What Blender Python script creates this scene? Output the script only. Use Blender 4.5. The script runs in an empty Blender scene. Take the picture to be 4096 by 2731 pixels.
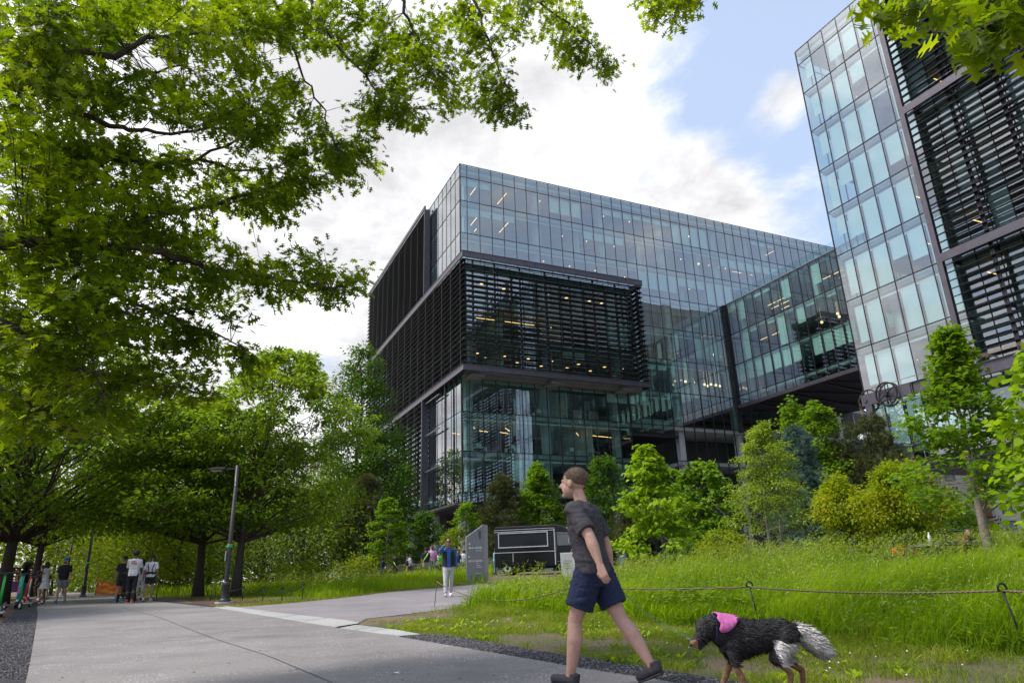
import bpy, math, random
import numpy as np
from mathutils import Vector, Matrix, Quaternion, noise as mnoise
PI = math.pi
rad = math.radians
scene = bpy.context.scene
COL = scene.collection
random.seed(7)

# ------------------------------------------------------------------ camera
FPX = 2750.0                       # focal length in photograph pixels (4096 wide)
PITCH = math.atan(FPX / 8070.0)
ROLL = math.atan(266 / 8065.5)
CAM = Vector((0, 0, 0.9))
fw = Vector((0, math.cos(PITCH), math.sin(PITCH)))
up0 = Vector((0, -math.sin(PITCH), math.cos(PITCH)))
r0 = Vector((1, 0, 0))
rt = r0 * math.cos(ROLL) - up0 * math.sin(ROLL)
upv = up0 * math.cos(ROLL) + r0 * math.sin(ROLL)
cam_d = bpy.data.cameras.new("camera")
cam = bpy.data.objects.new("camera", cam_d)
COL.objects.link(cam)
M = Matrix.Identity(4)
for i in range(3):
    M[i][0] = rt[i]; M[i][1] = upv[i]; M[i][2] = -fw[i]; M[i][3] = CAM[i]
cam.matrix_world = M
cam_d.sensor_width = 36.0
cam_d.lens = 36.0 * FPX / 4096
cam_d.clip_start = 0.05
cam_d.clip_end = 3000
scene.camera = cam

def ray(dx, dy):                    # direction through a point of the photograph shown 2352 wide
    x = dx * 4096 / 2352; y = dy * 4096 / 2352
    return fw + (x - 2048) / FPX * rt - (y - 1365.5) / FPX * upv

def at(dx, dy, dist):               # the place at a horizontal distance in metres
    d = ray(dx, dy)
    return CAM + d * (dist / math.hypot(d.x, d.y))

def sm(a, b, x):
    t = min(1.0, max(0.0, (x - a) / (b - a)))
    return t * t * (3 - 2 * t)

def fence_side(x, y):               # >0 inside the tall grass to the right of the rope
    # polyline of the rope fence
    P = FPTS
    best = 1e9; sgn = 1
    for i in range(len(P) - 1):
        ax, ay = P[i]; bx, by = P[i + 1]
        vx, vy = bx - ax, by - ay
        t = max(0, min(1, ((x - ax) * vx + (y - ay) * vy) / (vx * vx + vy * vy)))
        qx, qy = ax + vx * t, ay + vy * t
        d = math.hypot(x - qx, y - qy)
        if d < best:
            best = d
            sgn = 1 if (vx * (y - ay) - vy * (x - ax)) > 0 else -1
    return best * sgn
FPTS = [(-2.3, 18.5), (0.95, 13.6), (3.45, 10.8), (4.95, 7.5), (6.1, 4.2), (7.0, 0.5), (8, -6)]

def gz(x, y):
    b = 0.02 * min(18.0, max(0.0, y - 7))
    s = 0.010 + 0.020 * sm(-12, -4, x)
    b += s * min(20.0, max(0.0, y - 25))
    b += .16 * sm(30, 39, y) * sm(-9, -3, x)
    b += (0.97 - b) * sm(45, 110, y) if y > 45 else 0
    if x > 0:
        f = fence_side(x, y)
        if f > 0:
            b += (0.05 * sm(0, 2, f) + 0.37 * sm(0.6, 7.5, f)) * sm(1.5, 8.0, x) * (1 - sm(24, 34, y))
        else:
            b -= 0.08 * sm(1.0, 3.5, x)
    return b

def gat(dx, dy, zo=0.0):            # ground under a point of the photograph
    d = ray(dx, dy)
    t = 2.0
    k = 1.0 / math.hypot(d.x, d.y)
    prev = None
    while t < 160:
        p = CAM + d * (t * k)
        h = p.z - gz(p.x, p.y) - zo
        if h < 0:
            break
        t += 0.05 if t < 20 else 0.2
    return Vector((p.x, p.y, gz(p.x, p.y) + zo))

def g3(x, y, zo=0.0):
    return Vector((x, y, gz(x, y) + zo))

# ------------------------------------------------------------------ objects
def tag(o, label=None, cat=None, group=None, kind=None):
    if label: o['label'] = label
    if cat: o['category'] = cat
    if group: o['group'] = group
    if kind: o['kind'] = kind
    return o

def empty(name, loc, rz=0.0, label=None, cat=None, group=None):
    o = bpy.data.objects.new(name, None)
    o.empty_display_size = 0.2
    COL.objects.link(o)
    o.location = loc; o.rotation_euler = (0, 0, rz)
    return tag(o, label, cat, group)

def kids(o):
    return [c for c in bpy.data.objects if c.parent == o]

def copy_tree(o, parent=None):
    c = o.copy(); COL.objects.link(c)
    if parent is not None: c.parent = parent
    for ch in kids(o): copy_tree(ch, c)
    return c

class MB:
    def __init__(s):
        s.v = []; s.f = []; s.m = []; s.mi = 0
    def quad(s, a, b, c, d):
        n = len(s.v); s.v += [tuple(a), tuple(b), tuple(c), tuple(d)]; s.f.append((n, n+1, n+2, n+3)); s.m.append(s.mi)
    def poly(s, pts):
        n = len(s.v); s.v += [tuple(p) for p in pts]; s.f.append(tuple(range(n, n + len(pts)))); s.m.append(s.mi)
    def box(s, x0, x1, y0, y1, z0, z1):
        n = len(s.v)
        s.v += [(x0,y0,z0),(x1,y0,z0),(x1,y1,z0),(x0,y1,z0),(x0,y0,z1),(x1,y0,z1),(x1,y1,z1),(x0,y1,z1)]
        for q in ((0,3,2,1),(4,5,6,7),(0,1,5,4),(1,2,6,5),(2,3,7,6),(3,0,4,7)):
            s.f.append(tuple(n + i for i in q)); s.m.append(s.mi)
        return s
    def cbox(s, c, d, R=None):     # centred box with an optional rotation
        n = len(s.v)
        for k in ((-1,-1,-1),(1,-1,-1),(1,1,-1),(-1,1,-1),(-1,-1,1),(1,-1,1),(1,1,1),(-1,1,1)):
            p = Vector((k[0]*d[0]/2, k[1]*d[1]/2, k[2]*d[2]/2))
            if R is not None: p = R @ p
            s.v.append(tuple(p + Vector(c)))
        for q in ((0,3,2,1),(4,5,6,7),(0,1,5,4),(1,2,6,5),(2,3,7,6),(3,0,4,7)):
            s.f.append(tuple(n + i for i in q)); s.m.append(s.mi)
        return s
    def tube(s, pts, rr, n=6, cap=True, flat=None):
        pts = [Vector(p) for p in pts]
        if not hasattr(rr, '__len__'): rr = [rr] * len(pts)
        b0 = len(s.v)
        T = (pts[1] - pts[0])
        if T.length < 1e-9: return s
        T.normalize()
        ref = Vector((0, 0, 1)) if abs(T.z) < .9 else Vector((1, 0, 0))
        if flat is not None: ref = Vector(flat[0])
        N = (ref - T * ref.dot(T)).normalized()
        k = len(pts)
        for i, p in enumerate(pts):
            if i == 0: t = pts[1] - pts[0]
            elif i == k - 1: t = pts[-1] - pts[-2]
            else: t = pts[i+1] - pts[i-1]
            if t.length > 1e-9: t.normalize()
            else: t = T
            N = (N - t * N.dot(t))
            N = N.normalized() if N.length > 1e-6 else Vector((1, 0, 0))
            B = t.cross(N)
            fx = flat[1] if flat is not None else 1.0
            for j in range(n):
                a = 2 * PI * j / n
                s.v.append(tuple(p + N * (math.cos(a) * rr[i]) + B * (math.sin(a) * rr[i] * fx)))
        for i in range(k - 1):
            for j in range(n):
                a = b0 + i*n + j; b = b0 + i*n + (j+1) % n
                s.f.append((a, b, b + n, a + n)); s.m.append(s.mi)
        if cap:
            s.f.append(tuple(b0 + j for j in reversed(range(n)))); s.m.append(s.mi)
            s.f.append(tuple(b0 + (k-1)*n + j for j in range(n))); s.m.append(s.mi)
        return s
    def capsule(s, a, b, ra, rb, n=12, flat=None):   # tapered, round ends
        a = Vector(a); b = Vector(b); d = (b - a)
        L = d.length
        if L < 1e-6: d = Vector((0, 0, 1)); L = 1e-6
        d = d / L
        P = []; R = []
        for th in (-75, -45, -18):
            P.append(a + d * (ra * math.sin(rad(th)))); R.append(ra * math.cos(rad(th)))
        P.append(a); R.append(ra); P.append(b); R.append(rb)
        for th in (18, 45, 75):
            P.append(b + d * (rb * math.sin(rad(th)))); R.append(rb * math.cos(rad(th)))
        return s.tube(P, R, n, True, flat)
    def ellipsoid(s, c, r, n=14, m=10, R=None, fn=None):
        b0 = len(s.v); c = Vector(c)
        for i in range(1, m):
            th = PI * i / m
            for j in range(n):
                ph = 2 * PI * j / n
                p = Vector((math.sin(th)*math.cos(ph), math.sin(th)*math.sin(ph), math.cos(th)))
                k = fn(p) if fn else 1.0
                p = Vector((p.x*r[0]*k, p.y*r[1]*k, p.z*r[2]*k))
                if R is not None: p = R @ p
                s.v.append(tuple(c + p))
        top = Vector((0, 0, r[2])); bot = Vector((0, 0, -r[2]))
        if R is not None: top = R @ top; bot = R @ bot
        s.v.append(tuple(c + top)); s.v.append(tuple(c + bot))
        ti = len(s.v) - 2; bi = len(s.v) - 1
        for i in range(m - 2):
            for j in range(n):
                a = b0+i*n+j; b = b0+i*n+(j+1) % n
                s.f.append((a, a+n, b+n, b)); s.m.append(s.mi)
        for j in range(n):
            s.f.append((ti, b0+j, b0+(j+1) % n)); s.m.append(s.mi)
            a = b0+(m-2)*n
            s.f.append((bi, a+(j+1) % n, a+j)); s.m.append(s.mi)
        return s
    def loft(s, rings, n=16):       # rings: (centre, rx, ry, power) horizontal ellipses, closed
        b0 = len(s.v)
        for c, rx, ry in rings:
            for j in range(n):
                a = 2 * PI * j / n
                ca, sa = math.cos(a), math.sin(a)
                s.v.append((c[0] + rx * math.copysign(abs(ca)**.85, ca), c[1] + ry * math.copysign(abs(sa)**.85, sa), c[2]))
        for i in range(len(rings) - 1):
            for j in range(n):
                a = b0+i*n+j; b = b0+i*n+(j+1) % n
                s.f.append((a, b, b+n, a+n)); s.m.append(s.mi)
        s.f.append(tuple(b0+j for j in reversed(range(n)))); s.m.append(s.mi)
        s.f.append(tuple(b0+(len(rings)-1)*n+j for j in range(n))); s.m.append(s.mi)
        return s
    def lathe(s, prof, c=(0, 0, 0), n=20, R=None):   # prof: (radius, height) about z
        b0 = len(s.v); c = Vector(c)
        for r, h in prof:
            for j in range(n):
                a = 2*PI*j/n
                p = Vector((r*math.cos(a), r*math.sin(a), h))
                if R is not None: p = R @ p
                s.v.append(tuple(c + p))
        for i in range(len(prof)-1):
            for j in range(n):
                a = b0+i*n+j; b = b0+i*n+(j+1) % n
                s.f.append((a, b, b+n, a+n)); s.m.append(s.mi)
        return s
    def prism(s, pts, axis, a, b):  # polygon pts (2-D) extruded along an axis
        n0 = len(s.v); k = len(pts)
        for h in (a, b):
            for p in pts:
                if axis == 'x': s.v.append((h, p[0], p[1]))
                elif axis == 'y': s.v.append((p[0], h, p[1]))
                else: s.v.append((p[0], p[1], h))
        s.f.append(tuple(n0+i for i in range(k))); s.m.append(s.mi)
        s.f.append(tuple(n0+k+i for i in reversed(range(k)))); s.m.append(s.mi)
        for i in range(k):
            j = (i+1) % k
            s.f.append((n0+i, n0+k+i, n0+k+j, n0+j)); s.m.append(s.mi)
        return s
    def build(s, name, mats, parent=None, smooth=False, bevel=0.0, base=None, fix=True):
        me = bpy.data.meshes.new(name)
        v = s.v
        if base is not None:
            bx, by, bz = base; v = [(p[0]-bx, p[1]-by, p[2]-bz) for p in v]
        me.from_pydata(v, [], s.f)
        if not isinstance(mats, (list, tuple)): mats = [mats]
        for m in mats: me.materials.append(m)
        if len(mats) > 1: me.polygons.foreach_set('material_index', s.m)
        if smooth: me.polygons.foreach_set('use_smooth', [True] * len(s.f))
        me.update()
        if fix:
            import bmesh
            bm = bmesh.new(); bm.from_mesh(me); bmesh.ops.recalc_face_normals(bm, faces=bm.faces); bm.to_mesh(me); bm.free()
        o = bpy.data.objects.new(name, me)
        COL.objects.link(o)
        if parent is not None: o.parent = parent
        if bevel > 0:
            b = o.modifiers.new('bevel', 'BEVEL'); b.width = bevel; b.segments = 2; b.limit_method = 'ANGLE'; b.angle_limit = rad(40)
        return o

def remesh(o, voxel, smooth_it=2):
    """bake a union of closed shapes into one continuous skin"""
    m = o.modifiers.new('r', 'REMESH'); m.mode = 'VOXEL'; m.voxel_size = voxel; m.use_smooth_shade = True
    if smooth_it:
        k = o.modifiers.new('s', 'SMOOTH'); k.iterations = smooth_it; k.factor = 0.5
    dg = bpy.context.evaluated_depsgraph_get(); dg.update()
    ev = o.evaluated_get(dg)
    me = bpy.data.meshes.new_from_object(ev)
    o.modifiers.clear()
    old = o.data
    o.data = me
    if len(me.materials) == 0:
        for mt in old.materials: me.materials.append(mt)
    me.polygons.foreach_set('use_smooth', [True] * len(me.polygons))
    return o

def np_mesh(name, V, loops, starts, totals, mats, parent=None, smooth=False, rnd=None, mi=None):
    me = bpy.data.meshes.new(name)
    me.vertices.add(len(V)); me.vertices.foreach_set('co', np.ascontiguousarray(V, dtype=np.float32).ravel())
    me.loops.add(len(loops)); me.loops.foreach_set('vertex_index', np.ascontiguousarray(loops, dtype=np.int32))
    me.polygons.add(len(starts))
    me.polygons.foreach_set('loop_start', np.ascontiguousarray(starts, dtype=np.int32))
    try: me.polygons.foreach_set('loop_total', np.ascontiguousarray(totals, dtype=np.int32))
    except Exception: pass
    if not isinstance(mats, (list, tuple)): mats = [mats]
    for m in mats: me.materials.append(m)
    if mi is not None: me.polygons.foreach_set('material_index', np.ascontiguousarray(mi, dtype=np.int32))
    if smooth: me.polygons.foreach_set('use_smooth', np.ones(len(starts), dtype=bool))
    me.update(calc_edges=True)
    if rnd is not None:
        a = me.attributes.new('rnd', 'FLOAT', 'POINT'); a.data.foreach_set('value', np.ascontiguousarray(rnd, dtype=np.float32))
    o = bpy.data.objects.new(name, me); COL.objects.link(o)
    if parent is not None: o.parent = parent
    return o

def stamp(name, P, B, S, tv, tf, mats, parent=None, rnd=None, smooth=False):
    """stamp a small template (tv, tf) at N places: P (N,3), B (N,3,3) rows = axes, S (N,)"""
    tv = np.array(tv, float); N = len(P); k = len(tv)
    V = (P[:, None, :] + (S[:, None, None] * np.einsum('kc,ncd->nkd', tv, B))).reshape(-1, 3)
    tl = np.concatenate([np.array(f) for f in tf]); tot = np.array([len(f) for f in tf])
    loops = (tl[None, :] + (np.arange(N) * k)[:, None]).ravel()
    totals = np.tile(tot, N); starts = np.concatenate([[0], np.cumsum(totals)[:-1]])
    if rnd is None: rnd = np.random.rand(N)
    return np_mesh(name, V, loops, starts, totals, mats, parent, smooth, np.repeat(rnd, k))

def bases(dirs, ups):
    """rows x (side), y (along the leaf), z (normal)"""
    y = dirs / np.maximum(1e-9, np.linalg.norm(dirs, axis=1, keepdims=True))
    x = np.cross(y, ups); x /= np.maximum(1e-9, np.linalg.norm(x, axis=1, keepdims=True))
    z = np.cross(x, y)
    return np.stack([x, y, z], 1)
# ------------------------------------------------------------------ materials
def nmat(name):
    m = bpy.data.materials.new(name); m.use_nodes = True
    nt = m.node_tree; nt.nodes.clear()
    out = nt.nodes.new('ShaderNodeOutputMaterial')
    return m, nt, out

def N(nt, t, **kw):
    n = nt.nodes.new(t)
    for k, v in kw.items():
        if k in n.inputs.keys() if hasattr(n.inputs, 'keys') else False: n.inputs[k].default_value = v
        else: setattr(n, k, v)
    return n

def ramp(nt, fac, stops):
    r = nt.nodes.new('ShaderNodeValToRGB')
    el = r.color_ramp.elements
    while len(el) < len(stops): el.new(0.5)
    for e, (p, c) in zip(el, stops):
        e.position = p; e.color = (c[0], c[1], c[2], 1)
    nt.links.new(fac, r.inputs[0])
    return r.outputs[0]

def noisef(nt, scale, detail=4, coord='Object', rough=.55, vec=None):
    n = nt.nodes.new('ShaderNodeTexNoise'); n.inputs['Scale'].default_value = scale
    n.inputs['Detail'].default_value = detail; n.inputs['Roughness'].default_value = rough
    if vec is None:
        tc = nt.nodes.new('ShaderNodeTexCoord'); vec = tc.outputs[coord]
    nt.links.new(vec, n.inputs['Vector'])
    return n.outputs['Fac']

def surf(name, c1, c2=None, scale=8, rough=.7, metal=0.0, bump=0.0, bscale=60, spec=.5, detail=5, coord='Object', coat=0.0):
    m, nt, out = nmat(name)
    b = nt.nodes.new('ShaderNodeBsdfPrincipled')
    c2 = c2 or tuple(min(1, x * 1.25) for x in c1)
    f = noisef(nt, scale, detail, coord)
    nt.links.new(ramp(nt, f, [(.32, c1), (.68, c2)]), b.inputs['Base Color'])
    b.inputs['Roughness'].default_value = rough; b.inputs['Metallic'].default_value = metal
    if 'Specular IOR Level' in b.inputs: b.inputs['Specular IOR Level'].default_value = spec
    if coat and 'Coat Weight' in b.inputs: b.inputs['Coat Weight'].default_value = coat
    if bump > 0:
        bn = nt.nodes.new('ShaderNodeBump'); bn.inputs['Strength'].default_value = bump; bn.inputs['Distance'].default_value = 0.02
        nt.links.new(noisef(nt, bscale, 6, coord), bn.inputs['Height']); nt.links.new(bn.outputs[0], b.inputs['Normal'])
    nt.links.new(b.outputs[0], out.inputs[0])
    return m

def leafmat(name, ca, cb, cc=None, trans=.45, rough=.45, nscale=.6):
    """ca dark, cb mid, cc young leaf colour; varies from leaf to leaf"""
    m, nt, out = nmat(name)
    at_ = nt.nodes.new('ShaderNodeAttribute'); at_.attribute_name = 'rnd'
    f = noisef(nt, nscale, 2)
    mx = nt.nodes.new('ShaderNodeMath'); mx.operation = 'MULTIPLY_ADD'
    nt.links.new(at_.outputs['Fac'], mx.inputs[0]); mx.inputs[1].default_value = .75
    ad = nt.nodes.new('ShaderNodeMath'); ad.operation = 'MULTIPLY_ADD'
    nt.links.new(f, ad.inputs[0]); ad.inputs[1].default_value = 1.0; ad.inputs[2].default_value = -.38
    nt.links.new(ad.outputs[0], mx.inputs[2])
    st = [(.0, ca), (.5, cb), (1.0, cc or cb)]
    col = ramp(nt, mx.outputs[0], st)
    d = nt.nodes.new('ShaderNodeBsdfPrincipled'); d.inputs['Roughness'].default_value = rough
    if 'Specular IOR Level' in d.inputs: d.inputs['Specular IOR Level'].default_value = .14
    nt.links.new(col, d.inputs['Base Color'])
    t = nt.nodes.new('ShaderNodeBsdfTranslucent')
    hs = nt.nodes.new('ShaderNodeMixRGB'); hs.blend_type = 'MULTIPLY'; hs.inputs[0].default_value = 1
    nt.links.new(col, hs.inputs[1]); hs.inputs[2].default_value = (2.1, 2.0, .7, 1)
    nt.links.new(hs.outputs[0], t.inputs[0])
    mix = nt.nodes.new('ShaderNodeMixShader'); mix.inputs[0].default_value = trans
    nt.links.new(d.outputs[0], mix.inputs[1]); nt.links.new(t.outputs[0], mix.inputs[2])
    nt.links.new(mix.outputs[0], out.inputs[0])
    return m

def glassmat(name, tint, base=.13, pw=4.0, gl=(.95, .97, 1), rough=0.0):
    m, nt, out = nmat(name)
    tr = nt.nodes.new('ShaderNodeBsdfTransparent'); tr.inputs[0].default_value = (*tint, 1)
    g = nt.nodes.new('ShaderNodeBsdfGlossy'); g.inputs['Roughness'].default_value = rough; g.inputs[0].default_value = (*gl, 1)
    lw = nt.nodes.new('ShaderNodeLayerWeight'); lw.inputs[0].default_value = .5
    p = nt.nodes.new('ShaderNodeMath'); p.operation = 'POWER'; p.inputs[1].default_value = pw
    nt.links.new(lw.outputs['Facing'], p.inputs[0])
    q = nt.nodes.new('ShaderNodeMath'); q.operation = 'MULTIPLY_ADD'; q.inputs[1].default_value = 1 - base; q.inputs[2].default_value = base
    nt.links.new(p.outputs[0], q.inputs[0])
    mix = nt.nodes.new('ShaderNodeMixShader')
    nt.links.new(q.outputs[0], mix.inputs[0]); nt.links.new(tr.outputs[0], mix.inputs[1]); nt.links.new(g.outputs[0], mix.inputs[2])
    nt.links.new(mix.outputs[0], out.inputs[0])
    return m

def emis(name, c, s):
    m, nt, out = nmat(name)
    e = nt.nodes.new('ShaderNodeEmission'); e.inputs[0].default_value = (*c, 1); e.inputs[1].default_value = s
    nt.links.new(e.outputs[0], out.inputs[0])
    return m

MT = {}
MT['glass'] = glassmat('coated_glass', (.64, .88, .81), .31)
MT['glass_t'] = glassmat('coated_glass_tower', (.66, .84, .85), .25, 2.6)
MT['glass_rail'] = glassmat('rail_glass', (.86, .93, .92), .06)
MT['frame'] = surf('dark_aluminium', (.030, .027, .032), (.045, .040, .047), 3, .45, .6)
MT['blade'] = surf('louver_aluminium', (.012, .011, .014), (.019, .017, .022), 2, .45, .5)
MT['beam'] = surf('bronze_metal', (.085, .075, .09), (.11, .098, .115), 1.5, .42, .55)
MT['slab'] = surf('slab_concrete', (.20, .21, .20), (.27, .28, .27), 1.2, .8)
MT['ceil'] = surf('ceiling', (.36, .40, .39), (.44, .48, .47), .7, .8)
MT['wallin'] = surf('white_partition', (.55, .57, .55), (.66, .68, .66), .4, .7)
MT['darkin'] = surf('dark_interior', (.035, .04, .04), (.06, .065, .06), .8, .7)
MT['blind'] = surf('roller_blind', (.66, .70, .69), (.74, .78, .77), .5, .8)
MT['column'] = surf('column_concrete', (.42, .41, .42), (.55, .54, .54), 1.3, .8, bump=.15, bscale=30)
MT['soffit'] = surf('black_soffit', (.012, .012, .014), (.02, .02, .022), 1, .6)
MT['warm'] = emis('warm_lamp', (1.0, .50, .17), 2.2)
MT['warm2'] = emis('warm_globe', (1.0, .62, .32), 1.6)
MT['roof'] = surf('roof_gravel', (.18, .18, .18), (.25, .25, .25), 3, .9)
MT['orangew'] = surf('timber_wall', (.32, .15, .05), (.42, .2, .07), 1, .6)
MT['bark'] = surf('bark', (.045, .033, .028), (.085, .065, .052), 14, .9, bump=.8, bscale=25)
MT['bark2'] = surf('pale_bark', (.16, .13, .11), (.26, .22, .18), 14, .85, bump=.6, bscale=25)
MT['skinA'] = surf('pale_skin', (.48, .27, .20), (.56, .33, .25), 20, .5)
MT['skinB'] = surf('brown_skin', (.10, .045, .028), (.14, .065, .04), 20, .45)
MT['skinC'] = surf('tan_skin', (.30, .155, .10), (.36, .19, .13), 20, .5)
def cloth(name, c, k=1.35): return surf(name, c, tuple(min(1, x*k) for x in c), 12, .85, bump=.35, bscale=45)
MT['lawn'] = leafmat('short_grass_blades', (.075, .12, .010), (.17, .24, .016), (.34, .33, .08), .35, .6, .8)
MT['tall'] = leafmat('tall_grass_blades', (.055, .110, .004), (.165, .270, .009), (.33, .42, .035), .48, .5, .5)
MT['seed'] = leafmat('grass_seed_heads', (.17, .25, .035), (.25, .33, .06), (.36, .40, .12), .3, .8, .5)
MT['white'] = surf('white_petal', (.75, .75, .70), (.85, .85, .82), 10, .8)

def groundmat():
    m, nt, out = nmat('grassy_soil')
    b = nt.nodes.new('ShaderNodeBsdfPrincipled'); b.inputs['Roughness'].default_value = .95
    tc = nt.nodes.new('ShaderNodeTexCoord')
    f1 = noisef(nt, .55, 6, vec=tc.outputs['Object'], rough=.62); f2 = noisef(nt, 28, 5, vec=tc.outputs['Object'], rough=.7)
    g = ramp(nt, f2, [(.3, (.050, .050, .020)), (.7, (.125, .115, .055))])
    s = ramp(nt, f2, [(.3, (.10, .065, .04)), (.7, (.22, .16, .105))])
    mk = ramp(nt, f1, [(.44, (0, 0, 0)), (.56, (1, 1, 1))])
    mx = nt.nodes.new('ShaderNodeMixRGB'); nt.links.new(mk, mx.inputs[0]); nt.links.new(g, mx.inputs[1]); nt.links.new(s, mx.inputs[2])
    nt.links.new(mx.outputs[0], b.inputs['Base Color'])
    bn = nt.nodes.new('ShaderNodeBump'); bn.inputs['Strength'].default_value = .8; bn.inputs['Distance'].default_value = .03
    nt.links.new(f2, bn.inputs['Height']); nt.links.new(bn.outputs[0], b.inputs['Normal'])
    nt.links.new(b.outputs[0], out.inputs[0])
    return m
MT['ground'] = groundmat()

def concretemat(name, c1, c2, speck=.5):
    m, nt, out = nmat(name)
    b = nt.nodes.new('ShaderNodeBsdfPrincipled'); b.inputs['Roughness'].default_value = .78
    tc = nt.nodes.new('ShaderNodeTexCoord')
    f1 = noisef(nt, .35, 5, vec=tc.outputs['Object'], rough=.6)
    base = ramp(nt, f1, [(.35, c1), (.65, c2)])
    st_ = ramp(nt, noisef(nt, .8, 9, vec=tc.outputs['Object'], rough=.75), [(.34, (.78, .78, .79)), (.50, (1, 1, 1)), (.72, (1.10, 1.09, 1.08))])
    ms_ = nt.nodes.new('ShaderNodeMixRGB'); ms_.blend_type = 'MULTIPLY'; ms_.inputs[0].default_value = 1; nt.links.new(base, ms_.inputs[1]); nt.links.new(st_, ms_.inputs[2]); base = ms_.outputs[0]
    # exposed aggregate: pale specks in worn patches
    v = nt.nodes.new('ShaderNodeTexVoronoi'); v.inputs['Scale'].default_value = 26; nt.links.new(tc.outputs['Object'], v.inputs['Vector'])
    sp = ramp(nt, v.outputs['Distance'], [(.16, (1, 1, 1)), (.30, (0, 0, 0))])
    pt = ramp(nt, noisef(nt, 1.1, 6, vec=tc.outputs['Object'], rough=.7), [(.46, (0, 0, 0)), (.62, (speck, speck, speck))])
    mul = nt.nodes.new('ShaderNodeMixRGB'); mul.blend_type = 'MULTIPLY'; mul.inputs[0].default_value = 1
    nt.links.new(sp, mul.inputs[1]); nt.links.new(pt, mul.inputs[2])
    mx = nt.nodes.new('ShaderNodeMixRGB'); nt.links.new(mul.outputs[0], mx.inputs[0]); nt.links.new(base, mx.inputs[1]); mx.inputs[2].default_value = (.62, .60, .62, 1)
    f3 = ramp(nt, noisef(nt, 45, 8, vec=tc.outputs['Object'], rough=.85), [(.36, (.66, .66, .66)), (.64, (1.22, 1.22, 1.22))])
    m2 = nt.nodes.new('ShaderNodeMixRGB'); m2.blend_type = 'MULTIPLY'; m2.inputs[0].default_value = 1
    nt.links.new(mx.outputs[0], m2.inputs[1]); nt.links.new(f3, m2.inputs[2])
    nt.links.new(m2.outputs[0], b.inputs['Base Color'])
    bn = nt.nodes.new('ShaderNodeBump'); bn.inputs['Strength'].default_value = .25; bn.inputs['Distance'].default_value = .004
    nt.links.new(noisef(nt, 90, 4, vec=tc.outputs['Object']), bn.inputs['Height']); nt.links.new(bn.outputs[0], b.inputs['Normal'])
    nt.links.new(b.outputs[0], out.inputs[0])
    return m
MT['path'] = concretemat('path_concrete', (.172, .157, .155), (.238, .219, .215), 1.0)
MT['branch'] = concretemat('side_path_concrete', (.20, .18, .185), (.25, .225, .235), .15)
MT['paver'] = concretemat('pale_paver', (.33, .33, .315), (.40, .40, .385), .1)
MT['gravel'] = surf('dark_gravel', (.008, .008, .009), (.060, .057, .065), 22, .95, bump=1.0, bscale=60, detail=3)
MT['mulch'] = surf('bark_mulch', (.045, .024, .015), (.13, .07, .045), 30, .95, bump=1.0, bscale=38, detail=4)

# ------------------------------------------------------------------ world and sun
SUN_AZ, SUN_EL = -98.0, 56.0      # azimuth clockwise from the view direction, elevation
w = bpy.data.worlds.new('World'); scene.world = w; w.use_nodes = True
nt = w.node_tree; nt.nodes.clear()
out = nt.nodes.new('ShaderNodeOutputWorld'); bg = nt.nodes.new('ShaderNodeBackground'); bg.inputs[1].default_value = 0.13
sky = nt.nodes.new('ShaderNodeTexSky'); sky.sky_type = 'NISHITA'; sky.sun_disc = False
sky.sun_elevation = rad(SUN_EL); sky.sun_rotation = rad(SUN_AZ); sky.air_density = 1.0; sky.dust_density = .6; sky.ozone_density = 1.3
tc = nt.nodes.new('ShaderNodeTexCoord')
sep = nt.nodes.new('ShaderNodeSeparateXYZ'); nt.links.new(tc.outputs['Generated'], sep.inputs[0])
def MA(op, a, b=None, c=None, clamp=False):
    n = nt.nodes.new('ShaderNodeMath'); n.operation = op; n.use_clamp = clamp
    for i, v in enumerate((a, b, c)):
        if v is None: continue
        if isinstance(v, (int, float)): n.inputs[i].default_value = v
        else: nt.links.new(v, n.inputs[i])
    return n.outputs[0]
zz = MA('ADD', MA('MAXIMUM', sep.outputs[2], 0.02), .18)
cx = MA('DIVIDE', sep.outputs[0], zz); cy = MA('DIVIDE', sep.outputs[1], zz)
cmb = nt.nodes.new('ShaderNodeCombineXYZ'); nt.links.new(cx, cmb.inputs[0]); nt.links.new(cy, cmb.inputs[1]); cmb.inputs[2].default_value = 3.7
def wn(scale, det, rough, dist=0.0):
    n = nt.nodes.new('ShaderNodeTexNoise'); n.inputs['Scale'].default_value = scale; n.inputs['Detail'].default_value = det
    n.inputs['Roughness'].default_value = rough; n.inputs['Distortion'].default_value = dist
    nt.links.new(cmb.outputs[0], n.inputs['Vector']); return n.outputs['Fac']
n1 = MA('MULTIPLY_ADD', MA('ADD', MA('MULTIPLY', wn(1.35, 12, .60, .35), .8), MA('MULTIPLY', wn(6.5, 8, .62, .2), .2)), 1.9, -.45)
def lobe(dx, dy, tight):
    d = ray(dx, dy).normalized()
    v = nt.nodes.new('ShaderNodeVectorMath'); v.operation = 'DOT_PRODUCT'
    nrm = nt.nodes.new('ShaderNodeVectorMath'); nrm.operation = 'NORMALIZE'; nt.links.new(tc.outputs['Generated'], nrm.inputs[0])
    nt.links.new(nrm.outputs[0], v.inputs[0]); v.inputs[1].default_value = d
    x = MA('SUBTRACT', v.outputs['Value'], 1.0)
    return MA('POWER', 2.718, MA('MULTIPLY', x, tight))
hole = MA('MAXIMUM', MA('MAXIMUM', lobe(1715, 200, 38), MA('MULTIPLY', lobe(1800, 400, 60), .7)), MA('MAXIMUM', lobe(1860, -140, 22), MA('MULTIPLY', lobe(1600, 330, 90), .8)))
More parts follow.
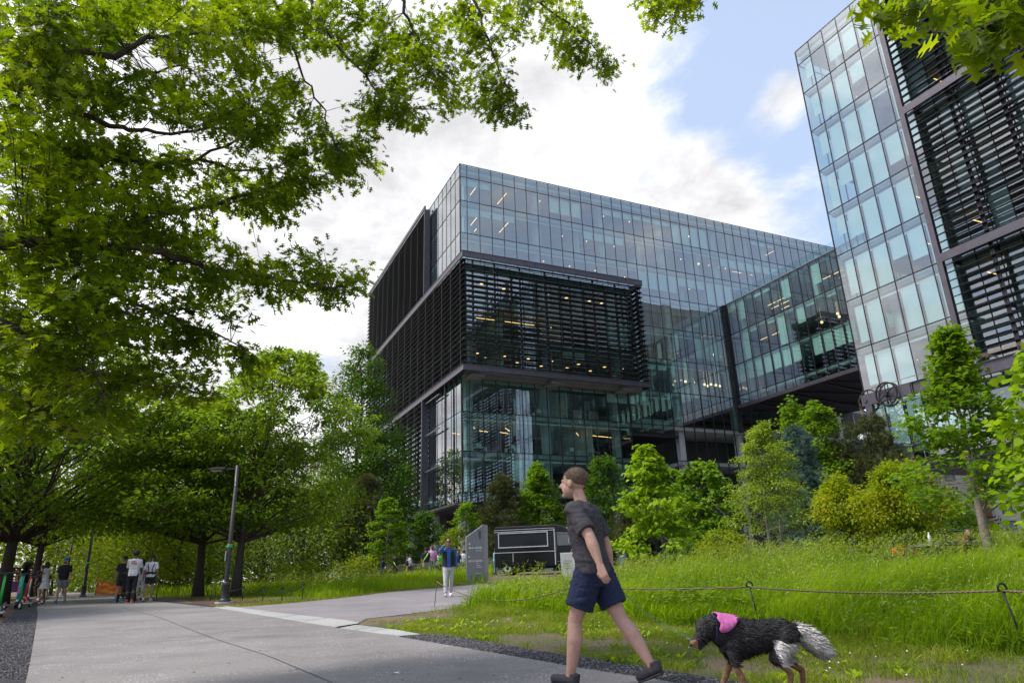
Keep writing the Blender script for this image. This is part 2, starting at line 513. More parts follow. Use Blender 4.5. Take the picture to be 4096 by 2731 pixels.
puff = MA('ADD', MA('MULTIPLY', lobe(1590, 440, 420), .85), MA('ADD', MA('MULTIPLY', lobe(1805, 215, 700), 1.05), MA('ADD', MA('MULTIPLY', lobe(1360, 60, 42), 1.0), MA('MULTIPLY', lobe(1740, 520, 170), .55))))
frontal = MA('MULTIPLY', MA('MAXIMUM', MA('SUBTRACT', sep.outputs[1], MA('MULTIPLY', sep.outputs[0], .35)), 0.0), .34)
back = MA('MULTIPLY', MA('MAXIMUM', MA('MULTIPLY', sep.outputs[1], -1.0), 0.0), .05)
cov = MA('ADD', MA('ADD', MA('SUBTRACT', MA('ADD', n1, frontal), back), MA('MULTIPLY', hole, -.80)), MA('MULTIPLY', puff, .42))
mr = nt.nodes.new('ShaderNodeMapRange'); mr.interpolation_type = 'SMOOTHSTEP'
nt.links.new(cov, mr.inputs[0]); mr.inputs[1].default_value = .44; mr.inputs[2].default_value = .70
mask = mr.outputs[0]
n2 = wn(2.6, 10, .62, .3)
shade = nt.nodes.new('ShaderNodeMapRange'); nt.links.new(n2, shade.inputs[0]); shade.inputs[1].default_value = .38; shade.inputs[2].default_value = .60
shade.inputs[3].default_value = 3.5; shade.inputs[4].default_value = 5.8
sdv = Vector((math.sin(rad(SUN_AZ))*math.cos(rad(SUN_EL)), math.cos(rad(SUN_AZ))*math.cos(rad(SUN_EL)), math.sin(rad(SUN_EL))))
vd = nt.nodes.new('ShaderNodeVectorMath'); vd.operation = 'DOT_PRODUCT'; nt.links.new(tc.outputs['Generated'], vd.inputs[0]); vd.inputs[1].default_value = sdv
glow = MA('ADD', MA('MULTIPLY', MA('POWER', MA('MAXIMUM', vd.outputs['Value'], 0.0), 3.0), .8), 1.0)      # clouds near the sun are brighter
cc = nt.nodes.new('ShaderNodeCombineColor')
for i, k in enumerate((.985, .985, 1.01)):
    nt.links.new(MA('MULTIPLY', MA('MULTIPLY', shade.outputs[0], glow), k), cc.inputs[i])
skb = nt.nodes.new('ShaderNodeMixRGB'); skb.inputs[0].default_value = .6
nt.links.new(sky.outputs[0], skb.inputs[1]); skb.inputs[2].default_value = (3.7, 4.4, 5.7, 1)     # thin high veil that pales the blue
mixc = nt.nodes.new('ShaderNodeMixRGB'); nt.links.new(mask, mixc.inputs[0]); nt.links.new(skb.outputs[0], mixc.inputs[1]); nt.links.new(cc.outputs[0], mixc.inputs[2])
nt.links.new(mixc.outputs[0], bg.inputs[0]); nt.links.new(bg.outputs[0], out.inputs[0])

sun_d = bpy.data.lights.new('sun', 'SUN'); sun_d.energy = 2.7; sun_d.angle = rad(14); sun_d.color = (1, .95, .88)
sun = bpy.data.objects.new('sun', sun_d); COL.objects.link(sun)
sd = Vector((math.sin(rad(SUN_AZ))*math.cos(rad(SUN_EL)), math.cos(rad(SUN_AZ))*math.cos(rad(SUN_EL)), math.sin(rad(SUN_EL))))
sun.rotation_euler = sd.to_track_quat('Z', 'Y').to_euler(); sun.location = (0, 0, 60)

scene.view_settings.view_transform = 'Standard'; scene.view_settings.look = 'None'
scene.view_settings.exposure = 0.70; scene.view_settings.gamma = 1.0
scene.render.engine = 'CYCLES'
cy_ = scene.cycles
cy_.max_bounces = 8; cy_.diffuse_bounces = 3; cy_.glossy_bounces = 4; cy_.transmission_bounces = 4; cy_.transparent_max_bounces = 12
cy_.caustics_reflective = False; cy_.caustics_refractive = False; cy_.sample_clamp_indirect = 6
# ------------------------------------------------------------------ ground
def axis(segs):
    out_ = []
    for a, b, st in segs:
        k = max(1, int(round((b - a) / st)))
        out_ += [a + (b - a) * i / k for i in range(k)]
    return out_ + [segs[-1][1]]
gx = axis([(-900, -200, 100), (-200, -60, 20), (-60, -24, 3), (-24, 26, .5), (26, 60, 3), (60, 200, 20), (200, 900, 100)])
gy = axis([(-700, -60, 80), (-60, -4, 8), (-4, 50, .5), (50, 110, 5), (110, 300, 30), (300, 1500, 150)])
nx, ny = len(gx), len(gy)
Vg = np.array([(x, y, gz(x, y)) for y in gy for x in gx])
idx = np.arange(nx * ny).reshape(ny, nx)
q = np.stack([idx[:-1, :-1], idx[:-1, 1:], idx[1:, 1:], idx[1:, :-1]], -1).reshape(-1, 4)
ground = np_mesh('ground', Vg, q.ravel(), np.arange(len(q)) * 4, np.full(len(q), 4), MT['ground'], smooth=True)
tag(ground, kind='structure')

def resample(pts, n):
    pts = [Vector((p[0], p[1])) for p in pts]
    L = [0]
    for a, b in zip(pts, pts[1:]): L.append(L[-1] + (b - a).length)
    out_ = []
    for i in range(n):
        s = L[-1] * i / (n - 1)
        for k in range(len(pts) - 1):
            if s <= L[k+1] + 1e-9:
                t = (s - L[k]) / max(1e-9, L[k+1] - L[k]); out_.append(pts[k].lerp(pts[k+1], t)); break
        else: out_.append(pts[-1])
    return out_

def ribbon(name, left, right, mat, n=60, m=10, lift=.012, skirt=.06, kind='structure'):
    A = resample(left, n); B = resample(right, n)
    mb = MB()
    for i in range(n):
        for j in range(m + 1):
            p = A[i].lerp(B[i], j / m); mb.v.append((p.x, p.y, gz(p.x, p.y) + lift))
    for i in range(n - 1):
        for j in range(m):
            a = i*(m+1)+j; mb.f.append((a, a+1, a+m+2, a+m+1)); mb.m.append(0)
    if skirt:
        for j0 in (0, m):
            for i in range(n - 1):
                a = mb.v[i*(m+1)+j0]; b = mb.v[(i+1)*(m+1)+j0]
                mb.quad(a, b, (b[0], b[1], b[2]-skirt), (a[0], a[1], a[2]-skirt))
    o = mb.build(name, mat)
    if kind: tag(o, kind=kind)
    return o
Lft = [gat(40, 1640), gat(59, 1568), gat(70, 1516), gat(80, 1455), gat(87, 1407), gat(85, 1393), Vector((-26.5, 41, 0)), Vector((-47, 74, 0)), Vector((-75, 110, 0))]
Rgt = [gat(1900, 1640), gat(1540, 1568), gat(1320, 1534), gat(1252, 1522), gat(917, 1463.5), gat(748, 1439), gat(639, 1420.5), gat(489, 1395.5), gat(400, 1386), gat(342, 1379), gat(273, 1366.5), Vector((-36.5, 61.5, 0)), Vector((-70, 112, 0))]
def along(pts):   # rows at matching distance
    return pts
path = ribbon('path', [(-4.2, 2.0)] + [p.xy for p in Lft], [(3.2, 2.0)] + [p.xy for p in Rgt[1:]], MT['path'], 150, 12, .016)
bnear = [gat(645, 1409), gat(823, 1431), gat(842, 1421), gat(981, 1405), gat(1069, 1393), Vector((-0.6, 30, 0)), Vector((1.5, 38, 0))]
bfar = [gat(523, 1395), gat(560, 1394), gat(650, 1387), gat(803, 1372), gat(893, 1360), gat(1060, 1345.5), gat(1112, 1341)]
side = ribbon('side_path', [p.xy for p in bfar], [p.xy for p in bnear[1:6]], MT['branch'], 50, 10, .010)
band = ribbon('paver_band', [p.xy for p in (gat(489, 1395.5), gat(639, 1420.5), gat(748, 1439), gat(770, 1442))],
              [p.xy for p in (gat(523, 1393), gat(649, 1409.5), gat(803, 1427), gat(826, 1433))], MT['paver'], 20, 4, .022)
band2 = ribbon('paver_band', [p.xy for p in (gat(780, 1444), gat(868, 1457), gat(917, 1463))],
              [p.xy for p in (gat(818, 1437), gat(915, 1449), gat(967, 1459))], MT['paver'], 12, 4, .022)
# joints
def line(name, pts, wdt, mat, lift, n=60):
    A = resample(pts, n); L_ = []; R_ = []
    for i, p in enumerate(A):
        d = (A[min(n-1, i+1)] - A[max(0, i-1)]).normalized(); nn = Vector((-d.y, d.x))
        L_.append(p + nn * wdt / 2); R_.append(p - nn * wdt / 2)
    return ribbon(name, L_, R_, mat, n, 1, lift, 0)
jm = surf('joint_dark', (.05, .046, .05), (.08, .075, .08), 20, .9)
line('path_joint', [gat(*c).xy for c in ((273, 1394), (359, 1417), (489, 1468), (615, 1509), (752, 1568), (900, 1640))], .011, jm, .021)
line('path_joint', [gat(*c).xy for c in ((75, 1490), (230, 1483), (375, 1475), (470, 1470))], .014, jm, .021)
line('path_joint', [gat(*c).xy for c in ((530, 1467), (650, 1462), (800, 1452))], .014, jm, .021)
line('path_joint', [gat(*c).xy for c in ((150, 1408), (330, 1410), (520, 1400))], .013, jm, .021)
for a_, b_ in (((560, 1399), (590, 1395.5)), ((600, 1408), (640, 1402)), ((655, 1417), (700, 1411)), ((700, 1428), (752, 1421)), ((850, 1452), (890, 1446)), ((815, 1449), (855, 1443))):
    line('paver_joint', [gat(*a_).xy, gat(*b_).xy], .02, jm, .027, 6)
grav = ribbon('gravel_strip', [gat(*c).xy for c in ((917, 1463.5), (1252, 1522), (1320, 1534), (1540, 1569), (1800, 1620))],
              [gat(*c).xy for c in ((967, 1459), (1015, 1460), (1113, 1475), (1254, 1501), (1400, 1523), (1640, 1562), (1950, 1612))], MT['gravel'], 50, 6, .010)
lgrav = ribbon('gravel_strip', [gat(*c).xy for c in ((-250, 1640), (-120, 1540), (-40, 1470), (20, 1420), (44, 1392))] + [(-26.0, 37.5), (-31, 45)],
              [p.xy - Vector((.02, 0)) for p in Lft[:6]] + [(-25.9, 40), (-33, 52)], MT['gravel'], 60, 6, .009)
mul = ribbon('mulch_bed', [(-16, 3), (-22, 12), (-34, 26), (-44, 44)], [gat(*c).xy for c in ((-250, 1640), (-120, 1540), (-40, 1470), (20, 1420), (44, 1392))] + [(-26.0, 37.5), (-31, 45)], MT['mulch'], 50, 10, .007)
rg = ribbon('gravel_strip', [gat(*c).xy for c in ((340, 1378.6), (400, 1386), (489, 1395.5), (523, 1395))], [gat(*c).xy for c in ((352, 1377.5), (420, 1384), (500, 1391), (523, 1393))], MT['gravel'], 20, 3, .009)
rm = ribbon('mulch_bed', [gat(*c).xy for c in ((440, 1385), (480, 1388), (560, 1388), (600, 1384))], [gat(*c).xy for c in ((430, 1377), (480, 1374), (560, 1376), (600, 1380))], MT['mulch'], 16, 6, .006)
# plaza under and in front of the building
pz = MB()
for (x0, x1, y0, y1) in ((-30, 80, 47, 130),):
    k = 20
    for i in range(k):
        for j in range(k):
            xa, xb = x0+(x1-x0)*i/k, x0+(x1-x0)*(i+1)/k; ya, yb = y0+(y1-y0)*j/k, y0+(y1-y0)*(j+1)/k
            pz.quad((xa, ya, gz(xa, ya)+.02), (xb, ya, gz(xb, ya)+.02), (xb, yb, gz(xb, yb)+.02), (xa, yb, gz(xa, yb)+.02))
tag(pz.build('plaza_paving', MT['branch']), kind='structure')

# ------------------------------------------------------------------ grass
rng = np.random.default_rng(11)
def inpoly(x, y, P):
    c = False; j = len(P) - 1
    for i in range(len(P)):
        if (P[i][1] > y) != (P[j][1] > y) and x < (P[j][0]-P[i][0])*(y-P[i][1])/(P[j][1]-P[i][1]) + P[i][0]: c = not c
        j = i
    return c
SIDE = None
def in_view(p, mx=1.12):
    if SIDE is not None and inpoly(p[0], p[1], SIDE): return False
    d = Vector(p) - CAM; z = d.dot(fw)
    if z < .5: return False
    sx = d.dot(rt)/z*FPX/2048; sy = d.dot(upv)/z*FPX/1365.5
    return abs(sx) < mx and abs(sy) < 1.15

def blades(name, P, H, Wd, mat, lean=.35, droop=.5, seg=4, rnd=None, seed=3):
    r = np.random.default_rng(seed); Nn = len(P)
    P = np.array(P); ang = r.random(Nn) * 2 * PI
    face = r.random(Nn) * 2 * PI
    ld = np.stack([np.cos(ang), np.sin(ang), np.zeros(Nn)], 1) * (np.abs(r.normal(0, 1, Nn)) * lean * H)[:, None] + np.array([.04, 0, 0]) * (H[:, None])
    sd_ = np.stack([np.cos(face), np.sin(face), np.zeros(Nn)], 1)
    rows = []
    for k in range(seg + 1):
        t = k / seg
        c = P + ld * (t ** 2)[..., None] if False else P + ld * t ** 2
        c = c.copy(); c[:, 2] += H * (t - droop * .45 * t ** 3)
        ww = (Wd * (1 - t) ** .6 * (.6 + .8 * min(1, t * 3)) * .5 + 5e-4)[:, None]
        rows.append(c - sd_ * ww); rows.append(c + sd_ * ww)
    V = np.stack(rows, 1).reshape(-1, 3)
    base = (np.arange(Nn) * (2 * (seg + 1)))[:, None]
    fq = np.array([[2*k, 2*k+1, 2*k+3, 2*k+2] for k in range(seg)]).ravel()
    loops = (base + fq[None, :]).ravel(); nf = Nn * seg
    if rnd is None: rnd = r.random(Nn)
    return np_mesh(name, V, loops, np.arange(nf) * 4, np.full(nf, 4), mat, None, True, np.repeat(rnd, 2 * (seg + 1)))

def seeds(name, P, H, S, mat, seed=5):
    """stalks with loose drooping panicles"""
    r = np.random.default_rng(seed); PP = []; DD = []; SS = []
    stalks = MB()
    for p, h, s in zip(P, H, S):
        a = r.random() * 2 * PI; l = .12 + .22 * r.random()
        d = Vector((math.cos(a) + .5, math.sin(a), 0)) * l * h
        pts = [Vector(p), Vector(p) + d*.25 + Vector((0, 0, h*.5)), Vector(p) + d*.7 + Vector((0, 0, h*.85)), Vector(p) + d*1.3 + Vector((0, 0, h))]
        stalks.tube(pts, [.0022*s, .002*s, .0016*s, .001*s], 3, False)
        for k in range(9):
            t = .55 + .45 * k / 8
            c = pts[1].lerp(pts[2], (t-.5)/.25) if t < .75 else pts[2].lerp(pts[3], (t-.75)/.25)
            PP.append(tuple(c)); dd = d.normalized()*.6 + Vector((r.normal()*.7, r.normal()*.7, .4 + r.normal()*.35))
            DD.append(tuple(dd)); SS.append(s * (.055 + .05 * r.random()) * (1.3 - t*.7))
    PP = np.array(PP); DD = np.array(DD); SS = np.array(SS)
    B = bases(DD, np.tile([[0, 0, 1.0]], (len(PP), 1)) + r.normal(0, .4, (len(PP), 3)))
    tv = [(0, 0, 0), (.10, .3, .02), (.05, 1, -.05), (-.10, .5, .02)]
    o = stamp(name, PP, B, SS, tv, [(0, 1, 2, 3)], mat, rnd=r.random(len(PP)))
    o2 = stalks.build(name, mat, fix=False)
    return o, o2

# dark tufts / patches through a cheap value noise
def nz(x, y, s): return mnoise.noise(Vector((x*s, y*s, 1.3)))
def scatter(n, x0, x1, y0, y1, test):
    out_ = []
    X = rng.uniform(x0, x1, n); Y = rng.uniform(y0, y1, n)
    for x, y in zip(X, Y):
        if test(x, y): out_.append((x, y))
    return out_
bn_xy = [p.xy for p in bnear]; bf_xy = [p.xy for p in bfar]
def bx_at(y, pts):                 # x of a side path edge at a given y
    for a, b in zip(pts, pts[1:]):
        if (a[1]-y)*(b[1]-y) <= 0 and abs(b[1]-a[1]) > 1e-6:
            return a[0] + (b[0]-a[0])*(y-a[1])/(b[1]-a[1])
    return None
SIDE = [(p.x, p.y) for p in bf_xy] + [(p.x, p.y) for p in reversed(bn_xy[1:6])]
def right_of_branch(x, y):
    if y > 38: return False
    b = bx_at(y, bn_xy[2:])
    return b is None or x > b + .12
def tallR(x, y):
    return fence_side(x, y) > -.10 + .30*nz(x, y, .9) and x > -1.35 + .30*nz(x, y, 1.1) and right_of_branch(x, y) and in_view((x, y, gz(x, y)+.5)) and not (y > 30 and x < 6)
print('grass')
R1 = scatter(200000, -2, 14, 5, 17, lambda x, y: tallR(x, y) and (math.hypot(x, y) < 15))
R2 = scatter(160000, -2, 27, 10, 31, lambda x, y: tallR(x, y) and math.hypot(x, y) >= 15 and rng.random() < (15/math.hypot(x, y))**1.4)
def mk(pts, hb, wb, name, label, seed, kcov=1.0):
    P = np.array([(x, y, gz(x, y) - .01) for x, y in pts]); r = np.random.default_rng(seed)
    dist = np.hypot(P[:, 0], P[:, 1])
    patch = np.array([nz(x, y, .55) for x, y in pts])
    edge = np.array([min(1, max(.40, .66 + .36*fence_side(x, y))) if x > -3 and y < 26 else 1 for x, y in pts])
    low = np.array([.30 + .70*sm(.07, .17, math.atan2(x, y)) if y > 18 else 1 for x, y in pts])
    H = hb * (.40 + .85 * r.random(len(P))) * (1 + .9 * patch) * edge * low
    W = wb * (.6 + .8 * r.random(len(P))) * np.maximum(1, dist / 13)
    o = blades(name, P, H, W, MT['tall'], .40, .55, 4, np.clip(.5*r.random(len(P)) + .5*(patch + .5), 0, 1), seed)
    return tag(o, kind='stuff')
mk(R1, .68, .0125, 'tall_grass', '', 1); mk(R2, .68, .0115, 'tall_grass', '', 2)
ss = [q for q in (R1[::52] + R2[::17])]
so, so2 = seeds('grass_seed_heads', [g3(x, y) for x, y in ss], [(.70 + .36*rng.random()) * (.6 + .4*min(1, max(0, fence_side(x, y)/1.2))) * (.35 + .65*sm(.07, .17, math.atan2(x, y)) if y > 18 else 1) for x, y in ss], [max(1, math.hypot(x, y)/13) for x, y in ss], MT['seed'])
tag(so, kind='stuff'); tag(so2, kind='stuff'); so2.name = 'grass_stalks'
# broad leaves and dock mixed through the tall grass
wb = R1[::34] + R2[::60]; PP = []; DD = []; SS = []
for x, y in wb:
    hh = (.12 + .42*rng.random())*min(1, max(.4, fence_side(x, y)*.6 + .4)); s_ = max(1, math.hypot(x, y)/13)
    for k in range(4):
        a = rng.random()*2*PI; PP.append((x + .04*math.cos(a), y + .04*math.sin(a), gz(x, y) + hh*(.5+.5*rng.random()))); DD.append((math.cos(a), math.sin(a), .1 + .5*rng.random())); SS.append((.07 + .09*rng.random())*s_)
B = bases(np.array(DD), np.array([[0, 0, 1.0]]) + rng.normal(0, .3, (len(PP), 3)))
tag(stamp('broadleaf_weeds', np.array(PP), B, np.array(SS), [(0, 0, 0), (.16, .35, .03), (.12, .75, 0), (0, 1, -.12), (-.12, .75, 0), (-.16, .35, .03)], [(0, 1, 2, 3, 4, 5)], MT['tall'], rnd=rng.random(len(PP))*.7), kind='stuff')
# left meadow beyond the side path
def tallL(x, y):
    b = bx_at(y, bf_xy)
    if y > 52 or y < 20: return False
    if b is not None and x > b - .5: return False
    if b is None and y > 30 and x > -1.5 - .0*y: return False
    # keep clear of the strip of mown lawn beside the path
    e = -8.6 - (y - 24) * .72
    return x > e + 2.5 and in_view((x, y, gz(x, y)+.5))
L1 = scatter(150000, -40, 1, 20, 52, lambda x, y: tallL(x, y) and rng.random() < min(1, (30/math.hypot(x, y))**1.6))
P = np.array([(x, y, gz(x, y)-.01) for x, y in L1]); r_ = np.random.default_rng(4)
patch = np.array([nz(x, y, .35) for x, y in L1])
def edgeL(x, y):
    b = bx_at(y, bf_xy); e = -8.6 - (y-24)*.72 + 2.5
    k = (x - e) / 1.5
    if b is not None: k = min(k, (b - .5 - x) / 1.3)
    return min(1, max(.25, k))
eL = np.array([edgeL(x, y) for x, y in L1])
tag(blades('tall_grass', P, .62*(.55+.6*r_.random(len(P)))*(1+.5*patch)*(.45+.55*eL), .021*(.6+.8*r_.random(len(P))), MT['tall'], .28, .5, 3, np.clip(.45*r_.random(len(P))+.5*(patch+.5)+.1, 0, 1), 8), kind='stuff')
sl = L1[::55]
a_, b_ = seeds('grass_seed_heads', [g3(x, y) for x, y in sl], [.68+.3*rng.random() for _ in sl], [2.2]*len(sl), MT['seed'], 9)
tag(a_, kind='stuff'); tag(b_, kind='stuff'); b_.name = 'grass_stalks'
# strip of meadow along the far side of the long path
def farR(x, y):
    e = -16.5 - (y-30)*.66
    return x > e + 2.2 and x < e + 12 and in_view((x, y, gz(x, y)))
FR = scatter(40000, -70, -10, 34, 100, farR)
P = np.array([(x, y, gz(x, y)-.01) for x, y in FR]); r_ = np.random.default_rng(14)
if len(P): tag(blades('tall_grass', P, .6*(.6+.6*r_.random(len(P))), .05*(.6+.8*r_.random(len(P))), MT['tall'], .28, .5, 2, None, 18), kind='stuff')
# short lawn: weeds between gravel and rope, verge strips
gr_xy = [gat(*c).xy for c in ((967, 1459), (1015, 1460), (1113, 1475), (1254, 1501), (1400, 1523), (1640, 1562), (1950, 1612), (2400, 1660))]
lawnP = [tuple(p) for p in gr_xy] + [(9, 2), (7.5, 6), (5.5, 8.5), (4.2, 11.5), (1.5, 14.6), (-1.0, 20), (-1.6, 21)] + [tuple(gat(*c).xy) for c in ((1069, 1394), (981, 1406), (842, 1423), (830, 1432))]
def bare(x, y): return mnoise.noise(Vector((x*.9, y*.9, 7.7))) + .45*mnoise.noise(Vector((x*2.6, y*2.6, 2.2)))
dirtc = gat(905, 1412)
def lawn(x, y):
    if not inpoly(x, y, lawnP) or not in_view((x, y, gz(x, y))): return False
    d = math.hypot((x-dirtc.x)/2.0, (y-dirtc.y)/2.6)
    f = fence_side(x, y)
    return rng.random() < max(.03, min(1, .68 - bare(x, y)*2.0 + .35*sm(-2.2, 0, f))) * (.12 + .88*sm(.55, 1.15, d))
LW = scatter(320000, -4.5, 9, 4, 21, lawn)
P = np.array([(x, y, gz(x, y)-.005) for x, y in LW]); r_ = np.random.default_rng(5)
fs = np.array([sm(-2.2, .2, fence_side(x, y)) for x, y in LW])
tuft = np.array([max(0, mnoise.noise(Vector((x*1.9, y*1.9, 4.1)))) for x, y in LW])
tag(blades('lawn', P, (.035+.05*r_.random(len(P)))*(1+1.6*fs+2.2*tuft), .007*(.6+.8*r_.random(len(P))), MT['lawn'], .8, .5, 2, np.clip(.55*r_.random(len(P))+.5*tuft+.15, 0, 1), 6), kind='stuff')
def verge(x, y):
    if y < 21 or y > 60: return False
    e = -8.6 - (y-24)*.72 if y < 32 else -14.4 - (y-32)*.66
    b = bx_at(y, bf_xy)
    if b is not None and x > b - .1: return False
    return e - .6 < x < e + 4.5 and in_view((x, y, gz(x, y)))
VG = scatter(120000, -45, 1, 21, 60, verge)
def verge2(x, y):
    b = bx_at(y, bf_xy)
    return b is not None and b - 1.2 < x < b - .06 and y > 20
VG += scatter(60000, -10, 0, 20, 42, verge2)
P = np.array([(x, y, gz(x, y)-.005) for x, y in VG]); r_ = np.random.default_rng(6)
tag(blades('lawn', P, .05+.07*r_.random(len(P)), .016*(.6+.8*r_.random(len(P))), MT['lawn'], .6, .5, 2, None, 7), kind='stuff')
# clover heads, daisies and broad-leaved weeds
cl = [q for q in LW[::260] if fence_side(*q) > -2.6] + [q for q in R1[::900]]
mb = MB()
for x, y in cl:
    z = gz(x, y) + .05 + .05*rng.random()
    s = .007 + .004*rng.random()
    mb.ellipsoid((x, y, z), (s, s, s*.8), 6, 4)
tag(mb.build('clover_flowers', MT['white'], fix=False), kind='stuff')
wd = [q for q in LW[::170]]
PP = []; DD = []; SS = []
for x, y in wd:
    for k in range(7):
        a = rng.random()*2*PI
        PP.append((x+.02*math.cos(a), y+.02*math.sin(a), gz(x, y)+.01)); DD.append((math.cos(a), math.sin(a), .5+.6*rng.random())); SS.append(.05+.07*rng.random())
B = bases(np.array(DD), np.tile([[0, 0, 1.0]], (len(PP), 1)))
tag(stamp('broadleaf_weeds', np.array(PP), B, np.array(SS), [(0, 0, 0), (.2, .35, .03), (.17, .75, 0), (0, 1, -.08), (-.17, .75, 0), (-.2, .35, .03)], [(0, 1, 2, 3, 4, 5)], MT['tall'], rnd=rng.random(len(PP))), kind='stuff')
# loose stones and chips, so that the strips read as gravel and mulch close by
def stones(name, A_, B_, n, s0, s1, mat, lift, seed, far=1.0):
    r = np.random.default_rng(seed); A = resample(A_, 80); Bq = resample(B_, 80); PP = []; SS = []
    while len(PP) < n:
        i = int(r.random()**far*78); f = r.random(); t = r.random(); p = (A[i].lerp(A[i+1], f)).lerp(Bq[i].lerp(Bq[i+1], f), t)
        if p.y < 2.2: 
            if r.random() < .999: n -= 1
            continue
        PP.append((p.x, p.y, gz(p.x, p.y) + lift)); SS.append(s0 + (s1-s0)*r.random()**2)
    PP = np.array(PP); SS = np.array(SS)
    tv = [(-.5, -.35, 0), (.45, -.4, 0), (.55, .3, 0), (-.35, .45, 0), (-.25, -.15, .4), (.3, -.1, .45), (.05, .28, .38)]
    tf = [(0, 1, 5, 4), (1, 2, 5), (2, 6, 5), (2, 3, 6), (3, 4, 6), (3, 0, 4), (4, 5, 6)]
    a = r.random(len(PP))*2*PI; D_ = np.stack([np.cos(a), np.sin(a), r.normal(0, .25, len(PP))], 1)
    tag(stamp(name, PP, bases(D_, np.tile([[0, 0, 1.0]], (len(PP), 1)) + r.normal(0, .2, (len(PP), 3))), SS, tv, tf, mat, rnd=r.random(len(PP))), kind='stuff')
def chipmat(name, a, b, c):
    m, nt, out = nmat(name); p_ = nt.nodes.new('ShaderNodeBsdfPrincipled'); p_.inputs['Roughness'].default_value = .9
    t_ = nt.nodes.new('ShaderNodeAttribute'); t_.attribute_name = 'rnd'; nt.links.new(ramp(nt, t_.outputs['Fac'], [(.1, a), (.6, b), (.97, c)]), p_.inputs['Base Color']); nt.links.new(p_.outputs[0], out.inputs[0]); return m
GM = chipmat('gravel_stone', (.012, .012, .014), (.045, .042, .048), (.16, .15, .16)); MM = chipmat('mulch_chip', (.03, .017, .01), (.09, .05, .03), (.18, .12, .08))
stones('gravel_stones', [gat(*c).xy for c in ((917, 1464.5), (1252, 1523), (1320, 1535), (1540, 1570), (1800, 1620))], [gat(*c).xy for c in ((967, 1459), (1015, 1460), (1113, 1475), (1254, 1501), (1400, 1523), (1640, 1562), (1950, 1612))], 16000, .012, .032, GM, .012, 41)
stones('gravel_stones', [gat(*c).xy for c in ((-120, 1540), (-40, 1470), (20, 1420))], [p.xy for p in Lft[1:5]], 16000, .012, .030, GM, .010, 42)
stones('mulch_chips', [gat(*c).xy for c in ((-240, 1520), (-130, 1450), (-20, 1405))], [gat(*c).xy for c in ((-120, 1540), (-40, 1470), (20, 1420))], 8000, .03, .08, MM, .010, 43)
# litter of dry leaves and twigs on the path
mb = MB()
for k in range(150):
    dx, dy = rng.uniform(80, 1300), 1395 + 175*rng.random()**.8
    p = gat(dx, dy); 
    if not (p.y > 3): continue
    s = .006 + .016*rng.random()**3; a = rng.random()*PI
    c, s_ = math.cos(a)*s, math.sin(a)*s
    z = p.z + .020
    mb.poly([(p.x-c*1.6, p.y-s_*1.6, z), (p.x+s_*.7, p.y-c*.7, z+s*.3), (p.x+c*1.6, p.y+s_*1.6, z+.002), (p.x-s_*.6, p.y+c*.6, z+s*.15)])
tag(mb.build('leaf_litter', surf('dry_leaf', (.05, .03, .018), (.16, .10, .06), 3, .9), fix=False), kind='stuff')
# ------------------------------------------------------------------ the glass office buildings
BA = rad(25.15)                                 # both buildings share one grid, turned by this much
Uv = Vector((math.cos(BA), math.sin(BA), 0)); Vv = Vector((-math.sin(BA), math.cos(BA), 0))
def W(u, v, z): return Uv*u + Vv*v + Vector((0, 0, z))
def bthing(name, u, v, z, label, cat):
    o = empty(name, W(u, v, z), BA, label, cat)
    return o, (u, v, z)
rr_ = random.Random(5)
def pane(quad, M_, parent, base, tilt=.0022, name='glass_pane'):
    # a little out of true, as hung glass is
    c = [Vector(p) for p in quad]
    n = (c[1]-c[0]).cross(c[3]-c[0]).normalized()
    a, b = rr_.gauss(0, tilt), rr_.gauss(0, tilt)
    w_ = (c[1]-c[0]).length; h_ = (c[3]-c[0]).length
    c[0] = c[0] + n*(-a*w_/2 - b*h_/2); c[1] = c[1] + n*(a*w_/2 - b*h_/2); c[2] = c[2] + n*(a*w_/2 + b*h_/2); c[3] = c[3] + n*(-a*w_/2 + b*h_/2)
    return c
def facade(parent, base, panes, mat, cap=100):
    """panes: list of quads in building coordinates; the largest in view become parts of their own"""
    def size(q_):
        P_ = [W(*p) for p in q_]; s = []
        for p in P_:
            d = p - CAM; z = max(.1, d.dot(fw)); s.append((d.dot(rt)/z, d.dot(upv)/z))
        a = 0
        for i in range(4):
            a += s[i][0]*s[(i+1) % 4][1] - s[(i+1) % 4][0]*s[i][1]
        vis = all(abs(x) < .80 and abs(y) < .55 for x, y in s[:1])
        return abs(a) * (1 if vis else .01)
    panes = sorted(panes, key=size, reverse=True)
    for q_ in panes[:cap]:
        mb = MB(); mb.quad(*pane(q_, mat, parent, base)); mb.build('glass_pane', mat, parent, base=base, fix=False)
    if panes[cap:]:
        mb = MB()
        for q_ in panes[cap:]: mb.quad(*pane(q_, mat, parent, base))
        tag(mb.build('glass_pane', mat, parent, base=base, fix=False), kind='stuff')
def grid_v(v, us, zs):          # a wall facing -v
    return [[(a, v, c), (b, v, c), (b, v, d), (a, v, d)] for a, b in zip(us, us[1:]) for c, d in zip(zs, zs[1:])]
def grid_u(u, vs, zs):
    return [[(u, b, c), (u, a, c), (u, a, d), (u, b, d)] for a, b in zip(vs, vs[1:]) for c, d in zip(zs, zs[1:])]
def mull_v(mb, v, us, zs, t=.055, dp=.09, out=.03):
    for u in us: mb.box(u-t/2, u+t/2, v-out, v+dp, zs[0], zs[-1])
    for z in zs: mb.box(us[0], us[-1], v-out-.004, v+dp, z-t/2, z+t/2)
def mull_u(mb, u, vs, zs, t=.055, dp=.09, out=.03):
    for v in vs: mb.box(u-out, u+dp, v-t/2, v+t/2, zs[0], zs[-1])
    for z in zs: mb.box(u-out-.004, u+dp, vs[0], vs[-1], z-t/2, z+t/2)
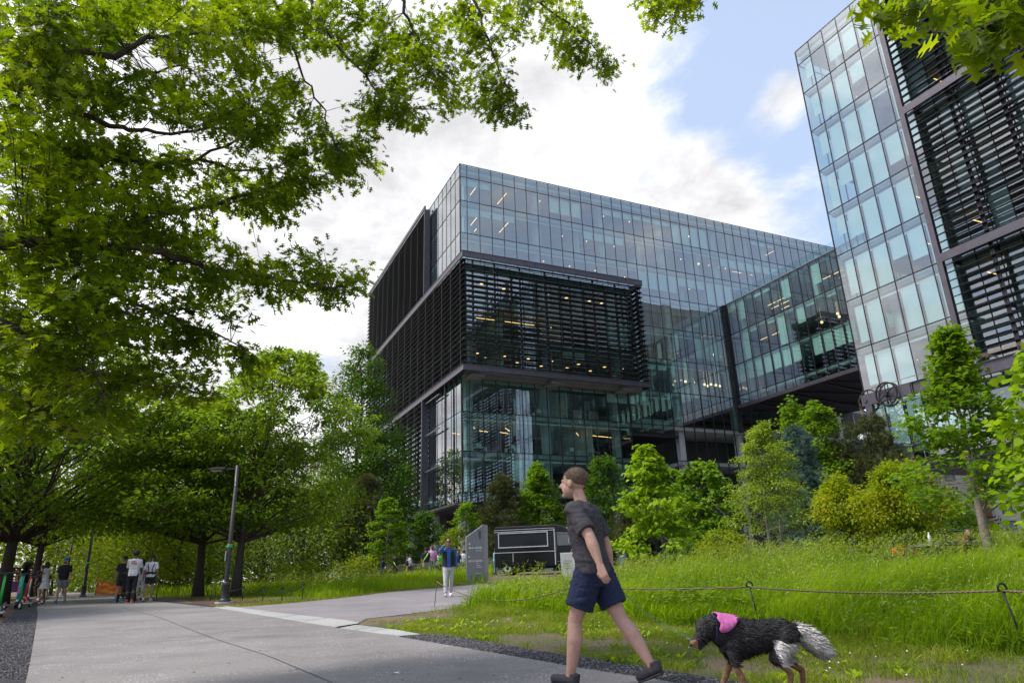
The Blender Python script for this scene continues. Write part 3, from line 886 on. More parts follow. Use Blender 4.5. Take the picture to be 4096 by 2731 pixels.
FL = [9.1, 13.3, 17.5, 21.7, 25.9, 30.1, 34.3, 38.5, 42.7]
# --- main building
main, mb0 = bthing('office_building', 25.04, 66.4, 1.0, 'wide black and glass office block with louvered screens round its near corner', 'office building')
us = [25.04] + [25.95 + 1.56*k for k in range(48)]
us_hi = us; vl = [66.4 + 1.56*k for k in range(29)]
pn = []
z_hi = [34.3, 38.5, 42.7, 45.9, 47.6]
pn += grid_v(66.4, us_hi, z_hi)
i47 = min(range(len(us)), key=lambda i: abs(us[i]-47.6)); i46 = min(range(len(us)), key=lambda i: abs(us[i]-45.8)); i53 = min(range(len(us)), key=lambda i: abs(us[i]-53.2)); i63 = min(range(len(us)), key=lambda i: abs(us[i]-63.0))
ub = us[:i47+1]                       # box
pn += grid_v(65.2, ub, [21.7, 25.9, 30.1, 34.3])
pn += grid_v(66.4, us[i47:i63+1], [21.7, 25.9, 30.1, 34.3])
ul = us[:i46+1]
pn += grid_v(66.4, ul, [8.1, 9.1, 13.3, 17.5, 21.2])
pn += grid_v(66.4, us[i46:i53+1], [16.5, 17.5, 21.7])
pn += grid_v(66.4, us[i53:i53+14], [17.5, 21.7])
pn += grid_u(25.04, vl, [8.1, 9.1, 13.3, 17.5, 21.7, 25.9, 30.1, 34.3, 38.5, 42.7, 45.9, 47.6])
pn += grid_u(us[i46], [66.4, 67.96, 69.5, 71.1, 72.7], [8.1, 9.1, 13.3, 16.5]) 
facade(main, mb0, pn, MT['glass'])
fr = MB(); mull_v(fr, 66.4, us_hi, z_hi); fr.build('front_frame', MT['frame'], main, base=mb0, fix=False)
fr = MB(); mull_v(fr, 65.2, ub, [21.7, 25.9, 30.1, 34.3]); mull_v(fr, 66.4, us[i47:i63+1], [21.7, 25.9, 30.1, 34.3]); fr.build('middle_frame', MT['frame'], main, base=mb0, fix=False)
fr = MB(); mull_v(fr, 66.4, ul, [8.1, 9.1, 13.3, 17.5, 21.2], .08); mull_v(fr, 66.4, us[i46:i53+1], [16.5, 17.5, 21.7], .08); mull_v(fr, 66.4, us[i53:i53+14], [1.1, 5.0, 9.1, 13.3, 17.5, 21.7], .08); fr.build('lower_frame', MT['frame'], main, base=mb0, fix=False)
fr = MB(); mull_u(fr, 25.04, vl, [8.1, 9.1, 13.3, 17.5, 21.7, 25.9, 30.1, 34.3, 38.5, 42.7, 45.9, 47.6]); fr.build('side_frame', MT['frame'], main, base=mb0, fix=False)
s = MB(); s.box(53.4, 99, 72, 74, 1, 17); s.build('core_wall', MT['darkin'], main, base=mb0)  # added wall, its dark colour stands in for the shade of the recess
# floors: slab, ceiling underside, cores, columns, partitions
for z in FL + [47.0]:
    u0, u1, v0, v1 = 25.24, 99.5, 66.6, 110
    if z == 9.1: u1 = 46
    s = MB()
    if z in (13.3,): 
        s.box(u0, 46, v0, v1, z-.42, z-.02); s.box(53.4, u1, v0, v1, z-.42, z-.02); s.box(46, 53.4, v0+6, v1, z-.42, z-.02)
    elif z in (21.7, 25.9, 30.1, 34.3): s.box(u0, us[i47]-.05, 65.4, v1, z-.42, z-.02); s.box(us[i47]-.05, u1, v0, v1, z-.42, z-.02)
    else: s.box(u0, u1, v0, v1, z-.42, z-.02)
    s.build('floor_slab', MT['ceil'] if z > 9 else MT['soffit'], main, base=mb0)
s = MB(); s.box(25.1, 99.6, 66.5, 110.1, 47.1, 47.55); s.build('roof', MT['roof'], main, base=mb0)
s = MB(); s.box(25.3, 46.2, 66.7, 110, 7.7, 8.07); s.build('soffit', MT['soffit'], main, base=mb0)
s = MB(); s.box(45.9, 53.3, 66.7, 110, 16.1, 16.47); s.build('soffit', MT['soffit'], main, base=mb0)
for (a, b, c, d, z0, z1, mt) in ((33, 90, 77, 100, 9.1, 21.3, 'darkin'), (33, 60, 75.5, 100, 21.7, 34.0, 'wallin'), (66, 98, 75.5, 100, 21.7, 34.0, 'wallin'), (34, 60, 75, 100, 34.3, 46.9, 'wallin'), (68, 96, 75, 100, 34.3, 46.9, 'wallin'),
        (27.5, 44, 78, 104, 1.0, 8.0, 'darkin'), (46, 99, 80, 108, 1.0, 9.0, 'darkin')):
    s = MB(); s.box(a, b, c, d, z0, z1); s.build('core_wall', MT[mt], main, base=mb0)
for z in FL:
    for k, u in enumerate((26.3, 35.6, 44.9, 54.2, 63.5, 72.8, 82.1, 91.4)):
        if z == 9.1 and u > 46 and u < 53: continue
        vv_ = 66.4 if not (z in (21.7, 25.9, 30.1) and u < 47) else 65.2
        s = MB(); s.box(u-.4, u+.4, vv_+.9, vv_+1.7, z, z+3.78); s.build('column', MT['column'], main, base=mb0, bevel=0)
pr = random.Random(2)
for z in FL[1:]:
    for u in (30.4, 38.2, 41.3, 50.6, 57.0, 60.1, 66.4, 69.5, 77.3, 85.0):
        if pr.random() < .42:
            if z < 21 and 46 < u < 53.4: continue
            s = MB(); s.box(u-.06, u+.06, 67.2, 75.4, z, z+3.78); s.build('partition', MT['wallin'], main, base=mb0)
# white beams (blind boxes) just behind the glass at each ceiling, and roller blinds
for z in FL:
    v_ = 65.2 if z in (21.7, 25.9, 30.1) else 66.4
    s = MB()
    u1 = us[i46]-.1 if z in (9.1, 13.3) else (us[i53] if z == 17.5 else 98)
    if v_ == 65.2:
        s.box(25.4, us[i47]-.2, 65.5, 65.62, z+3.35, z+3.5); s.box(us[i47]+.1, 62.8, 66.75, 66.87, z+3.35, z+3.5)
    else: s.box(25.4, u1, v_+.35, v_+.47, z+3.35, z+3.5)
    s.build('blind_box', MT['blind'], main, base=mb0)
nb = 0
for z in FL:
    k = 0
    while k < len(us)-2:
        run = pr.choice((2, 3, 4, 4)); draw = pr.random()
        zt = z + 3.42 if z < 42 else z + 3.0
        p_ = .30 if z < 34 else .42
        if z == 42.7: p_ = .62
        on = draw < p_; dr = pr.uniform(.4, 1.2) if pr.random() < .6 else pr.uniform(1.8, 3.2)
        for j in range(k, min(k+run, len(us)-2)):
            if us[j] > 84: break
            if not on or nb > 96: continue
            if z < 21 and us[j] > 45 and not (z == 17.5 and us[j] < 53): continue
            if 21 < z < 31 and us[j+1] > 62.9: continue
            v_ = 65.2 if (21 < z < 34 and us[j] < us[i47]-.2) else 66.4
            s = MB(); s.box(us[j]+.09, us[j+1]-.09, v_+.22, v_+.235, zt-dr, zt); s.build('blind', MT['blind'], main, base=mb0); nb += 1
        k += run + (0 if pr.random() < .5 else 2)
# lamps: linear strips and pendants
def strip(parent, base, u, v, z, L, ang, name='ceiling_light', r=.035):
    s = MB(); d = Vector((math.cos(ang), math.sin(ang), 0))*L/2
    s.tube([Vector((u, v, z))-d, Vector((u, v, z))+d], r, 6); return s.build(name, MT['warm'], parent, base=base)
for (z, u, v, L, a) in ((42.7, 27.6, 68.6, 2.3, PI/2), (42.7, 31.6, 68.9, 2.8, PI/2), (42.7, 36.3, 68.8, 2.6, PI/2), (38.5, 27.6, 68.4, 2.6, PI/2), (38.5, 31.6, 68.6, 2.8, PI/2), (38.5, 28.6, 70.5, .8, PI/2),
        (42.7, 75.5, 69, 2.5, PI/2), (38.5, 68.5, 68.7, 1.6, 0), (38.5, 70.7, 68.7, 1.6, 0), (25.9, 28.5, 68, 2.6, 0), (25.9, 33.0, 68, 3.8, 0), (25.9, 36.5, 68, 1.4, 0),
        (13.3, 27.0, 68.2, 1.5, .9), (13.3, 31.2, 68.4, 1.8, .9), (13.3, 35.8, 68.5, 1.8, .9), (13.3, 40.2, 68.6, 1.8, .9), (13.3, 29, 70, 1.2, .3), (13.3, 31.6, 70.2, 1.2, .3), (13.3, 43.2, 69, 1.6, .2), (13.3, 44.6, 69.2, 1.6, .2), (13.3, 41.9, 70, 1.2, .2), (13.3, 26.4, 72, 1.2, .3)):
    strip(main, mb0, u, v, z + 2.95, L, a)
for (z, u, v) in ((21.7, 27.3, 67.3), (21.7, 28.8, 68.6), (21.7, 30.6, 67.3), (21.7, 33.6, 67.3), (21.7, 33.0, 69), (21.7, 36.6, 67.3), (21.7, 36.3, 69.4), (21.7, 40.2, 67.3), (21.7, 39.6, 69), (21.7, 43.8, 67.3), (21.7, 43.0, 69.3), (21.7, 46.3, 67.3),
        (30.1, 27.9, 67.2), (30.1, 30.9, 67.6), (30.1, 36.5, 67.3), (30.1, 39.2, 67.5), (30.1, 42.4, 67.4), (30.1, 44.2, 67.5)):
    s = MB(); zz_ = z + 2.65
    s.lathe([(.03, zz_+.22), (.10, zz_+.14), (.24, zz_+.02), (.24, zz_)], (u, v, 0), 14); s.tube([(u, v, zz_+.2), (u, v, z+3.7)], .012, 4)
    sh = s.build('pendant_shade', MT['frame'], main, base=mb0)
    s = MB(); s.lathe([(.001, zz_+.012), (.20, zz_+.012)], (u, v, 0), 14); s.ellipsoid((u, v, zz_+.02), (.11, .11, .07), 8, 6); s.build('bulb', MT['warm'], sh, base=mb0)
    sh.children[0].matrix_parent_inverse = Matrix.Identity(4); sh.children[0].location = (0, 0, 0)
for (z, u, v) in ((42.7, 38.6, 68), (42.7, 42.2, 68), (42.7, 45.9, 68), (42.7, 50, 68), (42.7, 53.8, 68), (42.7, 57.4, 68), (38.5, 36, 67.8), (38.5, 39.4, 67.9), (38.5, 43, 68), (38.5, 47.2, 68), (38.5, 50.6, 68), (38.5, 54.4, 68), (38.5, 58, 68), (38.5, 63, 68.2), (38.5, 66, 68.2),
        (34.3, 36.3, 67.5), (34.3, 40, 67.6), (34.3, 43.7, 67.6), (34.3, 48.4, 68), (34.3, 52.6, 68), (34.3, 54.6, 68), (34.3, 56.5, 68), (34.3, 59, 68.2)):
    s = MB(); s.ellipsoid((u, v, z+2.9), (.085, .085, .07), 8, 6); s.build('ceiling_light', MT['warm'], main, base=mb0)
for (z, u, v, r) in ((42.7, 60.5, 68.4, .32), (42.7, 64.3, 68.4, .34), (38.5, 61.2, 68.4, .32), (38.5, 64.6, 68.4, .32), (34.3, 51.2, 68, .28)):
    s = MB(); s.ellipsoid((u, v, z+2.9), (r, r, .1), 12, 6); s.build('round_light', MT['warm2'], main, base=mb0)
for (z, u, v) in ((21.7, 56.0, 67.6), (21.7, 57.3, 67.6), (21.7, 59.4, 68), (21.7, 60.2, 67.7), (21.7, 60.3, 68.4), (21.7, 61.1, 67.8), (21.7, 61.9, 68), (25.9, 60.3, 67.8), (25.9, 60.9, 68.2), (25.9, 61.4, 67.7), (25.9, 60.6, 68.7), (25.9, 61.9, 68.0)):
    s = MB(); s.ellipsoid((u, v, z+2.0), (.17, .17, .17), 12, 8); s.tube([(u, v, z+2.15), (u, v, z+3.7)], .01, 4); s.build('globe_light', MT['warm2'], main, base=mb0)
# furniture seen through the glass
fur = [(44.3, 67.8, 13.3, 'yellow_planter'), (27.6, 68, 13.3, 'desk'), (31.5, 67.9, 13.3, 'desk'), (39, 67.9, 13.3, 'desk'), (41.5, 67.7, 13.3, 'desk'), (35, 67.9, 17.5, 'desk'), (37.4, 67.8, 17.5, 'cabinet'), (39.8, 67.8, 17.5, 'cabinet'), (42.0, 67.8, 17.5, 'cabinet'), (49, 67.8, 17.5, 'sofa'), (51.5, 67.8, 17.5, 'sofa'), (53.6, 67.8, 17.5, 'cabinet')]
fm = {'yellow_planter': surf('yellow_pot', (.5, .30, .02), (.6, .38, .03), 3, .6), 'desk': MT['blind'], 'cabinet': surf('pink_panel', (.42, .28, .25), (.5, .34, .3), 3, .7), 'sofa': surf('grey_sofa', (.35, .42, .45), (.45, .52, .55), 5, .9)}
for u, v, z, n in fur:
    s = MB()
    if n == 'desk':
        s.box(u-.8, u+.8, v-.35, v+.35, z+.71, z+.75); 
        for a in (-.75, .75): s.box(u+a-.03, u+a+.03, v-.3, v+.3, z, z+.71)
        s.box(u-.3, u+.3, v, v+.03, z+.82, z+1.2); s.box(u-.03, u+.03, v, v+.03, z+.75, z+.82)
    elif n == 'sofa':
        s.box(u-1.1, u+1.1, v-.4, v+.4, z+.12, z+.45); s.box(u-1.1, u+1.1, v-.45, v-.25, z+.3, z+.85); s.box(u-1.25, u-1.1, v-.4, v+.4, z+.1, z+.62)
    elif n == 'cabinet': s.box(u-.5, u+.5, v-.25, v+.25, z+.05, z+1.35); s.box(u-.48, u+.48, v-.28, v-.25, z+.1, z+1.3)
    else: s.lathe([(.14, z), (.2, z+.4), (.17, z+.4)], (u, v, 0), 12)
    s.build(n, fm[n], main, base=mb0)
# round concrete columns at street level and piers
for (u, v) in ((26.0, 68.6), (26.0, 77.8), (26.0, 87.2), (26.0, 96.6), (35.6, 68.6), (44.9, 68.6), (35.6, 78), (44.9, 78), (53.2, 67.4), (62.6, 67.3)):
    z1 = 7.7 if u < 46 else 9
    s = MB(); s.lathe([(.55, .6), (.55, z1)], (u, v, 0), 20); s.build('round_column', MT['column'], main, base=mb0, smooth=True)
# overhang of the screened box: beams and concrete ribs
s = MB(); s.box(25.0, us[i47], 65.25, 66.35, 21.15, 21.62); s.build('overhang_slab', MT['slab'], main, base=mb0)
for u in (26.2, 35.6, 44.9):
    s = MB(); s.box(u-.7, u+.7, 64.4, 66.3, 20.85, 21.14); s.build('concrete_rib', MT['slab'], main, base=mb0)
# louvre screens -------------------------------------------------------------
def blades_run(mb, pts, zs, depth=.42, th=.05, droop=.10):
    """horizontal fins following a plan polyline (outer edge), outward normals given"""
    for z in zs:
        for (a, b, n, e0, e1) in pts:
            ax, ay = a; bx, by = b; nx_, ny_ = n
            # wedge: thin outer lip, thick root
            o1 = (ax, ay); o2 = (bx, by); i1 = (ax - nx_*depth + e0[0]*depth, ay - ny_*depth + e0[1]*depth); i2 = (bx - nx_*depth + e1[0]*depth, by - ny_*depth + e1[1]*depth)
            k = len(mb.v)
            mb.v += [(o1[0], o1[1], z-droop), (o2[0], o2[1], z-droop), (i2[0], i2[1], z-.02), (i1[0], i1[1], z-.02),
                     (o1[0], o1[1], z-droop+.03), (o2[0], o2[1], z-droop+.03), (i2[0], i2[1], z+th), (i1[0], i1[1], z+th)]
            for q_ in ((0,3,2,1),(4,5,6,7),(0,1,5,4),(1,2,6,5),(2,3,7,6),(3,0,4,7)): mb.f.append(tuple(k+i for i in q_)); mb.m.append(0)
# box screen: left side u=24.24, front v=63.6, right return u=47.6
zsb = [33.90 - .62*k for k in range(20)]
s = MB()
blades_run(s, [((24.24, 109.0), (24.24, 63.6), (-1, 0), (0, 0), (0, 1)), ((24.24, 63.6), (47.7, 63.6), (0, -1), (1, 0), (-1, 0)), ((47.7, 63.6), (47.7, 66.2), (1, 0), (0, 1), (0, 0))], zsb, .50)
s.build('louver_blades', MT['blade'], main, base=mb0)
for z0, z1, o_ in ((34.05, 34.70, .05), (21.18, 21.72, .05)):
    s = MB(); a = 24.24 - o_; b = 63.6 - o_; c = 47.75
    s.box(a, a+.16, b, 109.1, z0, z1); s.box(a+.161, c, b, b+.16, z0, z1); s.box(c-.161, c-.001, b+.161, 66.3, z0, z1)
    s.box(a-.05, a+.5, b-.05, 109.1, z1+.001, z1+.06); s.box(a+.501, c, b-.05, b+.45, z1+.001, z1+.06)
    s.build('screen_beam', MT['beam'], main, base=mb0)
for k in range(15):
    v = 64.36 + 3.06*k
    if v > 109: break
    s = MB(); s.box(24.66, 24.86, v-.05, v+.05, 21.7, 34.06); s.build('screen_post', MT['beam'], main, base=mb0)
for u in (25.6, 28.2, 31.3, 34.5, 37.7, 40.9, 44.05, 46.3, 47.3):
    s = MB(); s.box(u-.09, u-.015, 64.02, 64.18, 21.7, 34.06); s.box(u+.015, u+.09, 64.02, 64.18, 21.7, 34.06); s.build('screen_post', MT['beam'], main, base=mb0)
for u in (25.6, 28.2, 31.3, 34.5, 37.7, 40.9, 44.05, 46.3):
    for z in (33.3, 29.6, 25.5, 22.4):
        s = MB(); s.tube([(u, 64.2, z), (u, 65.2, z+.35)], .06, 5); s.build('bracket', MT['frame'], main, base=mb0)
# upper side screen and its frame
s = MB(); blades_run(s, [((24.24, 109.0), (24.24, 77.3), (-1, 0), (0, 0), (0, 0))], [46.9 - .62*k for k in range(20)], .50); s.build('louver_blades', MT['blade'], main, base=mb0)
for k in range(11):
    s = MB(); v = 77.36 + 3.06*k; s.box(24.66, 24.84, v-.05, v+.05, 34.7, 47.2); s.build('screen_post', MT['beam'], main, base=mb0)
s = MB(); s.box(24.14, 24.32, 77.2, 109.05, 47.05, 47.55); s.box(24.14, 24.24, 77.2, 77.35, 34.76, 47.55); s.box(24.245, 24.9, 77.18, 77.34, 34.76, 47.04); s.build('screen_beam', MT['beam'], main, base=mb0)
# lower side screen, tall end post and the open bay in front of the glass
s = MB(); blades_run(s, [((24.24, 109.0), (24.24, 77.55), (-1, 0), (0, 0), (0, 0))], [20.8 - .62*k for k in range(20)], .50); s.build('louver_blades', MT['blade'], main, base=mb0)
for k in range(11):
    s = MB(); v = 77.5 + 3.06*k; s.box(24.66, 24.84, v-.05, v+.05, 8.4, 21.18); s.build('screen_post', MT['beam'], main, base=mb0)
s = MB(); s.box(24.12, 24.42, 77.3, 77.5, 8.0, 21.17); s.box(24.425, 24.98, 77.32, 77.48, 8.0, 21.17); s.build('screen_beam', MT['beam'], main, base=mb0)
s = MB(); s.box(24.1, 24.3, 77.3, 109.05, 7.7, 8.35); s.box(24.302, 24.98, 66.4, 109.05, 7.85, 8.06); s.build('screen_beam', MT['beam'], main, base=mb0)
for z in (12.5, 16.7, 20.6):
    s = MB(); s.box(24.45, 24.55, 72, 77.3, z, z+.15); s.box(24.45, 24.6, 70.0, 70.2, 8.1, 21.1); s.build('screen_beam', MT['beam'], main, base=mb0)
for (z0, z1, v0) in ((34.76, 47.04, 77.36), (21.73, 34.04, 64.36), (8.4, 21.17, 77.6)):
    v = v0
    while v < 109:
        s = MB(); s.box(24.205, 24.232, v-.018, v+.018, z0, z1); s.build('outer_post', MT['beam'], main, base=mb0); v += 3.06
# little gold letters over the entrance
def text(body, size, M_, mat, parent=None, name='lettering', ext=.004, align='LEFT', bold_k=.022):
    cu = bpy.data.curves.new(name, 'FONT'); cu.body = body; cu.size = size; cu.extrude = ext; cu.align_x = align; cu.offset = size*bold_k
    o = bpy.data.objects.new(name, cu); COL.objects.link(o)
    dg = bpy.context.evaluated_depsgraph_get(); dg.update()
    me = bpy.data.meshes.new_from_object(o.evaluated_get(dg)); me.materials.clear(); me.materials.append(mat)
    bpy.data.objects.remove(o)
    o = bpy.data.objects.new(name, me); COL.objects.link(o); o.matrix_world = M_
    if parent is not None:
        o.parent = parent
    return o
def vert(loc, az_):   # text plane standing up; az_ = rotation about z
    return Matrix.Translation(loc) @ Matrix.Rotation(az_, 4, 'Z') @ Matrix.Rotation(PI/2, 4, 'X')

# --- bridge between the two blocks
br, bb = bthing('office_bridge', 62.94, 51, 20.6, 'three-storey glass link spanning high between the two office blocks', 'bridge')
vb = [36.6 + 1.53*k for k in range(20)]; vb[-1] = 66.0; zb = [20.75, 21.85, 26.0, 30.2, 34.5]
facade(br, bb, grid_u(62.94, vb, zb), MT['glass'])
fr = MB(); mull_u(fr, 62.94, vb, zb, .09); fr.build('window_frame', MT['frame'], br, base=bb, fix=False)
for z in (21.85, 26.0, 30.2, 34.4):
    s = MB(); s.box(63.2, 80, 36.8, 66.2, z-.42, z-.03); s.build('floor_slab', MT['ceil'], br, base=bb)
s = MB(); s.box(62.9, 80.2, 36.7, 66.3, 34.5, 34.6); s.build('roof', MT['roof'], br, base=bb)
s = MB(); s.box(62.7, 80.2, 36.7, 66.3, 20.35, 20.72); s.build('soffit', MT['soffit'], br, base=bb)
for k in range(6):
    s = MB(); v = 38+5*k
    s.tube([(63.5, v, 20.2), (79, v+2.5, 20.2)], .12, 4); s.tube([(63.5, v+4, 20.2), (79, v, 20.2)], .09, 4); s.build('truss_bar', MT['frame'], br, base=bb)
s = MB(); s.box(62.66, 62.95, 36.7, 66.2, 20.3, 20.72); s.build('edge_beam', MT['beam'], br, base=bb)
s = MB(); s.box(62.55, 63.05, 66.02, 66.34, 17.2, 34.5); s.build('corner_post', MT['frame'], br, base=bb)
s = MB(); s.box(62.98, 63.0, 36.8, 64.2, 34.62, 35.55); s.build('glass_balustrade', MT['glass_rail'], br, base=bb)
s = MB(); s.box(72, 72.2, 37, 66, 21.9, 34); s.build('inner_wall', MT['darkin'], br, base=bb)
bl = random.Random(8)
for zi, (z, p_) in enumerate(((21.85, .86), (26.0, .5), (30.2, .62))):
    top = z + 3.85
    for k in range(19):
        if vb[k] < 37: continue
        if bl.random() < p_:
            dr = {0: bl.choice((2.0, 2.1, 2.1)) , 1: bl.choice((.3, 2.6, 3.6, 3.6, 1.9)), 2: bl.choice((.35, .7, .8, 2.4))}[zi]
            s = MB(); s.box(63.16, 63.175, vb[k]+.22, vb[k+1]-.1, top-dr, top); s.build('blind', MT['blind'], br, base=bb)
for z, v in ((30.2, 43), (30.2, 52), (30.2, 64.2), (26.0, 47), (26.0, 57), (26.0, 64.4), (21.85, 64.4), (21.85, 40.5)):
    s = MB(); s.box(63.7, 64.2, v-.3, v+.3, z, z+3.75); s.build('column', MT['wallin'], br, base=bb)
for z, u, v in ((33.0, 65.5, 60.5), (33.0, 65.5, 58.9), (33.0, 66.8, 61.2), (33.0, 66.8, 59.5), (33.0, 68.2, 60.8), (33.0, 65.5, 51.8), (33.0, 65.5, 50), (33.0, 67, 50.6), (33.0, 67, 48.6), (33.0, 68.5, 48.0), (28.9, 65.3, 62.4), (28.9, 65.3, 60.4), (33.0, 65.5, 40)):
    s = MB(); s.tube([(u, v-.65, z), (u, v+.65, z)], .035, 5); s.build('ceiling_light', MT['warm'], br, base=bb)
for z, u, v in ((28.3, 65.6, 51.3), (27.9, 65.2, 53.3), (27.8, 65.4, 51.0)):
    s = MB(); s.ellipsoid((u, v, z), (.17, .17, .17), 10, 8); s.tube([(u, v, z+.15), (u, v, 29.7)], .01, 4); s.build('globe_light', MT['warm2'], br, base=bb)

# --- tower on the right
tw, tb = bthing('office_tower', 48.2, 20, 1.0, 'tall right-hand office block raised on dark legs with pale glass and deep louvers', 'office building')
vt = [36.75 - 1.55*k for k in range(29)]; vt = sorted(vt)
zt = [8.1, 9.1, 13.3, 17.5, 21.7, 25.9, 30.1, 34.3, 38.5, 42.7, 45.9, 47.5]
ut = [48.2 + 1.56*k for k in range(27)]
pn = grid_u(48.2, vt, zt) + [[(b, 36.75, c), (a, 36.75, c), (a, 36.75, d), (b, 36.75, d)] for a, b in zip(ut, ut[1:]) for c, d in zip(zt, zt[1:])]
facade(tw, tb, pn, MT['glass_t'])
fr = MB(); mull_u(fr, 48.2, vt, zt, .06); fr.build('window_frame', MT['frame'], tw, base=tb, fix=False)
fr = MB()
for u in ut: fr.box(u-.03, u+.03, 36.67, 36.78, zt[0], zt[-1])
for z in zt: fr.box(ut[0], ut[-1], 36.67, 36.784, z-.03, z+.03)
fr.build('window_frame', MT['frame'], tw, base=tb, fix=False)
for z in FL + [46.9]:
    s = MB(); s.box(48.4, 88, -6.5, 36.55, z-.42, z-.02); s.build('floor_slab', MT['ceil'], tw, base=tb)
s = MB(); s.box(48.25, 88.2, -6.6, 36.7, 47.0, 47.46); s.build('roof', MT['roof'], tw, base=tb)
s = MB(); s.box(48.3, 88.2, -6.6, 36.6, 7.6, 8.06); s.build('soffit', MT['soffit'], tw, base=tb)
s = MB(); s.box(58, 80, -2, 30, 9.1, 46.9); s.build('core_wall', MT['wallin'], tw, base=tb)
bl = random.Random(21)
full = {}
for z in FL:
    top = z + (3.35 if z > 9.5 else 3.3)
    for k in range(len(vt)-1):
        v0, v1 = vt[k], vt[k+1]
        if v1 > 36.8 or v0 < 10: continue
        if v0 > 26.9: p_ = .86
        else: p_ = .38
        if bl.random() < p_:
            dr = bl.choice((1.6, 2.3, 2.9, 3.3, 3.3, 3.3)) if z < 40 else bl.choice((1.9, 2.2, 2.4))
            if v0 < 27: dr = bl.choice((1.5, 3.3, 3.3))
            if v1 > 36.5 and z > 34: dr = 2.0
            v1_ = v1 - .1 if v1 < 36.5 else v1 - .55
            s = MB(); s.box(48.42, 48.435, v0+.12, v1_, top-dr, top); s.build('blind', MT['blind'], tw, base=tb)
    s = MB(); s.box(48.5, 48.62, 8, 36.2, z+3.4, z+3.55); s.build('blind_box', MT['blind'], tw, base=tb)
    for v in (33.4, 24.0, 14.5):
        s = MB(); s.box(49.4, 50.1, v-.35, v+.35, z, z+3.75); s.build('column', MT['wallin'], tw, base=tb)
for z in FL:
    for v in (34, 30.4, 26.5, 21, 17):
        if bl.random() < .5:
            s = MB(); s.tube([(50.2, v, z+2.9), (51.6, v, z+2.9)], .035, 5); s.build('ceiling_light', MT['warm'], tw, base=tb)
# screen in front of the tower's face
s = MB(); blades_run(s, [((47.0, 27.62), (47.0, -6.0), (-1, 0), (0, 0), (0, 0))], [47.9 - .6*k for k in range(57)], .42, .05, .12); s.build('louver_blades', MT['blade'], tw, base=tb)
s = MB(); s.box(46.92, 47.06, 27.5, 27.9, 13.4, 50.5); s.box(47.062, 47.6, 27.7, 27.88, 13.4, 50.5); s.build('screen_beam', MT['beam'], tw, base=tb)
for z in (46.8, 33.6, 21.1):
    s = MB(); s.box(46.88, 47.05, -6, 27.49, z, z+.62); s.box(47.052, 47.5, -6, 27.49, z+.5, z+.6); s.build('screen_beam', MT['beam'], tw, base=tb)
for k in range(10):
    v = 24.4 - 3.2*k
    s = MB(); s.box(47.40, 47.52, v-.13, v-.02, 13.4, 50.5); s.box(47.40, 47.52, v+.02, v+.13, 13.4, 50.5); s.build('screen_post', MT['beam'], tw, base=tb)
    for z in (16.6, 20.8, 25.0, 29.2, 33.4, 37.6, 41.8):
        if k < 5:
            s = MB(); s.box(47.5, 48.15, v-.05, v+.05, z, z+.25); s.build('bracket', MT['frame'], tw, base=tb)
for z in (16.6, 20.8, 25.0, 29.2, 33.4, 37.6, 41.8):
    s = MB(); s.box(47.3, 48.15, 26.9, 27.0, z, z+.25); s.build('bracket', MT['frame'], tw, base=tb)
# legs and the dark lower storeys
for (u, v, w1, w2) in ((50.5, 22.3, 1.0, 1.3), (50.5, 12, 1, 1.2), (62, 30, .9, .9), (74, 22, .9, .9), (86, 12, .9, .9), (86, 33, .9, .9)):
    s = MB(); s.box(u-w1/2, u+w1/2, v-w2/2, v+w2/2, .6, 7.65)
    for k in range(6): s.box(u-w1/2-.04, u-w1/2, v-w2/2+.04+k*w2/6, v-w2/2+.09+k*w2/6, .7, 7.6)
    s.build('leg', MT['frame'], tw, base=tb)
s = MB(); s.box(49.5, 60, 4, 20.5, .8, 7.55); s.build('lobby_wall', MT['darkin'], tw, base=tb)
s = MB(); s.quad((49.45, 20.4, 2.6), (49.45, 18.4, 2.6), (49.45, 18.4, 6.8), (49.45, 20.4, 6.8)); s.quad((49.45, 18.2, 1), (49.45, 14, 1), (49.45, 14, 7.4), (49.45, 18.2, 7.4)); s.build('lobby_glass', glassmat('lobby_mirror_glass', (.3, .45, .45), .45), tw, base=tb, fix=False)

# --- gantry with big sheave wheels before the tower
gt, gb = bthing('wheel_gantry', 46, 35, 1.0, 'dark steel gantry arm with spoked hoist wheels before the right-hand block', 'gantry')
s = MB(); s.box(45.85, 46.15, 14, 35.3, 12.25, 12.30); s.box(45.97, 46.03, 14, 35.3, 12.30, 13.05); s.box(45.85, 46.15, 14, 35.3, 13.05, 13.10)
s.box(45.86, 45.95, 31.2, 35.29, 12.305, 13.045)
for v in (31.1, 26.4, 21.5, 17): s.box(45.86, 46.14, v-.03, v+.03, 12.31, 13.04)
s.build('arm_beam', MT['beam'], gt, base=gb)
for (u, v0, v1) in ((46, 34.55, 34.95),):
    s = MB(); s.box(45.84, 46.16, 34.5, 35.05, 10.9, 12.24); s.box(45.86, 45.92, 34.45, 35.05, .8, 10.9); s.box(46.08, 46.14, 34.45, 35.05, .8, 10.9); s.box(45.921, 46.079, 34.7, 34.8, .8, 10.9)
    s.box(45.86, 46.14, 34.0, 34.2, .8, 11.2); s.build('post', MT['beam'], gt, base=gb)
s = MB(); s.box(45.86, 46.14, 23.1, 23.6, .8, 12.24); s.build('post', MT['beam'], gt, base=gb)
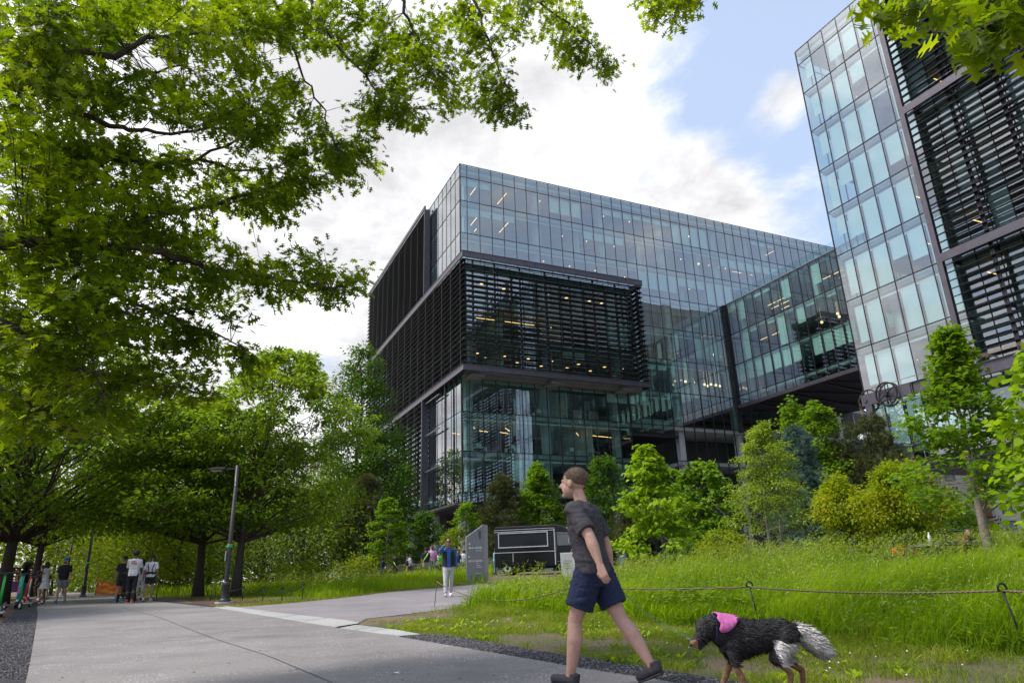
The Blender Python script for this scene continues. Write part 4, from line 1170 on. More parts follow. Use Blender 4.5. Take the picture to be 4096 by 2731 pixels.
def wheel(v, z, r, u=45.7):
    s = MB()
    prev = None; n = 36
    for k in range(n):
        a0, a1 = 2*PI*k/n, 2*PI*(k+1)/n
        for (ra, rb, ua, ub_) in ((r, r-.10, u-.05, u+.05),):
            P_ = lambda rr, a, uu: (uu, v+rr*math.cos(a), z+rr*math.sin(a))
            s.quad(P_(ra, a0, ua), P_(ra, a1, ua), P_(rb, a1, ua), P_(rb, a0, ua)); s.quad(P_(ra, a0, ub_), P_(rb, a0, ub_), P_(rb, a1, ub_), P_(ra, a1, ub_))
            s.quad(P_(ra, a0, ua), P_(ra, a0, ub_), P_(ra, a1, ub_), P_(ra, a1, ua)); s.quad(P_(rb, a0, ua), P_(rb, a1, ua), P_(rb, a1, ub_), P_(rb, a0, ub_))
    for k in range(6):
        a = PI/6 + k*PI/3; s.tube([(u, v, z), (u, v+(r-.05)*math.cos(a), z+(r-.05)*math.sin(a))], [.05, .035], 5)
    s.lathe([(.001, -.12), (.16, -.12), (.16, .12), (.001, .12)], (u, v, z), 12, Matrix.Rotation(PI/2, 3, 'Y'))
    s.build('wheel', MT['frame'], gt, base=gb)
    s = MB(); s.lathe([(.001, -.02), (.17, -.02), (.17, .02), (.001, .02)], (45.83, v, z), 12, Matrix.Rotation(PI/2, 3, 'Y'))
    for k in range(8): s.ellipsoid((45.80, v+.13*math.cos(k*PI/4), z+.13*math.sin(k*PI/4)), (.03, .025, .025), 6, 4)
    s.build('hub_plate', MT['beam'], gt, base=gb)
wheel(34.95, 12.62, .92, 46.28); wheel(33.2, 12.72, .92, 46.28); wheel(33.0, 12.68, .90, 45.66); wheel(25.9, 12.62, .95, 46.28)
cab = surf('copper_cable', (.30, .17, .12), (.4, .25, .18), 3, .5)
s = MB()
for dz in (0, .07, .14): s.tube([(46.28, 34.9, 13.56-dz*.3), (46.28, 25.9, 13.58+dz), (46.2, 18, 13.6+dz*1.6)], .016, 4)
for dv in (0, .06, .12): s.tube([(46.28, 35.86-dv, 12.6), (46.28, 35.75-dv, 5.0)], .016, 4); s.tube([(46.28, 34.1-dv, 12.5), (46.28, 33.9-dv, 7.9)], .014, 4)
s.box(46.1, 46.4, 33.6, 34.0, 7.4, 7.9)
s.build('hoist_cable', cab, gt, base=gb)

# --- letters on the building behind the van
gold = surf('gold_letter', (.55, .34, .12), (.65, .42, .16), 3, .4, .6)
sp_ = at(1290, 1213, 54)
sgn = empty('entrance_sign', sp_, rad(2), 'dark fascia board with gold letters above the black van', 'sign')
s = MB(); s.box(-3.6, 3.6, 0, .35, -.5, .55); s.box(-3.7, -3.5, .05, .3, -4.5, -.5); s.box(3.5, 3.7, .05, .3, -4.5, -.5); s.build('board', MT['frame'], sgn)
text('ATLANTA', .62, Matrix.Translation((-.3, -.03, -.22)) @ Matrix.Rotation(PI/2, 4, 'X'), gold, sgn, 'lettering', .02)

# --- apartment house far off to the right, seen under the tower
ap = empty('apartment_house', (74, 117, 1), rad(-14), 'beige apartment house with orange balconies seen under the right-hand block', 'building')
apw = surf('beige_render', (.52, .47, .40), (.6, .55, .48), .5, .85); apo = surf('orange_panel', (.45, .10, .03), (.55, .14, .05), 1, .8)
s = MB(); s.box(-22, 12, 0, 16, 0, 15); s.box(-22.3, 12.3, -.3, 16.3, 15.01, 15.5); s.build('wall', apw, ap)
gl = surf('apartment_glass', (.10, .14, .16), (.2, .26, .28), 2, .15)
for f_ in range(5):
    for k in range(9):
        x = -20 + 3.6*k; z = .8 + 2.9*f_
        if k % 2 == 0:
            s = MB(); s.box(x-.1, x+1.9, -.05, .02, z, z+2.3); r_o = s.build('balcony_recess', gl, ap)
            s = MB(); s.box(x+.9, x+1.9, -.09, -.051, z, z+2.3); s.build('panel', apo, ap)
            s = MB(); s.box(x-.2, x+2.0, -1.1, -.1, z-.15, z)
            for q_ in range(12): s.box(x-.2+q_*.195, x-.16+q_*.195, -1.1, -1.06, z, z+1.0)
            s.box(x-.2, x+2.0, -1.12, -1.04, z+1.0, z+1.06); s.build('balcony', MT['frame'], ap)
        else:
            s = MB(); s.box(x, x+1.3, -.06, -.01, z+.4, z+2.1); w__ = s.build('window', gl, ap)
            s = MB(); s.box(x-.08, x, -.1, 0, z+.32, z+2.18); s.box(x+1.3, x+1.38, -.1, 0, z+.32, z+2.18); s.box(x+.001, x+1.299, -.1, 0, z+.32, z+.4); s.box(x+.001, x+1.299, -.1, 0, z+2.1, z+2.18); s.build('window_frame', MT['frame'], ap)
# --- unseen block added behind the camera, to darken what the lower glass mirrors
bk = empty('mirrored_brick_block', (46, -34, 0), rad(24), 'unseen dark brick block added behind the viewer for the glass to mirror', 'building')
brk = surf('brick', (.13, .06, .045), (.2, .1, .075), 6, .9)
s = MB(); s.box(-45, 45, -12, 0, 0, 15.5); s.build('wall', brk, bk)
for k in range(18):
    for f_ in range(3):
        s = MB(); s.box(-43+4.9*k, -40.4+4.9*k, -.02, .06, 2+4.4*f_, 4.8+4.4*f_); s.build('window', gl, bk)
# ------------------------------------------------------------------ trees
OAK_H = [(0, 0), (.03, .10), (.13, .17), (.30, .20), (.35, .27), (.20, .28), (.09, .36), (.17, .45), (.44, .50), (.47, .58), (.30, .58), (.10, .63), (.16, .72), (.34, .80), (.30, .86), (.14, .84), (.07, .92), (0, 1)]
def fold(half, zf=.10, dr=.18):
    tv = [(x, y, zf*x - dr*y*y) for x, y in half] + [(-x, y, zf*x - dr*y*y) for x, y in half[1:-1]]
    k = len(half)
    f1 = list(range(k)); f2 = [0] + list(range(k, k + k - 2)) + [k-1]
    return tv, [tuple(reversed(f1)), tuple(f2)]
T_OAK = fold(OAK_H)
T_MAPLE = ([(0, 0, 0), (.12, .18, .02), (.45, .12, -.05), (.34, .35, 0), (.52, .62, -.08), (.22, .60, 0), (0, 1, -.10), (-.22, .60, 0), (-.52, .62, -.08), (-.34, .35, 0), (-.45, .12, -.05), (-.12, .18, .02)], [tuple(range(12))])
T_HEART = ([(0, .08, 0), (.22, 0, -.03), (.45, .22, -.06), (.42, .55, -.06), (0, 1, -.2), (-.42, .55, -.06), (-.45, .22, -.06), (-.22, 0, -.03)], [(0, 1, 2, 3, 4), (0, 4, 5, 6, 7)])
T_SMALL = ([(0, 0, 0), (.24, .40, .05), (0, 1, -.1), (-.24, .40, .05)], [(0, 1, 2, 3)])
T_POINT = ([(0, 0, 0), (.26, .30, .05), (.20, .65, .0), (0, 1, -.14), (-.20, .65, 0), (-.26, .30, .05)], [(0, 1, 2, 3, 4, 5)])
def tuft_t():
    v = []; f = []
    r = random.Random(1)
    for k in range(9):
        a = 2*PI*k/9; d = Vector((math.cos(a)*.55, .65 + .3*r.random(), math.sin(a)*.55)).normalized()
        s_ = d.cross(Vector((.3, .2, 1))).normalized()*.045
        n = len(v); v += [tuple(-s_), tuple(s_), tuple(d)]; f.append((n, n+1, n+2))
    return v, f
T_NEEDLE = tuft_t()
LM = dict(
    oak=leafmat('oak_leaf', (.040, .078, .003), (.125, .190, .006), (.28, .34, .016), .58, .38, .5),
    oakb=leafmat('oak_leaf_far', (.055, .110, .009), (.130, .210, .015), (.25, .33, .028), .50, .45, .25),
    maple=leafmat('maple_leaf', (.060, .135, .007), (.12, .22, .011), (.20, .30, .02), .40, .42, .8),
    mapled=leafmat('maple_leaf_dark', (.030, .080, .008), (.060, .135, .014), (.11, .19, .02), .36, .42, .8),
    redbud=leafmat('redbud_leaf', (.10, .19, .008), (.20, .32, .014), (.32, .43, .03), .42, .38, .8),
    birch=leafmat('birch_leaf', (.10, .16, .018), (.21, .30, .03), (.36, .42, .08), .35, .42, .8),
    spruce=leafmat('blue_needles', (.05, .10, .085), (.09, .155, .13), (.15, .22, .18), .12, .7, .8),
    pine=leafmat('pine_needles', (.045, .062, .022), (.080, .095, .035), (.12, .13, .05), .15, .7, .8),
    yellow=leafmat('yellow_green_leaf', (.09, .16, .008), (.22, .29, .012), (.46, .34, .03), .42, .45, 1.1),
    wood=leafmat('woodland_leaf', (.050, .090, .009), (.11, .17, .014), (.18, .245, .022), .35, .5, .12),
    lime=leafmat('bright_green_leaf', (.10, .155, .007), (.18, .24, .012), (.28, .32, .02), .42, .5, .3),
)
def tree(name, label, base, H, leaf, mat, z0=.25, R=lambda t: 1.0, nC=120, nL=40, lsz=.10, spread=.35, flat=.55, trunk=.14, lean=(0, 0), seed=1,
         cat='tree', group=None, bark=None, droop=.3, inner=.45, nlimb=None, fork=1, kx=1.0, hollow=.35):
    """base: Vector at the ground. Crown = leaf sprays round cluster centres inside an uneven envelope of radius R(t), carried by limbs."""
    r = random.Random(seed); rn = np.random.default_rng(seed)
    root = empty(name, base, 0, label, cat, group)
    ph = [r.random()*6.28 for _ in range(4)]
    def ang_k(a, t): return 1 + .20*math.sin(2*a + ph[0] + 3*t) + .16*math.sin(3*a + ph[1] - 7*t) + .14*math.sin(5*a + ph[2] + 12*t)
    wood = MB()
    stems = []
    for s_ in range(fork):
        off = Vector((math.cos(s_*2.4 + ph[3]), math.sin(s_*2.4 + ph[3]), 0)) * (0 if fork == 1 else .12*H)
        pts = []; rad_ = []
        for k in range(9):
            t = k/8
            p = Vector((lean[0]*t*t*H, lean[1]*t*t*H, t*H*.96)) + off*t + Vector((r.gauss(0, .012)*H*t, r.gauss(0, .012)*H*t, 0))
            pts.append(p); rad_.append(trunk*(1 - .88*t**.9) / (1 if fork == 1 else 1.3) + .008)
        rad_[0] *= 1.35
        wood.tube(pts, rad_, 9, True); stems.append(pts)
    def trunk_at(stem, z):
        z = max(0, min(H*.95, z)); k = min(7, int(z/(H*.96)*8)); t = z/(H*.96)*8 - k
        return stem[k].lerp(stem[k+1], t)
    C = []
    for i in range(nC):
        t = r.random()**.85
        a = r.random()*2*PI
        rr = R(t) * r.uniform(.78, 1.18) * ang_k(a, t) * (hollow + (1-hollow)*r.random()**inner)
        z = H*(z0 + (1-z0)*t)
        ax = Vector((lean[0]*(z/H)**2*H, lean[1]*(z/H)**2*H, 0))
        C.append((ax + Vector((math.cos(a)*rr*kx, math.sin(a)*rr, z - droop*rr*.25 + r.gauss(0, .03)*H*.3)), a, rr, t))
    nlimb = nlimb or max(10, nC//6)
    limb_pts = []
    order = list(range(nC)); r.shuffle(order)
    for i in order[:nlimb]:
        c, a, rr, t = C[i]; st = stems[i % fork]
        zs = max(H*z0*.75, c.z - rr*(.55 + .3*r.random()))
        p0 = trunk_at(st, zs); mid = p0.lerp(c, .5) + Vector((0, 0, -.02*rr + .08*rr*r.random()))
        q1 = p0.lerp(mid, .5) + Vector((r.gauss(0, .05)*rr, r.gauss(0, .05)*rr, 0)); q2 = mid.lerp(c, .5) + Vector((r.gauss(0, .05)*rr, r.gauss(0, .05)*rr, 0))
        rb = max(.012, trunk*.34*(1 - zs/H*.7))
        wood.tube([p0, q1, mid, q2, c], [rb, rb*.8, rb*.6, rb*.4, rb*.2], 5, False)
        limb_pts += [q1, mid, q2, c]
    LP = np.array([tuple(p) for p in limb_pts])
    for i in order[nlimb:]:
        c = C[i][0]
        d = LP - np.array(tuple(c)); d2 = (d**2).sum(1) + 4*np.maximum(0, LP[:, 2] - c.z)**2
        p0 = Vector(LP[int(np.argmin(d2))]); mid = p0.lerp(c, .5) + Vector((r.gauss(0, .05), r.gauss(0, .05), .04))
        wood.tube([p0, mid, c], [max(.007, trunk*.08), max(.006, trunk*.055), .004], 4, False)
    wood.build('trunk', bark or MT['bark'], root, smooth=True, fix=False)
    # sprays
    cc = np.array([tuple(c[0]) for c in C]); aa = np.array([c[1] for c in C])
    n = nC*nL
    ci = np.repeat(np.arange(nC), nL)
    sz = (spread * (.7 + .6*rn.random(nC)) * (1.12 - .55*np.array([c[3] for c in C])))[ci]
    g = rn.normal(0, 1, (n, 3)) * np.stack([sz, sz, sz*flat], 1)
    out_ = np.stack([np.cos(aa[ci]), np.sin(aa[ci]), np.zeros(n)], 1)
    Pp = cc[ci] + g + out_ * (sz*.3)[:, None]
    Pp[:, 2] -= droop * np.hypot(g[:, 0], g[:, 1]) * .3
    D_ = g/np.maximum(1e-6, np.linalg.norm(g, axis=1, keepdims=True))*.9 + out_*.5 + rn.normal(0, .45, (n, 3)); D_[:, 2] -= droop*.8
    U_ = np.tile([[0, 0, 1.0]], (n, 1)) + rn.normal(0, .45, (n, 3))
    S_ = lsz*(.65 + .6*rn.random(n))
    # tint by spray: the young growth sits at the outside of the crown
    rnd = np.clip(.55*rn.random(n) + .35*rn.random(nC)[ci] + .10*rn.random(n), 0, 1)
    stamp('crown', Pp, bases(D_, U_), S_, leaf[0], leaf[1], LM[mat], root, rnd)
    return root
cone = lambda w, p=.8: (lambda t: w*(1-t)**p*(.35 + .65*min(1, t*5)) + .05)
egg = lambda w, m=.4: (lambda t: w*math.sqrt(max(0.02, 1 - ((t-m)/(1-m if t > m else m*1.15))**2)))

# --- the big oak whose boughs hang over the path from the left
def boughs(name, label, base, limbs, blobs, cat='tree', lsz=.135, seed=3, dens=1.0, trunkpts=None, trunkr=.22, sag=.04, nper=11):
    r = random.Random(seed); rn = np.random.default_rng(seed)
    root = empty(name, base, 0, label, cat)
    B0 = Vector(base)
    wood = MB(); pts_all = []
    if trunkpts: wood.tube([Vector(p)-B0 for p in trunkpts], [trunkr*(1-.5*k/(len(trunkpts)-1)) for k in range(len(trunkpts))], 12)
    for L_, rr in limbs:
        P_ = [Vector(p)-B0 for p in L_]
        Q = []
        for a, b in zip(P_, P_[1:]):
            m_ = 4
            for k in range(m_): Q.append(a.lerp(b, k/m_) + Vector((r.gauss(0, .02), r.gauss(0, .02), r.gauss(0, .02))))
        Q.append(P_[-1]); n = len(Q)
        wood.tube(Q, [rr*(1 - .85*k/(n-1)) + .004 for k in range(n)], 8)
        pts_all += Q
    LP = np.array([tuple(p) for p in pts_all])
    PP = []; DD = []; UU = []; SS = []; RR = []
    for (cx_, cy_2, rx, ry, d0, d1, n) in blobs:
        for _ in range(int(n*dens)):
            while True:
                a, b = r.uniform(-1, 1), r.uniform(-1, 1)
                if a*a + b*b < 1: break
            d_ = r.uniform(d0, d1)
            c = at(cx_ + a*rx, cy_2 + b*ry, d_) - B0
            dd = LP - np.array(tuple(c)); j = int(np.argmin((dd**2).sum(1)))
            p0 = Vector(LP[j]); L = (c-p0).length
            if L > .9 and r.random() < .75:           # pull the twig onto an existing one instead of a long bare line
                p0 = c + (p0-c).normalized()*.8
            mid = p0.lerp(c, .55) + Vector((r.gauss(0, .03), r.gauss(0, .03), .05*L*.3))
            wood.tube([p0, mid, c], [.0055, .0042, .002], 4, False)
            tint = r.random()
            dirv = (c-p0).normalized() if L > .05 else Vector((1, 0, 0))
            for k in range(nper):
                t = r.random()
                q_ = p0.lerp(c, .45 + .6*t) + Vector((r.gauss(0, .085), r.gauss(0, .085), r.gauss(0, .032)))
                dv = dirv*.8 + Vector((r.gauss(0, .6), r.gauss(0, .6), r.gauss(-.3, .32)))
                PP.append(tuple(q_)); DD.append(tuple(dv)); UU.append((r.gauss(0, .45), r.gauss(0, .45), 1)); SS.append(lsz*r.uniform(.55, 1.2)); RR.append(min(1, .5*r.random() + .5*tint))
    wood.build('branches', MT['bark'], root, smooth=True, fix=False)
    stamp('crown', np.array(PP), bases(np.array(DD), np.array(UU)), np.array(SS), T_OAK[0], T_OAK[1], LM['oak'], root, np.array(RR))
    print(name, 'leaves', len(PP))
    return root
tb_ = g3(-7.6, 4.6)
def A_(*c): return at(*c)
TR = [tb_, tb_ + Vector((.05, .1, 2.2)), tb_ + Vector((.1, .2, 4.4)), tb_ + Vector((.2, .5, 7.2)), tb_ + Vector((.3, .8, 10))]
limbs = [
    ([TR[2], A_(-60, 260, 7.6), A_(60, 165, 7.2), A_(118, 95, 7.0), A_(150, -20, 6.8), A_(190, -160, 6.4)], .085),
    ([A_(100, 128, 7.1), A_(260, 128, 7.4), A_(380, 85, 7.6), A_(520, 80, 7.8), A_(640, 66, 8.0)], .040),
    ([A_(0, 200, 7.4), A_(170, 212, 7.7), A_(300, 180, 8.0), A_(420, 150, 8.2)], .035),
    ([A_(60, 170, 7.2), A_(160, 250, 7.5), A_(280, 292, 7.8), A_(360, 305, 8), A_(470, 298, 8.3), A_(560, 290, 8.5)], .035),
    ([TR[1], A_(-80, 290, 7.8), A_(0, 300, 7.6), A_(150, 335, 7.7), A_(280, 365, 7.9), A_(360, 375, 8.1), A_(450, 368, 8.4), A_(580, 295, 8.8)], .060),
    ([A_(450, 368, 8.4), A_(560, 392, 8.8), A_(640, 385, 9)], .020),
    ([A_(150, 335, 7.7), A_(240, 390, 8.0), A_(270, 425, 8.1)], .02),
    ([TR[1], A_(-60, 520, 7.8), A_(60, 560, 7.6), A_(220, 545, 7.9), A_(330, 500, 8.2), A_(450, 478, 8.6), A_(600, 440, 9.0), A_(680, 410, 9.3)], .060),
    ([TR[1], A_(-40, 560, 7.4), A_(120, 560, 7.3), A_(280, 565, 7.5), A_(400, 590, 7.8), A_(500, 620, 8.1), A_(640, 640, 8.6), A_(760, 665, 9.0)], .065),
    ([A_(60, 560, 7.3), A_(180, 620, 7.3), A_(270, 680, 7.5), A_(430, 740, 8), A_(560, 800, 8.4)], .028),
    ([A_(170, 570, 7.2), A_(172, 700, 7.0), A_(182, 760, 7.0), A_(215, 850, 7.0), A_(240, 900, 7.1)], .02),
    ([TR[1], A_(-60, 700, 7.5), A_(50, 760, 7.4), A_(140, 840, 7.5), A_(260, 868, 7.7), A_(360, 880, 8.0), A_(480, 905, 8.4)], .034),
    ([TR[0] + Vector((0, 0, 2.6)), A_(-60, 860, 7.6), A_(30, 900, 7.5), A_(110, 960, 7.6), A_(190, 1010, 7.8)], .028),
    ([TR[3], A_(300, -260, 7.6), A_(620, -200, 8.2), A_(860, -90, 8.6), A_(925, 10, 8.9), A_(960, 90, 9.0), A_(985, 170, 9.1)], .055),
    ([A_(860, -90, 8.6), A_(1080, -40, 9.0), A_(1110, 60, 9.1), A_(1150, 170, 9.2), A_(1190, 250, 9.3)], .028),
    ([A_(1080, -40, 9.0), A_(1240, 10, 9.3), A_(1330, 70, 9.5), A_(1390, 140, 9.7)], .024),
    ([A_(700, -150, 8.4), A_(720, 20, 8.6), A_(790, 130, 8.7), A_(880, 220, 8.8), A_(950, 250, 8.9)], .024),
    ([A_(620, -200, 8.2), A_(600, -60, 8.1), A_(650, 60, 8.3), A_(700, 180, 8.6), A_(740, 260, 8.8), A_(770, 330, 9)], .024),
    ([A_(400, -120, 7.8), A_(430, 0, 7.8), A_(470, 60, 7.9)], .02),
    ([A_(1240, 10, 9.3), A_(1420, -70, 9.6), A_(1520, -10, 9.8), A_(1560, 40, 9.9)], .018),
]
blobs = [ # centre x, y, half-width, half-height (photo points), nearest, farthest metres, sprays
    (120, 60, 170, 80, 6.0, 9.0, 105), (380, 30, 190, 50, 6.6, 9.5, 80), (600, 30, 120, 55, 7.2, 9.5, 60), (470, 110, 120, 30, 7, 9, 26), (690, 70, 60, 60, 7.5, 9.3, 26),
    (800, 60, 90, 80, 8, 9.6, 48), (900, 150, 85, 80, 8, 9.6, 48), (880, 235, 60, 50, 8.2, 9.6, 20), (950, 270, 35, 35, 8.4, 9.4, 10), (1010, 90, 80, 100, 8.4, 9.8, 50), (1060, 200, 60, 70, 8.6, 9.8, 26), (1150, 190, 45, 60, 8.7, 9.8, 18), (1125, 255, 35, 28, 8.8, 9.8, 9), (1190, 255, 22, 30, 8.9, 9.8, 7),
    (1130, 50, 80, 70, 8.6, 9.8, 34), (1260, 45, 80, 55, 8.8, 10, 30), (1330, 95, 60, 55, 9, 10, 20), (1390, 155, 28, 45, 9.2, 10.2, 11), (1300, 150, 26, 30, 9.2, 10, 7),
    (90, 200, 140, 80, 6.0, 9.0, 70), (300, 215, 130, 45, 6.8, 9, 42), (560, 205, 110, 55, 7.2, 9.2, 44), (480, 270, 110, 35, 7.4, 9.2, 30), (650, 235, 45, 50, 8, 9.3, 16),
    (100, 330, 130, 60, 6.2, 9.0, 52), (250, 370, 110, 50, 6.6, 9, 40), (400, 375, 80, 26, 7.6, 9, 16), (580, 320, 60, 45, 8.2, 9.4, 18), (690, 300, 70, 50, 8.2, 9.6, 26), (740, 370, 80, 50, 8.2, 9.6, 34), (820, 350, 50, 45, 8.4, 9.6, 16), (860, 290, 40, 40, 8.6, 9.6, 9), (870, 385, 26, 26, 8.8, 9.8, 5), (790, 425, 55, 25, 8.6, 9.8, 10),
    (130, 440, 160, 60, 6.4, 9.2, 56), (350, 445, 100, 40, 7.2, 9.2, 26), (560, 430, 110, 55, 8, 9.6, 40), (680, 440, 80, 45, 8.4, 9.8, 24), (620, 490, 70, 30, 8.4, 9.6, 12),
    (130, 545, 170, 60, 6.4, 9.2, 58), (370, 520, 130, 55, 7.4, 9.2, 36), (480, 570, 70, 35, 7.8, 9, 12),
    (120, 650, 170, 70, 6.2, 9.0, 64), (330, 620, 110, 50, 7.0, 9, 32), (470, 640, 90, 32, 7.6, 9.2, 20), (600, 625, 70, 40, 8.2, 9.4, 16), (700, 600, 70, 55, 8.4, 9.8, 22), (770, 650, 60, 50, 8.6, 9.8, 18), (830, 650, 34, 50, 8.8, 9.8, 9), (640, 670, 60, 28, 8.4, 9.4, 9),
    (100, 760, 140, 60, 6.4, 9.0, 44), (290, 740, 120, 55, 7, 9.2, 32), (430, 730, 90, 50, 7.6, 9.2, 18), (540, 715, 40, 30, 8, 9.2, 5), (460, 810, 110, 50, 7.8, 9.2, 22), (590, 830, 60, 40, 8.2, 9.4, 10),
    (90, 870, 130, 60, 6.6, 9.0, 36), (280, 860, 120, 50, 7.2, 9, 24), (420, 895, 80, 35, 7.8, 9, 12), (90, 970, 120, 50, 6.8, 9.0, 24), (230, 960, 90, 40, 7.2, 9, 12),
]
boughs('oak_tree', 'broad oak reaching its lobed-leaf boughs over the path from the left', tb_, limbs, blobs, trunkpts=TR, dens=1.05, lsz=.118, nper=16)
# another oak: twigs hanging in at the top edge and the top right corner
tb2 = g3(9.5, -3.0)
TR2 = [tb2, tb2 + Vector((0, .1, 4)), tb2 + Vector((-.3, .5, 8)), tb2 + Vector((-.6, 1.2, 10))]
limbs2 = [([TR2[2], A_(2900, -900, 5.0), A_(2600, -420, 4.6), A_(2420, -80, 4.4), A_(2300, 40, 4.3), A_(2230, 80, 4.3)], .05), ([A_(2420, -80, 4.4), A_(2200, -60, 4.5), A_(2080, -10, 4.6), A_(2030, 25, 4.6)], .02)]
blobs2 = [(2050, 5, 42, 30, 4.3, 4.9, 8), (2110, 40, 30, 24, 4.3, 4.8, 5), (2200, -10, 80, 20, 4.3, 5, 12), (2240, 65, 50, 38, 4.1, 4.7, 12), (2310, 60, 50, 50, 4.0, 4.7, 16), (2340, 10, 30, 40, 4.0, 4.7, 9)]
boughs('oak_tree', 'oak twigs with large lobed leaves hanging in at the top right before the louvers', tb2, limbs2, blobs2, trunkpts=TR2, lsz=.15, seed=9, nper=6)
tb3 = g3(3.5, -4.5)
TR3 = [tb3, tb3 + Vector((0, .1, 5)), tb3 + Vector((-.1, 2.5, 9)), tb3 + Vector((0, 5, 10.5))]
limbs3 = [([TR3[3], A_(1650, -260, 8.6), A_(1580, -40, 8.8), A_(1550, 30, 8.9)], .03), ([A_(1650, -260, 8.6), A_(1500, -80, 8.9), A_(1490, 0, 9), A_(1510, 50, 9)], .02)]
blobs3 = [(1500, 10, 40, 32, 8.6, 9.2, 13), (1560, 25, 40, 36, 8.6, 9.2, 15), (1600, 0, 34, 20, 8.6, 9.2, 9), (1505, 60, 16, 12, 8.8, 9.2, 2), (1550, 62, 14, 12, 8.8, 9.2, 2)]
boughs('oak_tree', 'sprig of oak leaves dipping into the blue sky at the top edge', tb3, limbs3, blobs3, trunkpts=TR3, seed=12, nper=9)

# --- trees beyond, left side
def fit(bx_, dist, ax_, ay_):
    """foot under one photo column, leader at a photo point: position, height and lean"""
    g_ = T_at(bx_, 1290, dist); a_ = at(ax_, ay_, dist)
    H_ = (a_.z - g_.z) * .96
    return g_, H_, ((a_.x-g_.x)/H_, (a_.y-g_.y)/H_)
def ftree(name, label, f_, leaf, mat, z0, R, nC, nL, ls, sp, fl, tr, **k):
    return tree(name, label, f_[0], f_[1], leaf, mat, z0, R, nC, nL, ls, sp, fl, tr, lean=f_[2], **k)
def T_at(dx, dy, dist):      # ground point under a photo column at a given distance
    p = at(dx, dy, dist); return g3(p.x, p.y)
g1 = T_at(463, 1374, 31)
ftree('oak_tree', 'tall full oak behind the lamp post, thin straight trunk', fit(548, 33.5, 668, 790), T_POINT, 'oakb', .27, lambda t: 4.6*math.sqrt(max(.02, 1-((t-.36)/(.66 if t > .36 else .42))**2))*(.86+.18*math.sin(13*t)), 560, 50, .19, .32, .34, .19, seed=21, inner=.4, hollow=.42)
ftree('oak_tree', 'dark-trunked oak left of the lamp post, bare foot in mulch', fit(463, 36, 455, 905), T_POINT, 'oakb', .34, lambda t: 4.7*math.sqrt(max(.02, 1-((t-.34)/(.68 if t > .34 else .40))**2))*(.86+.18*math.sin(11*t)), 460, 48, .20, .36, .34, .21, seed=22, inner=.4)
tree('oak_tree', 'shady oak at the far left behind the scooters', T_at(3, 1370, 38), 12.5, T_POINT, 'oakb', .27, egg(6.0, .4), 600, 60, .23, .48, .45, .26, seed=23, inner=.4)
tree('oak_tree', 'spreading oak over the left bend of the path', T_at(75, 1350, 52), 13.0, T_POINT, 'oakb', .30, egg(6.2, .45), 480, 52, .30, .55, .5, .22, seed=24, inner=.4)
tree('oak_tree', 'oak left of the path between the scooters and the viewer, crown filling the left edge', g3(-21.5, 19.5), 11.0, T_POINT, 'oakb', .33, egg(5.2, .42), 640, 60, .20, .42, .45, .22, seed=25, inner=.4)
def beyond(dx, dist, H, w_, mat, seed, label, kind=T_SMALL, name='tree', z0=.08, nC=150, nL=44, ls=.34, group=None, fork=1, tr=.2, pf=None):
    return tree(name, label, T_at(dx, 1350, dist), H, kind, mat, z0, (pf or egg)(w_, .45) if pf is None else pf, nC, nL, ls, .9*w_/4.5, .6, tr, seed=seed, inner=.4, fork=fork, group=group)
beyond(60, 66, 8.5, 4.2, 'lime', 31, 'yellow-green tree behind the scooters at the far left')
beyond(165, 96, 7.5, 4.6, 'wood', 32, 'blue-green tree at the end of the path, farthest left of the row', ls=.45)
beyond(235, 88, 8.5, 4.8, 'wood', 33, 'rounded dark tree behind the second lamp', ls=.42)
beyond(290, 80, 11.0, 5.2, 'wood', 34, 'dark green tree right behind the far lamp post', ls=.40)
beyond(345, 76, 9.5, 4.6, 'wood', 35, 'deep green tree above the orange netting', ls=.38)
beyond(405, 56, 6.2, 3.6, 'lime', 36, 'yellow-green tree behind the stroller group', ls=.28)
beyond(330, 60, 5.6, 3.2, 'lime', 361, 'pale lime bush-like tree behind the man in the black cap', ls=.28)
beyond(475, 58, 7.0, 4.2, 'lime', 37, 'light green tree between the dark trunk and the lamp', ls=.28)
beyond(600, 54, 6.5, 4.4, 'wood', 38, 'leafy tree behind the straight trunk', ls=.26)
beyond(690, 52, 6.6, 4.2, 'wood', 39, 'broad dark tree above the left meadow', ls=.26)
beyond(640, 66, 10.5, 5.2, 'wood', 40, 'tall wood-edge tree behind the left meadow', ls=.34)
beyond(790, 60, 8.5, 4.2, 'wood', 42, 'dark dense tree beside the tall poplar foot', ls=.28)
beyond(520, 92, 13, 6.5, 'wood', 41, 'far tree closing the gap behind both trunks', ls=.45)
tree('poplar_tree', 'tall narrow poplar rising beside the dark screened corner', T_at(812, 1340, 62), 20.5, T_SMALL, 'mapled', .12, lambda t: 3.4*(1-t**2.2)**.5*(.7+.3*math.sin(9*t)**2)+.3, 260, 56, .32, .62, .6, .26, seed=43, hollow=.1)
tree('poplar_tree', 'shorter leaning poplar against the lower dark screen', T_at(872, 1340, 60), 12.5, T_SMALL, 'mapled', .2, egg(2.6, .5), 140, 56, .30, .6, .6, .2, seed=44, lean=(.02, 0))
tree('pine_tree', 'dark pine in the shade left of the first small maple', T_at(835, 1330, 52), 7.6, T_NEEDLE, 'pine', .1, cone(2.3), 170, 34, .30, .40, .5, .15, seed=45)
